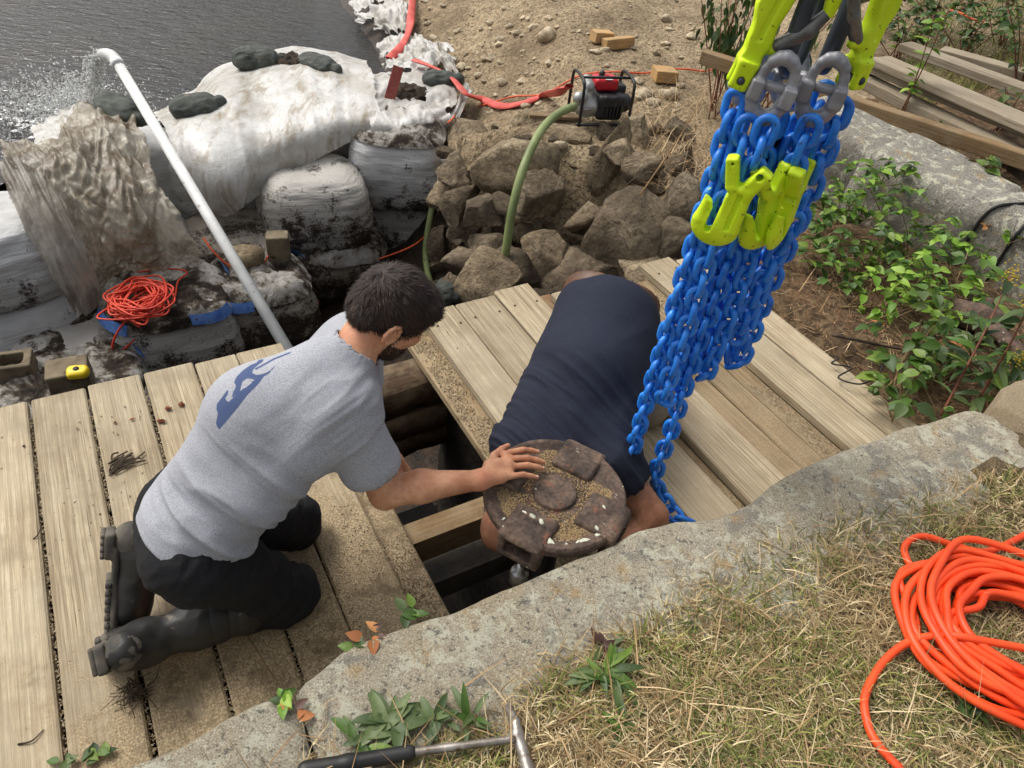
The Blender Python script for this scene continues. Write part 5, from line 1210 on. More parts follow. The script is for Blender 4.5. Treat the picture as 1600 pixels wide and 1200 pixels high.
bag(618, 292, -1.0, .66, .80, .7, .15, M_BAGM, 'bulk bag at the bottom of the right-hand stack by the stones', None, 0, 4)
bag(625, 190, -.36, .68, .78, .72, .12, M_BAGW, 'white bulk bag on top of the right-hand stack, soil showing', 'soil', 2, 5)
bag(486, 262, -.58, .66, .84, .74, .4, M_BAGM, 'bulk bag below the hem of the white sheet, middle of the dam', None, 0, 6)
bag(360, 352, -.92, .70, .80, .70, .45, M_BAGD, 'brown stained bulk bag behind the white pipe', None, 0, 7)
bag(-40, 335, -.42, .56, .80, .70, .75, M_BAGW, 'white ribbed bulk bag at the left edge, upper of two', None, 2, 8)
bag(5, 440, -.92, .64, .86, .80, .75, M_BAGW, 'white ribbed bulk bag at the left edge, lower of two', None, 2, 9)
bag(108, 515, -1.12, .66, .90, .74, .65, M_BAGM, 'opened bulk bag with tied neck and black soil, left of the cord', 'soil', 3, 10)
bag(125, 588, -1.12, .62, .72, .62, .6, M_BAGW, 'torn bulk bag under the block with the yellow tape measure', 'fabric', 3, 11)
bag(25, 612, -1.10, .62, .80, .62, .6, M_BAGM, 'torn bulk bag in the left corner beside the platform', 'fabric', 1, 12)
bag(205, 372, -.80, .7, .84, .6, .55, M_BAGM, 'white bulk bag behind the orange cord, under torn plastic', None, 0, 13, (0, 0), .25)
for i, q in enumerate(((110, 262), (215, 232), (330, 232), (420, 180), (530, 165), (400, 118), (500, 122))):
    bag(q[0], q[1], -.48, .85, .74, .66, .5, M_BAGW, ('white bulk bag under sheets on the crest, %s' % ['first from left', 'second from left', 'third from left', 'below the sandbags', 'beside the red board', 'under the far left sandbag', 'under the far right sandbag'][i]), None, 0, 20 + i, (0, 0), .22)

# ================================================================ plastic sheets
def sheet_mat(name, a, b, dirt, trans=.35, rough=.35, dirt_t=.55):
    t = NT(name); v = t.coords('Position')
    c = t.ramp(t.noise(v, 3.2, 7, .65), [(.38, a), (.56, b)])
    st = t.noise(t.coords('Position', (3, 1, .6), False, (0, 0, .7)), 3.2, 6, .7, .5)
    c = t.mix(t.ramp(st, [(dirt_t, 0.0), (dirt_t + .14, .8)]), c, dirt)
    c = t.mix(t.ramp(t.noise(v, 45, 4, .75), [(.66, 0.0), (.72, .6)]), c, srgb(74, 62, 48))
    nm = t.bump(t.noise(v, 16, 6, .65, 1.0), .45, .02)
    t.fin(c, rough, nm, 0, .5)
    tl = t.n('ShaderNodeBsdfTranslucent'); t.l(c, tl.inputs[0]); t.l(nm, tl.inputs['Normal']); mx = t.n('ShaderNodeMixShader'); mx.inputs[0].default_value = trans * .5
    t.l(t.b.outputs[0], mx.inputs[1]); t.l(tl.outputs[0], mx.inputs[2]); last = mx.outputs[0]
    if trans > .5:
        tp = t.n('ShaderNodeBsdfTransparent'); m2 = t.n('ShaderNodeMixShader'); t.l(t.ramp(t.noise(v, 5, 5, .6), [(.35, .04), (.7, .32)]), m2.inputs[0]); t.l(last, m2.inputs[1]); t.l(tp.outputs[0], m2.inputs[2]); last = m2.outputs[0]
    t.l(last, t.out.inputs[0]); return t.m
M_WSHEET = sheet_mat('white_poly_sheet', srgb(186, 182, 172), srgb(216, 215, 210), srgb(150, 134, 108), .25, .3, .5)
M_TSHEET = sheet_mat('muddy_clear_plastic', srgb(132, 116, 92), srgb(206, 198, 180), srgb(112, 94, 70), .7, .16, .5)  # whitish patches in the colour stand in for highlights on the plastic
M_GSHEET = sheet_mat('grey_torn_plastic', srgb(134, 124, 110), srgb(172, 166, 154), srgb(96, 82, 66), .7, .3, .52)
M_WSHEET2 = sheet_mat('white_torn_sheet', srgb(172, 168, 158), srgb(204, 202, 196), srgb(134, 120, 98), .3, .4, .54)
def crease(q, seed, n=9):
    g = np.random.default_rng(seed); r = 0
    for k in range(n):
        a = g.random() * math.pi; f = g.uniform(.5, 1.6) * (1 + .25 * k); d = A(math.cos(a), math.sin(a)); ph = g.random() * 9
        x = (q[..., 0] * d[0] + q[..., 1] * d[1]) * f + ph + .9 * vnoise(q, .7, seed + k); m = .5 + .5 * vnoise(q + k * 3.3, .6, seed + 50 + k)
        r = r + (np.abs((x % 2) - 1) - .5) * m / (1 + .35 * k)
    return r
def sheet(name, cols, mat, label, amp=.02, fold=(1, .4, .5), fs=4.0, seed=1, nu=110, nv=110, ragged=.05, holes=0.0, crisp=2, cat='plastic sheet'):
    C = [spline([P(*q) for q in c], nv) for c in cols]
    G = np.stack([spline(np.array([c[j] for c in C]), nu) for j in range(nv)], 1)     # (nu,nv,3)
    du = np.gradient(G, axis=0); dv = np.gradient(G, axis=1); n = np.cross(du, dv); n /= np.linalg.norm(n, axis=2)[..., None] + 1e-9
    if n[nu // 2, nv // 2] @ (A(0, 0, CAM_H) - G[nu // 2, nv // 2]) < 0: n = -n
    uu, vv = np.meshgrid(np.linspace(0, 1, nu), np.linspace(0, 1, nv), indexing='ij')
    q = np.stack([uu * fold[0] * fs * 2, vv * fold[1] * fs * 2, np.full_like(uu, seed * 3.7)], -1)
    q = q + .35 * np.stack([fbm(q, .8, 3, seed + 4), fbm(q, .8, 3, seed + 5), 0 * uu], -1)
    w = crease(q, seed) * amp * .9 + ridged(q * A(1, .35, 1), .7, 2, seed) * amp * .9 + .175 * crisp * amp * crease(q * 2.7, seed + 3, 6)
    lim = 1 - ragged * (.5 + .9 * fbm(np.stack([uu * 5, 0 * uu + seed, 0 * uu], -1), 1.6, 4, seed + 7)); w = w + .02
    G = G + n * w[..., None]
    keep = (vv < lim) & (vv > ragged * .4 * (.5 + fbm(np.stack([uu * 5, 0 * uu + seed + 3, 0 * uu], -1), 2, 3, seed))) & (uu > ragged * .6 * (.5 + .8 * fbm(np.stack([vv * 5, 0 * uu + seed, 0 * uu], -1), 2, 3, seed + 1))) & (uu < 1 - ragged * .6 * (.5 + .8 * fbm(np.stack([vv * 5, 0 * uu + seed + 8, 0 * uu], -1), 2, 3, seed + 2)))
    if holes: keep &= fbm(G, 5.5, 4, seed + 13) < holes
    me = surfgrid(name, G, mat); bm = bmesh.new(); bm.from_mesh(me); bm.verts.ensure_lookup_table(); kf = keep.ravel()
    bmesh.ops.delete(bm, geom=[x for x in bm.verts if not kf[x.index]], context='VERTS'); bm.to_mesh(me); bm.free()
    return tag(obj(name, me), label, cat, 'plastic sheets over the dam')
sheet('plastic_sheet', [[(235, 178, -.50), (255, 205, -.36), (285, 260, -.48), (322, 320, -.74), (345, 338, -.88)],
                        [(295, 150, -.55), (318, 182, -.34), (335, 235, -.38), (352, 290, -.56), (362, 332, -.82)],
                        [(360, 100, -.52), (385, 118, -.30), (405, 170, -.32), (412, 235, -.44), (395, 312, -.78)],
                        [(440, 78, -.5), (455, 98, -.28), (465, 145, -.29), (475, 205, -.36), (470, 262, -.62)],
                        [(515, 84, -.5), (525, 106, -.28), (530, 150, -.29), (538, 190, -.33), (545, 226, -.5)],
                        [(575, 100, -.5), (585, 122, -.30), (592, 160, -.31), (600, 188, -.33), (604, 214, -.44)]], M_WSHEET, 'big white plastic sheet draped over the crest of the dam', .032, (1, .28), 3.0, 3, 150, 120, .03, 0.0, .35)
sheet('plastic_sheet', [[(560, 112, -.42), (570, 140, -.31), (572, 170, -.31), (575, 196, -.34), (580, 212, -.42)], [(610, 118, -.42), (612, 142, -.34), (616, 168, -.36), (622, 196, -.33), (625, 218, -.44)], [(655, 112, -.45), (668, 140, -.33), (668, 166, -.34), (660, 190, -.33), (655, 214, -.44)], [(700, 112, -.42), (712, 140, -.36), (716, 166, -.38), (700, 184, -.36), (690, 200, -.46)]], M_WSHEET2, 'white sheet gathered round the soil of the right-hand bag', .03, (.8, .8), 3.0, 8, 80, 80, .05, .42)
sheet('plastic_sheet', [[(4, 238, -.34), (10, 262, -.24), (22, 300, -.34), (60, 365, -.60), (98, 425, -.84), (118, 470, -1.02)],
                        [(50, 222, -.34), (70, 246, -.22), (90, 296, -.32), (118, 360, -.54), (145, 415, -.78), (160, 450, -.94)],
                        [(100, 205, -.40), (118, 228, -.22), (140, 280, -.28), (165, 345, -.46), (190, 395, -.70), (200, 425, -.84)],
                        [(140, 170, -.40), (160, 190, -.18), (185, 250, -.26), (215, 325, -.42), (242, 385, -.68), (254, 424, -.86)],
                        [(200, 176, -.40), (222, 206, -.26), (245, 262, -.34), (280, 330, -.52), (308, 385, -.78), (318, 415, -.92)]], M_TSHEET, 'crumpled muddy clear plastic hanging over the left bags', .06, (1, .9), 4.2, 5, 170, 160, .09, .5)
sheet('plastic_sheet', [[(-10, 245, -.20), (20, 320, -.34), (62, 400, -.58), (104, 470, -.86), (118, 500, -.98)], [(40, 250, -.20), (70, 320, -.34), (108, 400, -.58), (130, 465, -.86), (138, 492, -.98)], [(90, 280, -.26), (110, 340, -.42), (140, 400, -.62), (152, 440, -.82), (155, 462, -.92)]], M_GSHEET, 'grey torn plastic strip trailing down the left bags', .025, (.8, .5), 3, 9, 70, 90, .10)
sheet('plastic_sheet', [[(150, 350, -.62), (160, 400, -.86), (158, 450, -1.02), (150, 505, -1.08)], [(185, 360, -.66), (178, 410, -.88), (170, 460, -1.03), (166, 510, -1.1)]], M_TSHEET, 'narrow tongue of clear plastic beside the orange cord', .02, (.6, .5), 3, 12, 40, 80, .12)
sheet('plastic_sheet', [[(540, -10, -.70), (548, 20, -.62), (560, 40, -.66)], [(580, -15, -.52), (590, 22, -.50), (596, 55, -.62)], [(620, -10, -.48), (626, 26, -.46), (622, 62, -.55)], [(650, 0, -.42), (648, 30, -.42), (640, 58, -.48)]], M_WSHEET2, 'torn white plastic heaped at the water\'s edge at the top', .07, (1, 1), 3, 14, 80, 60, .16, .30)
sheet('plastic_sheet', [[(585, 88, -.62), (592, 100, -.56), (600, 118, -.52)], [(630, 64, -.50), (640, 92, -.46), (650, 118, -.44)], [(672, 62, -.42), (690, 92, -.40), (700, 118, -.38)], [(700, 88, -.38), (722, 112, -.34), (728, 150, -.36)]], M_WSHEET2, 'crumpled white plastic between the red hose and the dam', .08, (1, 1), 3.2, 17, 90, 70, .14, .34)
sheet('plastic_sheet', [[(728, 130, -.34), (716, 160, -.38), (700, 190, -.42), (688, 212, -.52)], [(740, 140, -.34), (728, 168, -.38), (712, 196, -.43), (696, 220, -.54)]], M_WSHEET2, 'loose white strip hanging off the right end of the dam', .03, (1, .5), 2, 19, 30, 50, .1)
sheet('plastic_sheet', [[(50, 205, -.56), (55, 225, -.34), (60, 250, -.30)], [(90, 180, -.56), (100, 205, -.32), (105, 232, -.28)], [(140, 160, -.56), (150, 182, -.28), (155, 205, -.24)]], M_WSHEET, 'white sheet edge at the splashing water on the left', .02, (1, .5), 3, 21, 60, 40, .05)

# ================================================================ sandbags, pipe, hoses and other gear on the dam
M_SBAG = mottled('dark_sandbag_cloth', srgb(58, 62, 58), srgb(86, 90, 84), 12, .85, .4, 120, .003, spots=srgb(112, 104, 90), spot_scale=10, spot_t=.62)
def sandbag(px_, py_, z, l, w, h, yaw, label, sd_):
    c = P(px_, py_, z)
    me = sdf_mesh('sandbag', [el(A(0, 0, 0), A(l / 2, w / 2, h / 2), None, .02), el(A(l * .22, 0, .0), A(l * .26, w * .46, h * .5), None, .04), el(A(-l * .22, 0, 0), A(l * .26, w * .46, h * .48), None, .04), rc(A(l * .42, 0, 0), A(l * .56, 0, .01), .03, .045, .03)], .012, M_SBAG, 1, lambda v, n: .012 * ridged(v * A(1, 2.5, 2) + sd_, 9, 2, sd_))
    tag(obj('sandbag', me, None, loc=c, rot=(random.uniform(-.1, .1), random.uniform(-.1, .1), yaw)), label, 'sandbag', 'dark sandbags weighing down the sheets')
sandbag(188, 172, -.20, .40, .26, .17, -.5, 'dark sandbag on the crest left of the white pipe', 1); sandbag(304, 167, -.28, .34, .24, .16, .6, 'dark sandbag half under the sheet right of the white pipe', 2)
sandbag(400, 93, -.24, .38, .26, .19, .3, 'dark sandbag at the far crest, left of the pair', 3); sandbag(497, 102, -.24, .40, .24, .16, -.5, 'dark sandbag at the far crest, right of the pair', 4)
sandbag(688, 124, -.30, .30, .2, .13, .2, 'small grey sandbag beside the red hose at the white plastic', 5); sandbag(708, 456, -1.42, .30, .26, .22, .4, 'white and black lump of bag at the foot of the green hose', 6)
ra_, rb_ = P(623, 104, -.08), P(606, 164, -.36); rd_ = unit(rb_ - ra_); rw_ = unit(np.cross(rd_, A(.2, -1, .3))); MB().box((ra_ + rb_) / 2, (np.linalg.norm(rb_ - ra_) / 2, .045, .013), np.stack([rd_, rw_, np.cross(rd_, rw_)], 1), .004).obj('red_board', None, None, False); rb = bpy.data.objects['red_board']
rb.data.materials.clear(); rb.data.materials.append(mottled('red_painted_wood', srgb(112, 52, 46), srgb(148, 78, 68), 12, .8, .4, 60, .004)); tag(rb, 'short red painted board stuck in the soil of the white bag', 'board')
# soil heaps on bags
def heap(px_, py_, z, r, label, sd_):
    v, f = ICO[4]; v = v.copy(); v[:, 2] = np.maximum(v[:, 2], -.1) * .5; v += .28 * np.stack([fbm(v + sd_, 3, 4, 1), fbm(v + sd_, 3, 4, 2), fbm(v + sd_, 4, 4, 3)], -1)
    tag(obj('soil_heap', mesh('soil_heap', v * r, f, M_BLACKSOIL, True), None, loc=P(px_, py_, z)), label, 'soil')
M_BLACKSOIL = mottled('black_soil', srgb(30, 24, 19), srgb(66, 54, 42), 18, .95, .9, 60, .02, c3=srgb(92, 78, 60))
heap(638, 150, -.34, .17, 'dark soil spilling from the mouth of the right-hand white bag', 1); heap(452, 98, -.26, .14, 'black soil between the two far sandbags', 2); heap(548, 262, -.9, .14, 'black soil in the gap beside the stacked bags', 3)
# white pipe with elbow, water falling from it
M_PVC = mottled('white_pvc', srgb(200, 200, 196), srgb(226, 226, 222), 5, .4, .05, 40, .002, spots=srgb(128, 118, 100), spot_scale=22, spot_t=.64, rand=False)
p0 = P(436, 524, -.80); p1 = P(182, 96, .08)
PV = thing('drain_pipe', 'long white plastic drain pipe sloping up to an elbow that spills into the pond', 'pipe', p0)
MB().tube([p0 + (p0 - p1) * .12, p1], .036, 20).obj('pipe', M_PVC, PV)
dirp = unit(p1 - p0); out = unit(A(-.75, .35, -.55)); arc = [p1 - dirp * .03, p1 + dirp * .0]
for k in np.linspace(0, 1, 10): arc.append(p1 + dirp * .13 * math.sin(k * 1.4) + out * .13 * (1 - math.cos(k * 1.4)))
elbow = MB().tube(arc, [.042, .042] + [.041] * 9 + [.042], 20, cap=False); elbow.tube(arc[::-1], [.034] * 12, 20, cap=False); elbow.obj('elbow', M_PVC, PV)
MB().tube([p1 - dirp * .05, p1 + dirp * .0], .0435, 20).obj('collar', M_PVC, PV)
mouth = np.array(arc[-1])
t = NT('falling_water'); v = t.coords('Position')
M_FALL = t.fin(t.ramp(t.noise(v, 40, 3), [(.3, srgb(196, 196, 188)), (.6, srgb(240, 241, 240))]), .15, None, 0, .5, **{'Transmission Weight': .1, 'IOR': 1.33})
rr = np.random.default_rng(21); T_ = rr.random(2600); lat_ = rr.normal(0, 1, (2600, 3)); v0 = A(-.75, .12, -.2)
fallz = (-.75 - mouth[2]); tt = T_ * .36
st = mouth + tt[:, None] * v0 + A(0, 0, -4.9) * (tt ** 2)[:, None] * A(0, 0, 1) + lat_ * (.016 + .035 * T_[:, None]); st = st[st[:, 2] > -.75]
hit = P(128, 190, -.73)
n_s = 5200; ra = np.abs(rr.normal(0, .42, n_s)); an = rr.random(n_s) * 6.283; hz = np.abs(rr.normal(0, .20, n_s)) * np.exp(-ra * .8); bias = A(-.25, -.12, 0)
sp = hit + np.stack([ra * np.cos(an) * 1.5, ra * np.sin(an) * .9, hz], -1) + bias * ra[:, None]
w_ = grains('splash_water', np.concatenate([st, sp]), .0085, M_FALL, 22, None, 1.2); w_['label'] = 'water pouring from the pipe elbow and splashing on the pond'; w_['category'] = 'water'
nf = 900; fr = np.abs(rr.normal(0, .33, nf)); fa = rr.random(nf) * 6.283
foam = hit + np.stack([fr * np.cos(fa) * 1.5, fr * np.sin(fa), np.full(nf, -.018)], -1) + bias * fr[:, None]
w_ = grains('foam', foam[fbm(foam, 6, 3, 5) > -.1], .028, M_FALL, 23, None, .2); w_['label'] = 'white foam flecks round the falling water'; w_['category'] = 'foam'
# hoses
M_GREENHOSE = mottled('green_hose', srgb(104, 116, 70), srgb(138, 150, 96), 6, .5, .15, 60, .002, spots=srgb(96, 88, 66), spot_scale=12, spot_t=.62, rand=False)
M_REDHOSE = mottled('red_layflat_hose', srgb(176, 62, 54), srgb(212, 96, 84), 8, .6, .2, 120, .002, spots=srgb(140, 96, 80), spot_scale=10, spot_t=.62, rand=False)
M_ORANGE = mottled('orange_cord', srgb(196, 74, 34), srgb(222, 98, 52), 8, .5, .1, 80, .001, rand=False); M_REDCORD = mottled('red_orange_cord', srgb(188, 52, 34), srgb(214, 74, 48), 8, .5, .1, 80, .001, rand=False)
M_AIRHOSE = mottled('orange_air_hose', srgb(222, 66, 24), srgb(238, 86, 38), 6, .45, .08, 60, .001, rand=False)
h = MB().tube(spline([P(897, 166, .22), P(872, 178, .28), P(845, 205, .26), P(818, 262, .14), P(800, 330, -.08), P(790, 395, -.34), P(780, 440, -.6), P(768, 480, -.95)], 60), .027, 14).obj('suction_hose', M_GREENHOSE); tag(h, 'green ribbed suction hose curving from the pump down into the pit', 'hose')
G2 = thing('suction_hose', 'loose green hose with an open end standing beside the bags', 'hose', P(695, 480, -1.6))
MB().tube(spline([P(692, 250, -.55), P(684, 285, -.75), P(672, 340, -1.0), P(665, 395, -1.25), P(672, 440, -1.42), P(690, 470, -1.52), P(712, 492, -1.58)], 60), .027, 14).obj('hose', M_GREENHOSE, G2)
e0 = P(692, 250, -.55); MB().tube([e0, e0 + A(0, -.01, .03)], .036, 14).obj('end_ring', M_PVC, G2)
MB().tube([e0 + A(0, -.01, .03), e0 + A(0, -.0105, .033)], .026, 14).obj('bore_shade', M_BLACKPIPE, G2)  # solid black disc painted as the shade inside the open end
def flathose(pts, w, name, mat, label):
    c = spline(pts, 90); tg = np.gradient(c, axis=0); sd_ = np.cross(tg, A(0, 0, 1)); sd_ /= np.linalg.norm(sd_, axis=1)[:, None]; tw = .5 * np.sin(np.linspace(0, 9, 90))[:, None]
    sd_ = sd_ * np.cos(tw) + A(0, 0, 1) * np.sin(tw); up = np.cross(sd_, tg); up /= np.linalg.norm(up, axis=1)[:, None]; a = np.linspace(0, 2 * math.pi, 13)
    g = c[:, None] + sd_[:, None] * (np.cos(a) * w)[None, :, None] + up[:, None] * (np.sin(a) * w * .38)[None, :, None]
    tag(obj(name, surfgrid(name, g, mat)), label, 'hose')
flathose([GP(646, -15, .05), P(643, 20, -.36), P(638, 50, -.40), P(624, 76, -.42), P(608, 92, -.46)], .045, 'discharge_hose', M_REDHOSE, 'red hose running up the bank past the torn white plastic')
flathose([P(648, 94, -.34), P(678, 106, -.30), P(706, 122, -.27), P(728, 146, -.28), GP(752, 162, .04), GP(785, 172, .035), GP(820, 166, .035), GP(850, 156, .04), P(872, 144, .14), P(890, 134, .24)], .040, 'discharge_hose', M_REDHOSE, 'red lay-flat hose crossing the bank to the pump')
def cord(name, pts, r, mat, label, n=160, cat='cord'): return tag(MB().tube(spline(pts, n), r, 8).obj(name, mat), label, cat)
cord('extension_cord', [P(700, 192, -.2), GP(722, 176, .02), GP(762, 166, .02), GP(800, 160, .05), GP(850, 150, .02), GP(905, 122, .02), GP(955, 116, .02), GP(1005, 118, .02), GP(1040, 112, .02), GP(1075, 112, .02), GP(1100, 115, .02), GP(1125, 110, .03), P(1150, 98, .30)], .007, M_ORANGE, 'thin orange extension cord across the dirt bank behind the pump', 220)
cord('extension_cord', [P(672, 362, -1.15), P(645, 384, -1.2), P(600, 402, -1.25), P(545, 418, -1.3), P(512, 430, -1.35), P(495, 448, -1.42), P(497, 475, -1.55), P(486, 490, -1.6), P(473, 480, -1.5), P(476, 440, -1.2), P(470, 412, -1.05), P(450, 396, -.98), P(432, 370, -.85), P(420, 398, -.92), P(400, 424, -.98), P(360, 415, -.92), P(335, 395, -.82), P(318, 372, -.75)], .007, M_ORANGE, 'orange extension cord looping through the pit behind the kneeling man', 260)
# the tangle on the bag
rr = np.random.default_rng(4); pts = []; c0 = P(218, 474, -.88)
for k in range(170):
    a_ = k * 1.07; r0 = .10 + .06 * rr.random(); ex = 1.05 + .25 * math.sin(k * .31); pts.append(c0 + A(r0 * ex * math.cos(a_) + .035 * rr.normal(), r0 * 1.15 * math.sin(a_) + .035 * rr.normal(), .0005 * k - .02 + .02 * rr.random()))
pts += [P(268, 470, -.90), P(278, 440, -.90), P(292, 425, -.88), P(262, 420, -.86), P(215, 425, -.86)]
cord('extension_cord', pts, .0062, M_REDCORD, 'red-orange extension cord tangled in a heap on the bulk bag', 1500)
cord('extension_cord', [P(215, 480, -.88), P(218, 510, -.95), P(200, 500, -.92), P(182, 522, -1.0), P(176, 545, -1.1), P(190, 548, -1.15), P(212, 530, -1.1), P(190, 560, -1.3), P(200, 580, -1.45), P(212, 594, -1.55)], .0075, M_REDCORD, 'loose loop of red-orange cord hanging in front of the bag', 120)
# blocks on the bags
M_BLOCK = mottled('concrete_block', srgb(92, 82, 66), srgb(126, 114, 92), 10, .95, .6, 60, .006, spots=srgb(70, 60, 46), spot_scale=12, spot_t=.6)
def cblock(px_, py_, z, h, yaw, label, holes=True, tilt=0):
    h = np.asarray(h, float); pr = [bx(A(0, 0, 0), h, None, .006)]
    if holes:
        for s in ((-.5, .5) if h[0] > h[1] * 1.4 else (0,)): pr.append(cut(bx(A(s * h[0], 0, 0), A(h[0] * (.34 if s else .6), h[1] * .62, h[2] * 1.5), None, .01)))
    tag(obj('concrete_block', sdf_mesh('concrete_block', pr, .007, M_BLOCK, 1, lambda v, n: .003 * fbm(v, 30, 3, 2)), None, loc=P(px_, py_, z), rot=(tilt, 0, yaw)), label, 'block')
cblock(110, 590, -.98, (.11, .09, .09), .5, 'concrete block carrying the yellow tape measure', False); cblock(22, 576, -1.02, (.11, .085, .075), .45, 'hollow concrete block at the left edge')
cblock(436, 392, -.92, (.08, .06, .14), .3, 'tan brick standing on the muddy bag beside the white pipe', False)
tag(obj('stone', rock_mesh('stone', (.16, .13, .10), 801, M_ROCK, 3, 6), None, loc=P(378, 398, -.90)), 'brown stone lying on the muddy bag left of the white pipe', 'stone')
M_YEL = mottled('yellow_plastic', srgb(214, 182, 22), srgb(236, 206, 48), 10, .4, .05, 40, .001)
ty = P(121, 582, -.86); TM = thing('tape_measure', 'yellow tape measure lying on the concrete block', 'tape measure', ty)
obj('case', sdf_mesh('case', [bx(ty + A(0, 0, 0), A(.05, .042, .022), rz(.4), .016, .01), rc(ty + A(-.02, 0, 0), ty + A(.025, .01, 0), .035, .035, .02), cut(bx(ty + A(0, 0, .05), A(.2, .2, .022), None, .004)), cut(bx(ty + A(0, 0, -.05), A(.2, .2, .022), None, .004))], .004, M_YEL, 1), TM)
MB().lathe([(.0005, .028), (.016, .028), (.016, .032), (.0005, .032)], ty, 14).obj('label_disc', M_BLACKPIPE, TM)
# wood offcuts
for q, h_, yw, lb in (((939, 66), (.095, .06, .045), .5, 'small square wood offcut, left of the pair on the bank'), ((964, 76), (.15, .05, .045), .55, 'longer wood offcut, right of the pair on the bank'), ((1036, 126), (.09, .10, .045), .15, 'square wood offcut right of the pump')):
    tag(MB().box((0, 0, 0), h_, None, .004).obj('wood_offcut', M_NEWWOOD, None, False, loc=GP(q[0], q[1], .05), rot=(random.uniform(-.12, .12), random.uniform(-.12, .12), yw)), lb, 'wood block', 'wood offcuts on the bank')
tag(MB().box((0, 0, 0), (.20, .035, .012), None, .003).obj('wood_offcut', M_LUMBERB, None, False, loc=GP(866, 188, .03), rot=(.0, .05, .3)), 'thin brown stick of wood under the pump', 'wood block')

# ================================================================ petrol water pump
pc = GP(932, 190, .0); pc[2] += .02
PM = thing('water_pump', 'red and black petrol water pump in a tubular frame on the bank', 'pump', pc)
M_FRAME = mottled('black_frame_paint', srgb(20, 20, 20), srgb(40, 39, 38), 9, .5, .1, 40, .002); M_REDP = mottled('red_plastic', srgb(172, 26, 36), srgb(198, 40, 50), 8, .35, .04, 40, .001); M_ALU = mottled('cast_aluminium', srgb(150, 150, 148), srgb(186, 186, 182), 14, .45, .2, 70, .003, metal=.6, spots=srgb(90, 84, 76), spot_scale=20, spot_t=.66); M_ENG = mottled('black_engine', srgb(22, 22, 23), srgb(50, 50, 51), 14, .5, .2, 60, .003)
Rp = rz(.30)
PM.scale = (.88, .88, .88)
def pp(x, y, z): return Rp @ A(x, y, z)
for s in (-1, 1):
    x_ = s * .21
    MB().tube(spline([pp(x_, -.15, .0), pp(x_, -.165, .06), pp(x_, -.16, .28), pp(x_, -.13, .35), pp(x_, 0, .365), pp(x_, .13, .35), pp(x_, .16, .28), pp(x_, .165, .06), pp(x_, .15, 0)], 50), .0125, 10).obj('frame_hoop', M_FRAME, PM, loc=(0, 0, 0))
for y_ in (-.15, .15): MB().tube([pp(-.23, y_, .012), pp(.23, y_, .012)], .0125, 10).obj('skid', M_FRAME, PM, loc=(0, 0, 0))
MB().tube([pp(-.21, -.06, .36), pp(.21, -.06, .36)], .011, 10).obj('carry_bar', M_FRAME, PM, loc=(0, 0, 0))
obj('fuel_tank', sdf_mesh('fuel_tank', [bx(pp(.03, .05, .285), A(.10, .085, .048), Rp, .03, .01), el(pp(.03, .05, .335), A(.03, .03, .015), Rp, .01)], .006, M_REDP, 1), PM, loc=(0, 0, 0))
obj('fuel_cap', sdf_mesh('fuel_cap', [rc(pp(.0, .06, .335), pp(.0, .06, .352), .026, .024, .01)], .004, M_ENG, 1), PM, loc=(0, 0, 0))
obj('engine', sdf_mesh('engine', [bx(pp(.06, -.02, .13), A(.11, .10, .10), Rp, .03, .02), rc(pp(.15, -.03, .15), pp(.19, -.03, .15), .085, .075, .02), bx(pp(.05, -.10, .19), A(.06, .04, .045), Rp, .015, .01)], .007, M_ENG, 1), PM, loc=(0, 0, 0))
for k in range(5): MB().box(pp(.02 + .03 * k, -.125, .12), (.006, .02, .05), Rp, .002).obj('cooling_fin', M_ENG, PM, False, loc=(0, 0, 0))
obj('muffler', sdf_mesh('muffler', [bx(pp(.14, .05, .23), A(.07, .06, .05), Rp, .02, .01)], .007, M_ENG, 1), PM, loc=(0, 0, 0))
obj('pump_housing', sdf_mesh('pump_housing', [rc(pp(-.09, -.02, .12), pp(-.15, -.02, .12), .088, .082, .02), rc(pp(-.12, -.02, .15), pp(-.12, -.02, .27), .05, .042, .02), rc(pp(-.12, -.02, .27), pp(-.14, .03, .31), .046, .040, .01), rc(pp(-.15, -.04, .18), pp(-.20, -.07, .20), .045, .043, .02), rc(pp(-.19, -.065, .198), pp(-.215, -.08, .203), .050, .050, .005)], .006, M_ALU, 1), PM, loc=(0, 0, 0))
for k in range(6):
    a_ = k * 1.047; MB().tube([pp(-.10, -.02 + .085 * math.cos(a_), .12 + .085 * math.sin(a_)), pp(-.165, -.02 + .085 * math.cos(a_), .12 + .085 * math.sin(a_))], .009, 8).obj('bolt', M_ALU, PM, loc=(0, 0, 0))
MB().box(pp(.035, -.02, .335), (.03, .02, .002), Rp, .001).obj('sticker', M_PVC, PM, False, loc=(0, 0, 0))
# ================================================================ plants
def leaf_mat(name, a, b, c, trans=.35, rough=.45):
    t = NT(name); v = t.coords('Object'); oi = t.n('ShaderNodeObjectInfo')
    col = t.ramp(oi.outputs['Random'], [(0.0, a), (.55, b), (1.0, c)])
    col = t.mix(t.ramp(t.noise(v, 6, 4, .6), [(.4, 0.0), (.75, .45)]), col, a)
    t.fin(col, rough, t.bump(t.noise(v, 30, 3), .2, .003), 0, .45)
    tl = t.n('ShaderNodeBsdfTranslucent'); t.l(col, tl.inputs[0]); mx = t.n('ShaderNodeMixShader'); mx.inputs[0].default_value = trans
    t.l(t.b.outputs[0], mx.inputs[1]); t.l(tl.outputs[0], mx.inputs[2]); t.l(mx.outputs[0], t.out.inputs[0]); return t.m
L_VINE = leaf_mat('vine_leaf', srgb(52, 80, 28), srgb(86, 118, 44), srgb(128, 152, 62))
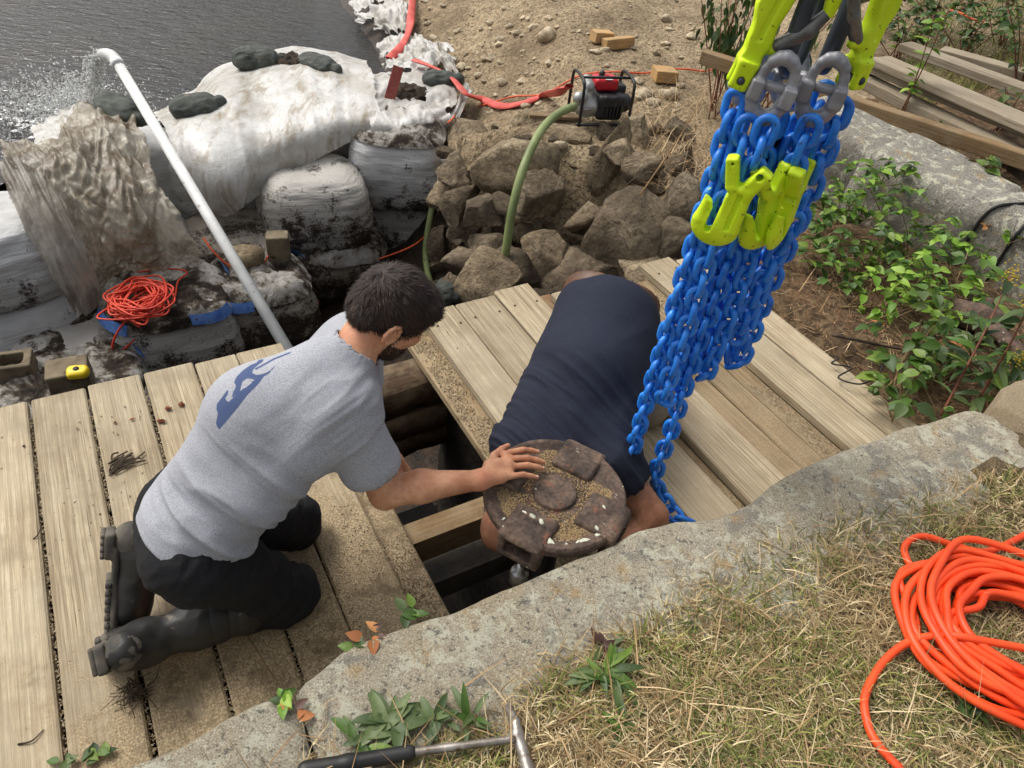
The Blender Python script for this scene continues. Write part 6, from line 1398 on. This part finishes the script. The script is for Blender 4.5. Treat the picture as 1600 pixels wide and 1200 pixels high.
L_LIME = leaf_mat('young_leaf', srgb(96, 138, 44), srgb(134, 172, 60), srgb(166, 196, 80)); L_DARK = leaf_mat('shrub_leaf', srgb(38, 58, 26), srgb(58, 82, 36), srgb(84, 106, 50))
L_WEED = leaf_mat('weed_leaf', srgb(62, 82, 44), srgb(88, 108, 60), srgb(116, 132, 80)); L_PURP = leaf_mat('purple_leaf', srgb(66, 44, 40), srgb(92, 62, 54), srgb(110, 84, 66)); L_DEAD = leaf_mat('dead_leaf', srgb(140, 84, 44), srgb(184, 122, 70), srgb(204, 150, 96), .2, .7)
M_STEM = mottled('plant_stem', srgb(92, 74, 48), srgb(122, 104, 66), 20, .7, .2, 80, .001); M_REDSTEM = mottled('red_stem', srgb(96, 56, 42), srgb(128, 80, 58), 20, .7, .2, 80, .001); M_FLOWER = mottled('goldenrod_flower', srgb(176, 150, 40), srgb(206, 184, 70), 30, .8, .4, 120, .002)
def leaf_mesh(name, wr, mat, tip=1.0, droop=.25, nseg=6):
    V_ = []; 
    for i in range(nseg + 1):
        x = i / nseg; w = wr * (math.sin(math.pi * min(1, x ** .75)) ** tip) * .5 + .002; z = -droop * x * x
        V_ += [(x, -w, z + w * .35), (x, 0, z), (x, w, z + w * .35)]
    F_ = []
    for i in range(nseg):
        for k in (0, 1): a = i * 3 + k; F_.append((a, a + 3, a + 4, a + 1))
    return mesh(name, V_, F_, mat, True)
LV = {}
def LM(kind, mat):
    if (kind, mat.name) not in LV: LV[(kind, mat.name)] = leaf_mesh('leaf', *{'ovate': (.62, mat, .9, .25), 'lance': (.26, mat, .8, .35), 'droop': (.36, mat, .85, .3), 'blade': (.07, mat, .6, .4), 'oblong': (.36, mat, .6, .30)}[kind])
    return LV[(kind, mat.name)]
def put_leaf(parent, base, d, size, kind, mat, roll=None):
    d = unit(d); up = A(0, 0, 1) if abs(d[2]) < .95 else A(0, 1, 0); y = unit(np.cross(up, d)); z = np.cross(d, y); r = random.uniform(-.6, .6) if roll is None else roll
    y, z = y * math.cos(r) + z * math.sin(r), -y * math.sin(r) + z * math.cos(r); pl = np.array(parent.location); b = np.asarray(base) - pl
    o = bpy.data.objects.new('leaf', LM(kind, mat)); COL.objects.link(o); o.parent = parent
    o.matrix_local = Matrix(((d[0] * size, y[0] * size, z[0] * size, b[0]), (d[1] * size, y[1] * size, z[1] * size, b[1]), (d[2] * size, y[2] * size, z[2] * size, b[2]), (0, 0, 0, 1))); return o
def stem(parent, pts, r, mat=None, name='stem'): return MB().tube(spline(pts, 14), np.linspace(r, r * .45, 14), 6).obj(name, mat or M_STEM, parent)
def vine(label, path, n_side, lsize, mat, mats2=None, kind='ovate', spread=.10, cat='vine', group='vines beside the right platform'):
    """a main stem with side shoots, each ending in a spray of leaves"""
    path = [np.asarray(p) for p in path]; pr = thing('vine', label, cat, path[0], group); sp = spline(path, 60); stem(pr, path, .006)
    for k in range(n_side):
        b = sp[random.randrange(4, 60)]; e = b + A(random.gauss(0, spread), random.gauss(0, spread), abs(random.gauss(.10, .08))); 
        if k % 2 == 0: stem(pr, [b, (b + e) / 2 + A(0, 0, .03), e], .0028)
        for j in range(random.choice((3, 4, 5))):
            a = random.random() * 6.283; d = A(math.cos(a), math.sin(a), random.uniform(-.35, .25)); m = mats2 if (mats2 is not None and random.random() < .22) else mat
            put_leaf(pr, e + A(0, 0, random.uniform(-.02, .02)), d, lsize * random.uniform(.6, 1.2), kind, m)
    return pr
Z0 = .02
vine('leafy green vine hanging over the granite wall right of the lime hooks', [P(1262, 340, .08), P(1300, 350, .12), P(1340, 345, .16), P(1385, 330, .25), P(1372, 270, .34)], 70, .066, L_VINE, L_LIME, spread=.13)
vine('bright leafy vine in the middle of the soil bed below the granite blocks', [P(1340, 430, .03), P(1390, 410, .10), P(1440, 400, .14), P(1490, 430, .12), P(1500, 470, .12)], 72, .066, L_VINE, L_LIME, spread=.13)
vine('low vine creeping on litter between the chains and the wall', [P(1260, 420, .02), P(1300, 415, .05), P(1350, 430, .05), P(1400, 445, .06)], 44, .066, L_VINE, None, spread=.11)
vine('dark vine trailing down towards the corner of the right platform', [P(1440, 500, .08), P(1420, 545, .06), P(1400, 590, .05), P(1392, 640, .05), P(1394, 660, .05)], 42, .075, L_VINE, L_WEED, spread=.08)
vine('yellow-green vine shoots in the litter left of the iron casting', [P(1310, 480, .03), P(1370, 480, .06), P(1440, 480, .08), P(1490, 500, .10)], 40, .062, L_LIME, L_VINE, spread=.09)
vine('weedy seedlings among dead leaves left of the coping end', [P(1440, 600, .03), P(1480, 590, .05), P(1520, 570, .06), P(1545, 600, .08)], 36, .062, L_WEED, L_VINE, spread=.09)
# drooping shrub at the top, right of the bank
DS = thing('shrub', 'dark drooping shrub at the top edge left of the lime hook', 'shrub', GP(1150, 170))
for k in range(20):
    b = GP(random.uniform(1105, 1205), random.uniform(135, 190)); tp = P(random.uniform(1095, 1215), random.uniform(-40, 25), .55); tp = b + (tp - b) * 1.0; tp[2] = max(tp[2], b[2] + .4)
    q = P(*PROJ(tp), random.uniform(.55, .85)); q = A(b[0] + random.gauss(0, .22), b[1] + random.gauss(.1, .2), b[2] + random.uniform(.6, .95)); stem(DS, [b, (b + q) / 2 + A(0, 0, .03), q], .006, M_REDSTEM)
    for j in range(17):
        f = random.uniform(.45, 1.0); p = b + (q - b) * f + A(random.gauss(0, .05), random.gauss(0, .05), 0); put_leaf(DS, p, A(random.gauss(0, .5), random.gauss(0, .5), -.9), random.uniform(.06, .11), 'droop', L_DARK if random.random() < .7 else L_WEED)
# sapling and weeds behind the lumber
def shrub(label, base, h, n, spread, lsize, mats, kind='ovate', stems=4, cat='shrub', grp='weeds on the terrace'):
    pr = thing('shrub', label, cat, base, grp)
    for k in range(stems):
        q = base + A(random.gauss(0, spread), random.gauss(0, spread), h * random.uniform(.7, 1.1)); stem(pr, [base + A(random.gauss(0, .03), random.gauss(0, .03), 0), (base + q) / 2 + A(0, 0, .04), q], .005, M_REDSTEM)
        for j in range(n // stems):
            f = random.uniform(.25, 1.0); p = base + (q - base) * f; a = random.random() * 6.283; put_leaf(pr, p, A(math.cos(a), math.sin(a), random.uniform(-.3, .4)), lsize * random.uniform(.6, 1.2), kind, random.choice(mats))
    return pr
shrub('slim sapling with lime leaves standing in front of the grey lumber', P(1412, 180, .36), .62, 34, .06, .085, [L_LIME, L_VINE], stems=2)
shrub('small leafy plant between the brown board and the granite wall', P(1455, 215, .34), .14, 14, .06, .09, [L_WEED, L_VINE], stems=3)
shrub('leafy weed in front of the lumber at the right edge', P(1560, 205, .36), .28, 26, .12, .10, [L_WEED, L_VINE, L_DARK], stems=4)
shrub('green plant on the reddish litter at the right edge', P(1535, 285, .33), .16, 24, .09, .09, [L_WEED, L_VINE], stems=4)
shrub('fuzzy dark weed in front of the pale granite block', P(1365, 290, .08), .30, 40, .05, .045, [L_VINE, L_WEED], 'lance', stems=3)
for i, (q, lb) in enumerate((((1400, 60), 'dark bush left of the lumber at the top'), ((1500, 60), 'bush at the top behind the lumber, middle'), ((1560, 40), 'bush in the top right corner'), ((1590, 110), 'bush at the right edge behind the lumber'), ((1450, 20), 'thin bush at the very top right of the sling'), ((1375, 20), 'straggly bush just right of the lime hooks'))):
    shrub(lb, GP(q[0], q[1] + 30), random.uniform(.4, .65), 120, .26, .085, [L_DARK, L_WEED, L_VINE], stems=9)
# goldenrod at the right edge
for i, (q, tp, lb) in enumerate((((1470, 650), (1580, 430), 'tall goldenrod with yellow tip in front of the iron casting'), ((1520, 640), (1612, 470), 'goldenrod stem leaning at the right edge'), ((1560, 610), (1598, 560), 'short goldenrod behind the tan end stone'))):
    b = P(q[0], q[1], .05); e = P(tp[0], tp[1], .55 if i < 2 else .3); pr = thing('goldenrod', lb, 'plant', b, 'goldenrod by the coping end'); pts = [b, (b + e) / 2 + A(0, 0, .06), e]; stem(pr, pts, .006, M_REDSTEM); sp = spline(pts, 40)
    for k in range(22):
        p = sp[random.randrange(3, 38)]; a = random.random() * 6.283; put_leaf(pr, p, A(math.cos(a), math.sin(a), random.uniform(-.1, .5)), random.uniform(.09, .15), 'lance', random.choice((L_WEED, L_VINE, L_DARK)))
    fl = MB()
    for k in range(60): c_ = sp[-1] + A(random.gauss(0, .018), random.gauss(0, .018), random.gauss(0, .025)); fl.lathe([(.0005, -.004), (.005, 0), (.0005, .004)], c_, 5)
    tag(fl.obj('flower_head', M_FLOWER, pr), kind='stuff')
# broad-leaved weeds on the lawn edge
def rosette(label, base, n, lo, hi, kind, mats, lift=.55):
    pr = thing('weed', label, 'weed', base, 'weeds on the coping and lawn')
    for k in range(n):
        a = k * 2.4 + random.uniform(-.3, .3); put_leaf(pr, base + A(random.gauss(0, .012), random.gauss(0, .012), .004), A(math.cos(a), math.sin(a), random.uniform(.1, lift)), random.uniform(lo, hi), kind, random.choice(mats), random.uniform(-.3, .3))
    return pr
GZ = COP_Z + .01
rosette('big rosette of grey-green leaves on the coping above the hammer handle', P(606, 1128, GZ), 22, .045, .085, 'oblong', [L_WEED])
rosette('small leaf rosette at the left end of the hammer handle', P(560, 1165, GZ), 10, .04, .07, 'oblong', [L_WEED, L_VINE]); rosette('upright pair of leaves right of the big rosette', P(688, 1130, GZ), 9, .04, .075, 'oblong', [L_WEED], 1.2); rosette('upright leafy weed above the hammer shaft', P(740, 1128, GZ), 8, .04, .075, 'lance', [L_WEED, L_VINE], 1.6)
rosette('green and purple leaved weed in the grass on the lawn edge', P(950, 1058, GZ + .01), 20, .05, .095, 'lance', [L_WEED, L_VINE, L_VINE]); rosette('purplish leaves of the weed on the coping edge', P(944, 1012, GZ), 8, .035, .06, 'oblong', [L_PURP, L_PURP, L_WEED], .9); rosette('low green weed in the grass nearer the bottom edge', P(985, 1140, GZ), 10, .045, .08, 'lance', [L_VINE, L_WEED])
rosette('dark seedling with lobed leaves beside the orange hose', P(1508, 1100, GZ + .03), 12, .03, .05, 'ovate', [L_DARK, L_WEED], 1.1)
for q, n, lb, ms in (((556, 1012), 6, 'green leaf at the coping lip near the man\'s boot', [L_VINE, L_WEED]), ((585, 998), 6, 'reddish leaves at the coping lip below the knee', [L_PURP, L_DEAD]), ((645, 965), 7, 'creeper sprig at the corner of the opening', [L_VINE, L_WEED]), ((440, 1092), 7, 'yellow-green creeper leaves at the joint of the coping stones', [L_LIME, L_VINE]), ((468, 1108), 4, 'red leaf at the joint of the coping stones', [L_PURP, L_DEAD]), ((150, 1178), 8, 'dark sprig on the planks at the bottom left', [L_DARK, L_VINE]), ((105, 1190), 6, 'leaf sprig at the bottom edge of the planks', [L_VINE, L_WEED])):
    rosette(lb, P(q[0], q[1], .44 if q[0] > 400 else .01), n, .025, .045, 'ovate', ms, .5)
def HIT(px_, py_, off=.0):
    o_ = Vector((0, 0, CAM_H)); d_ = Vector(P(px_, py_, 0) - A(0, 0, CAM_H)).normalized(); best = None
    for b in BLOCKS:
        m = Matrix.LocRotScale(b.location, b.rotation_euler, None); mi = m.inverted(); ok, loc, nn, _ = b.ray_cast(mi @ o_, (mi.to_3x3() @ d_).normalized())
        if ok:
            w = m @ loc; q = (w - o_).length
            if best is None or q < best[0]: best = (q, w)
    p = A(*best[1]) if best else GP(px_, py_); return p - A(*d_) * off
# dead leaves lying in the soil bed
DLV = [((1465, 535), 'orange dead leaf on the litter under the vine'), ((1495, 540), 'second orange dead leaf right of the first'), ((1478, 362), 'dry leaf lying on the granite block, left'), ((1540, 352), 'dry leaf lying on the granite block, right'), ((1370, 505), 'tan dead leaf below the yellow-green shoots')]
for q, lb in DLV:
    b = P(q[0], q[1], .06) if q[1] > 400 else HIT(q[0], q[1], .01); o = thing('dead_leaf', lb, 'leaf', b)
    for k in range(3): put_leaf(o, b, A(math.cos(k * 2.1), math.sin(k * 2.1), .05), .055, 'ovate', L_DEAD)
# grass and straw (stuff)
def blades(name, base, L, lean, w, mat, label, seed, cat='grass', bend=.5):
    r = np.random.default_rng(seed); n = len(base); a = r.random(n) * 6.283; d = np.stack([np.cos(a), np.sin(a), 0 * a], -1); L = (L * r.uniform(.5, 1.4, n))[:, None]; ln = np.clip(r.normal(lean, .25, n), .02, 1.5)[:, None]
    dirv = d * np.sin(ln) + A(0, 0, 1) * np.cos(ln); s = np.stack([-np.sin(a), np.cos(a), 0 * a], -1) * (w * r.uniform(.6, 1.3, n))[:, None] * .5
    p1 = base + dirv * L * .5; p2 = base + dirv * L * .5 + unit_rows(dirv + d * bend - A(0, 0, 1) * bend * .7) * L * .5; p2[:, 2] = np.maximum(p2[:, 2], base[:, 2] + .001)
    V_ = np.stack([base - s, base + s, p1 - s * .8, p1 + s * .8, p2], 1).reshape(-1, 3); i = np.arange(n) * 5
    f = np.concatenate([np.stack([i, i + 1, i + 3], -1), np.stack([i, i + 3, i + 2], -1), np.stack([i + 2, i + 3, i + 4], -1)])
    me = mesh(name, V_, f, mat, True); attr(me, 'tone', np.repeat(r.random(n), 5)); return tag(obj(name, me), label, cat, kind='stuff')
def unit_rows(v): return v / (np.linalg.norm(v, axis=1)[:, None] + 1e-9)
def grass_mat(name, stops):
    t = NT(name); v = t.coords('Position'); at = t.n('ShaderNodeAttribute', attribute_name='tone'); c = t.ramp(at.outputs['Fac'], stops); big = t.noise(v, 5, 4)
    c = t.mix(t.ramp(big, [(.45, 0.0), (.62, .6)]), c, stops[1][1]); return t.fin(c, .75, None, 0, .25)
M_DRYGRASS = grass_mat('dry_grass', [(.1, srgb(96, 80, 52)), (.4, srgb(140, 120, 82)), (.7, srgb(186, 166, 122)), (.95, srgb(222, 206, 166))]); M_GREENGRASS = grass_mat('green_grass', [(.1, srgb(64, 76, 34)), (.4, srgb(96, 104, 50)), (.7, srgb(128, 130, 66)), (.95, srgb(164, 158, 92))])
M_STRAW = grass_mat('straw', [(.1, srgb(110, 86, 58)), (.4, srgb(156, 126, 88)), (.7, srgb(190, 162, 120)), (.95, srgb(220, 198, 158))]); M_NEEDLE = grass_mat('pine_needles', [(.1, srgb(60, 44, 32)), (.4, srgb(106, 80, 56)), (.7, srgb(150, 116, 82)), (.95, srgb(190, 158, 120))])
def lawn_pts(n, seed, extra=.03, thr=None):
    r = np.random.default_rng(seed); p = PV_(r.uniform(350, 1720, n), r.uniform(740, 1330, n), COP_Z); u = -.556 * p[:, 0] + .831 * p[:, 1]; nn = .831 * p[:, 0] + .556 * p[:, 1]
    lim = lawn_limit(nn) + .04 * fbm(np.stack([u, nn, 0 * u], -1), 6, 3, 41) + extra * r.normal(0, 1, n); k = (u < lim) & (u > -1.2)
    if thr is not None: k &= fbm(p, 5, 3, 61) > thr
    p = p[k]; u = u[k]; nn = nn[k]; p[:, 2] = lawn_h(u, nn) - .004; return p
blades('dry_grass', lawn_pts(52000, 1), .06, 1.15, .0030, M_DRYGRASS, 'matted dry straw-coloured grass of the lawn', 2, bend=.7)
blades('green_grass', lawn_pts(20000, 3, .0, .0), .06, .85, .0034, M_GREENGRASS, 'short green grass growing through the dry lawn', 4, bend=.6)
blades('dry_grass', lawn_pts(1800, 5, .06), .15, 1.15, .0030, M_STRAW, 'long dead grass stalks lying over the lawn and coping', 6, bend=.25)
def ground_pts(n, seed, poly, off=.01, hfun=None):
    r = np.random.default_rng(seed); x0, y0, x1_, y1_ = poly; p = PV_(r.uniform(x0, x1_, n), r.uniform(y0, y1_, n), .1)
    p[:, 2] = ground_h(p[:, 0], p[:, 1]) + off + .02; nn = .831 * p[:, 0] + .556 * p[:, 1]; uu = -.556 * p[:, 0] + .831 * p[:, 1]; return p[(p[:, 2] > -.2) & ((nn > 2.84) | (uu > 2.6)) & (uu > .5)]
blades('litter', ground_pts(9000, 7, (1150, 330, 1640, 720)), .07, 1.35, .003, M_NEEDLE, 'pine needles and litter in the soil bed beside the right platform', 8, 'litter', .2)
blades('litter', ground_pts(6000, 9, (1350, -20, 1640, 330)), .08, 1.3, .003, M_NEEDLE, 'pine needles and dead stems on the terrace round the lumber', 10, 'litter', .3)
blades('weed_grass', ground_pts(9000, 11, (1400, -40, 1640, 190)), .13, .6, .004, M_GREENGRASS, 'rank green grass behind the lumber in the top right corner', 12)
dp = np.concatenate([ground_pts(420, 13, (1010, 150, 1120, 300)), ground_pts(500, 14, (1090, 60, 1260, 330))]); blades('dead_grass', dp, .28, .95, .0035, M_STRAW, 'tufts of brown dead grass hanging over the stones left of the chains', 15, bend=.6)
blades('stalks', ground_pts(160, 17, (1200, 330, 1560, 680)), .30, 1.2, .004, M_STRAW, 'long pale dead stalks lying across the vine bed', 18, 'litter', .15)
r_ = np.random.default_rng(31)
# grit on the platforms
def deck_pts(n, seed, u0, u1, n0, n1, z, bias=1.0, thr=-.1):
    r = np.random.default_rng(seed); u = u0 + (u1 - u0) * r.random(n) ** bias; nn = n0 + (n1 - n0) * r.random(n); p = np.stack([.831 * nn - .556 * u, .556 * nn + .831 * u, np.full(n, z)], -1); return p[fbm(p, 4.5, 4, seed) > thr]
gz = np.concatenate([deck_pts(4200, 40, .8, 1.9, -.10, .485, .002, 1.6, .02), deck_pts(900, 41, .8, 2.4, -1.0, .2, .002, 1.2, .1), deck_pts(2600, 42, .8, 2.4, .495, .59, -.045, 1, -.2), deck_pts(3600, 43, .9, 2.45, 1.02, 1.12, -.047, 1, -.3), deck_pts(1500, 44, .9, 2.4, 2.31, 2.395, -.047, 1, -.1), deck_pts(500, 45, .8, 2.4, 1.74, 1.80, -.047), deck_pts(300, 46, .8, 2.4, 1.13, 2.0, .002, 1, .2)])
o = grains('grit', gz, .0032, M_GRAVEL, 50); o['label'] = 'sandy grit and wood chips strewn over the plank platforms'; o['category'] = 'grit'
for sm in seams[9:13]:
    gz = deck_pts(700, int(sm * 100) + 90, .8, 2.5, sm - .006, sm + .006, -.012, 1, -1); o = grains('grit', gz, .0034, M_GRAVEL, 51); o['label'] = 'grit caught in a seam of the left platform'; o['category'] = 'grit'; o['group'] = 'grit in the plank seams'
# reddish bark crumbs and a dark bark scrap on the left planks
M_BARK = mottled('dark_bark', srgb(46, 38, 30), srgb(84, 70, 54), 30, .95, .6, 120, .004); M_CRUMB = mottled('red_bark', srgb(84, 44, 26), srgb(124, 70, 42), 30, .95, .6, 120, .004)
for q, r, lb, m in (((262, 638), .020, 'red-brown bark crumb, left of the cluster on the planks', M_CRUMB), ((284, 632), .020, 'red-brown bark crumb, right of the cluster on the planks', M_CRUMB), ((252, 658), .022, 'red-brown bark crumb, lowest of the cluster on the planks', M_CRUMB), ((180, 660), .010, 'small brown crumb above the dark bark scrap', M_CRUMB), ((206, 655), .010, 'tiny brown crumb right of the small one', M_CRUMB), ((37, 697), .009, 'dark crumb on the leftmost planks', M_BARK), ((120, 669), .010, 'grey pebble on the third plank', M_GRAVEL)):
    tag(obj('bark_crumb' if m is not M_GRAVEL else 'pebble', rock_mesh('crumb', (r * .55, r * .4, r * .18), int(q[0]), m, 3, 3, .8), None, loc=P(q[0], q[1], .005), rot=(0, 0, random.random() * 6)), lb, 'bark' if m is not M_GRAVEL else 'pebble')
BS = thing('bark_scrap', 'shredded strip of dark bark on the planks left of the man', 'bark', P(190, 718, 0))
for k in range(14):
    a_ = P(168 + random.uniform(0, 14), 726 + random.uniform(-8, 18), .004); b_ = P(210 + random.uniform(-25, 20), 708 + random.uniform(-6, 16), .008); MB().tube(spline([a_, (a_ + b_) / 2 + A(random.gauss(0, .008), random.gauss(0, .008), .006), b_], 8), .0032, 5).obj('fibre', M_BARK, BS)
CL = thing('root_clump', 'dry clump of roots and soil on the planks below the boot', 'clump', P(208, 1085, 0)); cb = P(208, 1085, .012)
for k in range(40): MB().tube(spline([cb + A(random.gauss(0, .02), random.gauss(0, .02), 0), cb + A(random.gauss(0, .02), random.gauss(0, .02), .02), cb + A(random.gauss(0, .03), random.gauss(0, .03), .0)], 8), .0011, 4).obj('root', M_BARK, CL)
def twig(q0, q1, z, r, label, m=None, bow=.01):
    a_ = P(*q0, z); b_ = P(*q1, z); tag(MB().tube(spline([a_, (a_ + b_) / 2 + A(bow, -bow, .004), b_], 12), np.linspace(r, r * .5, 12), 6).obj('twig', m or M_BARK), label, 'twig', 'twigs and stalks')
twig((28, 1163), (68, 1140), .006, .003, 'short dark twig on the leftmost planks at the bottom'); twig((388, 996), (446, 1088), .02, .0022, 'thin pale stalk on the sand between knee and coping', M_STRAW, .02); twig((230, 1072), (250, 1040), .006, .002, 'thin dark twig by the root clump'); twig((52, 842), (64, 822), .005, .0025, 'tiny twig on the planks left of the boot')
twig((1300, 523), (1430, 550), .05, .009, 'grey stick lying across the soil bed'); twig((1000, 305), (1100, 150), .15, .006, 'thin brown stalk leaning over the stones', M_STRAW); twig((948, 310), (1010, 262), .02, .005, 'dark twig crossing the big dark stone'); twig((950, 40), (972, 54), .1, .004, 'pale stick on the bank above the wood offcuts', M_STRAW)
# black cord on the granite block and by the platform corner
M_BLACKCORD = mottled('black_cord', srgb(16, 16, 16), srgb(32, 31, 30), 20, .6, .1, 80, .001)
cord('cable', [HIT(*q, .012) for q in ((1600, 318), (1560, 322), (1535, 340), (1515, 370), (1500, 395), (1480, 420), (1460, 440))], .009, M_BLACKCORD, 'black cable running over the right granite blocks'); cord('cable', [HIT(*q, .012) for q in ((1618, 335), (1592, 362), (1568, 396), (1550, 425), (1538, 445), (1520, 462))], .009, M_BLACKCORD, 'second black cable crossing the rightmost granite block')
cord('cable', [P(1296, 555, .02), P(1310, 560, .05), P(1300, 568, .03), P(1330, 575, .04), P(1310, 590, .03), P(1345, 600, .05), P(1372, 585, .04), P(1380, 570, .05)], .004, M_BLACKCORD, 'tangled thin black cord at the corner of the right platform')
cord('extension_cord', [P(1485, 16, .55), P(1500, 20, .56), P(1520, 30, .55), P(1538, 34, .55)], .008, M_ORANGE, 'short stretch of orange cord showing in the weeds at the top right')
# ================================================================ lumber on the terrace
def board(q0, z0, q1, z1, w, th, mat, label):
    a_ = P(*q0, z0); b_ = P(*q1, z1); L = np.linalg.norm(b_ - a_); c = (a_ + b_) / 2; d = unit(b_ - a_); tag(MB().box((0, 0, 0), (L / 2, w / 2, th / 2), None, .005).obj('lumber_board', mat, None, False, loc=c, rot=(0, -math.asin(d[2]), math.atan2(d[1], d[0]))), label, 'board', 'lumber on the terrace')
board((1098, 88), .46, (1625, 258), .46, .09, .09, M_LUMBERB, 'long brown timber lying in front of the lumber pile'); board((1330, 116), .42, (1625, 262), .42, .16, .07, M_LUMBER, 'grey board lowest in the lumber pile'); board((1345, 96), .50, (1640, 216), .50, .20, .05, M_LUMBER, 'whitish weathered board in the middle of the pile')
board((1372, 94), .56, (1650, 214), .57, .22, .05, M_LUMBER, 'wide weathered grey board on top of the pile'); board((1412, 72), .55, (1650, 160), .55, .16, .06, M_LUMBER, 'grey board at the back of the pile'); board((1470, 80), .48, (1650, 130), .48, .16, .06, M_LUMBER, 'pale board end behind the pile at the right')
# ================================================================ orange air hose coil on the lawn
rr = np.random.default_rng(8); c0 = P(1592, 1000, COP_Z + .045); pts = [P(q[0], q[1], z) for q, z in (((1640, 812), .50), ((1590, 842), .50), ((1540, 862), .50), ((1490, 852), .49), ((1440, 838), .49), ((1413, 856), .48), ((1428, 892), .48), ((1462, 916), .49), ((1520, 926), .50), ((1600, 945), .51))]
for k in range(21):
    ex = 1 + .10 * math.sin(k * 1.9); ey = 1 + .10 * math.cos(k * 1.3)
    for j in range(12):
        a_ = -.6 + j * 2 * math.pi / 12 + k * .02; R0 = .215 + .012 * rr.normal() + .065 * math.sin(k * 2.1)
        pts.append(c0 + A(R0 * ex * math.cos(a_) + .02 * math.cos(k), R0 * .80 * ey * math.sin(a_) + .02 * math.sin(k * 1.7), .0022 * k + .006 * rr.random()))
pts += [P(1530, 1000, .55), P(1470, 993, .53), P(1420, 1003, .51), P(1380, 1035, .50), P(1354, 1080, .50), P(1352, 1115, .50), P(1366, 1155, .50), P(1400, 1195, .50), P(1440, 1230, .50)]
cord('air_hose', pts, .0098, M_AIRHOSE, 'bright orange air hose coiled on the grass at the lower right', 1500, 'hose')
# ================================================================ hammer at the bottom edge
HM = thing('claw_hammer', 'old claw hammer with black grip lying at the bottom edge', 'hammer', P(700, 1180, COP_Z)); hz = COP_Z + .03
g0 = P(478, 1204, hz); g1 = P(640, 1176, hz); g2 = P(800, 1155, hz + .01); M_HSTEEL = mottled('worn_hammer_steel', srgb(120, 112, 102), srgb(168, 162, 154), 24, .4, .25, 70, .002, metal=.7, spots=srgb(104, 74, 54), spot_scale=30, spot_t=.58)
obj('grip', sdf_mesh('grip', [rc(g0, g0 * .6 + g1 * .4, .019, .017, .01), rc(g0 * .6 + g1 * .4, g1, .017, .0155, .01)], .0035, M_RUBBER, 1), HM)
obj('shaft', sdf_mesh('shaft', [rc(g1, g2, .0095, .0085, .005)], .003, M_HSTEEL, 1), HM)
hd0 = P(812, 1135, hz + .01)
obj('hammer_head', sdf_mesh('hammer_head', [rc(P(808, 1148, hz), P(816, 1172, hz), .014, .012, .008), rc(P(816, 1172, hz), P(822, 1192, hz), .012, .012, .004), rc(P(821, 1190, hz), P(826, 1206, hz), .0155, .0155, .004), rc(P(808, 1148, hz), P(806, 1128, hz + .005), .013, .009, .008), rc(P(807, 1130, hz + .004), P(795, 1098, hz - .012), .009, .004, .006), rc(P(803, 1132, hz + .004), P(790, 1104, hz - .014), .008, .004, .004)], .0028, M_HSTEEL, 1), HM)
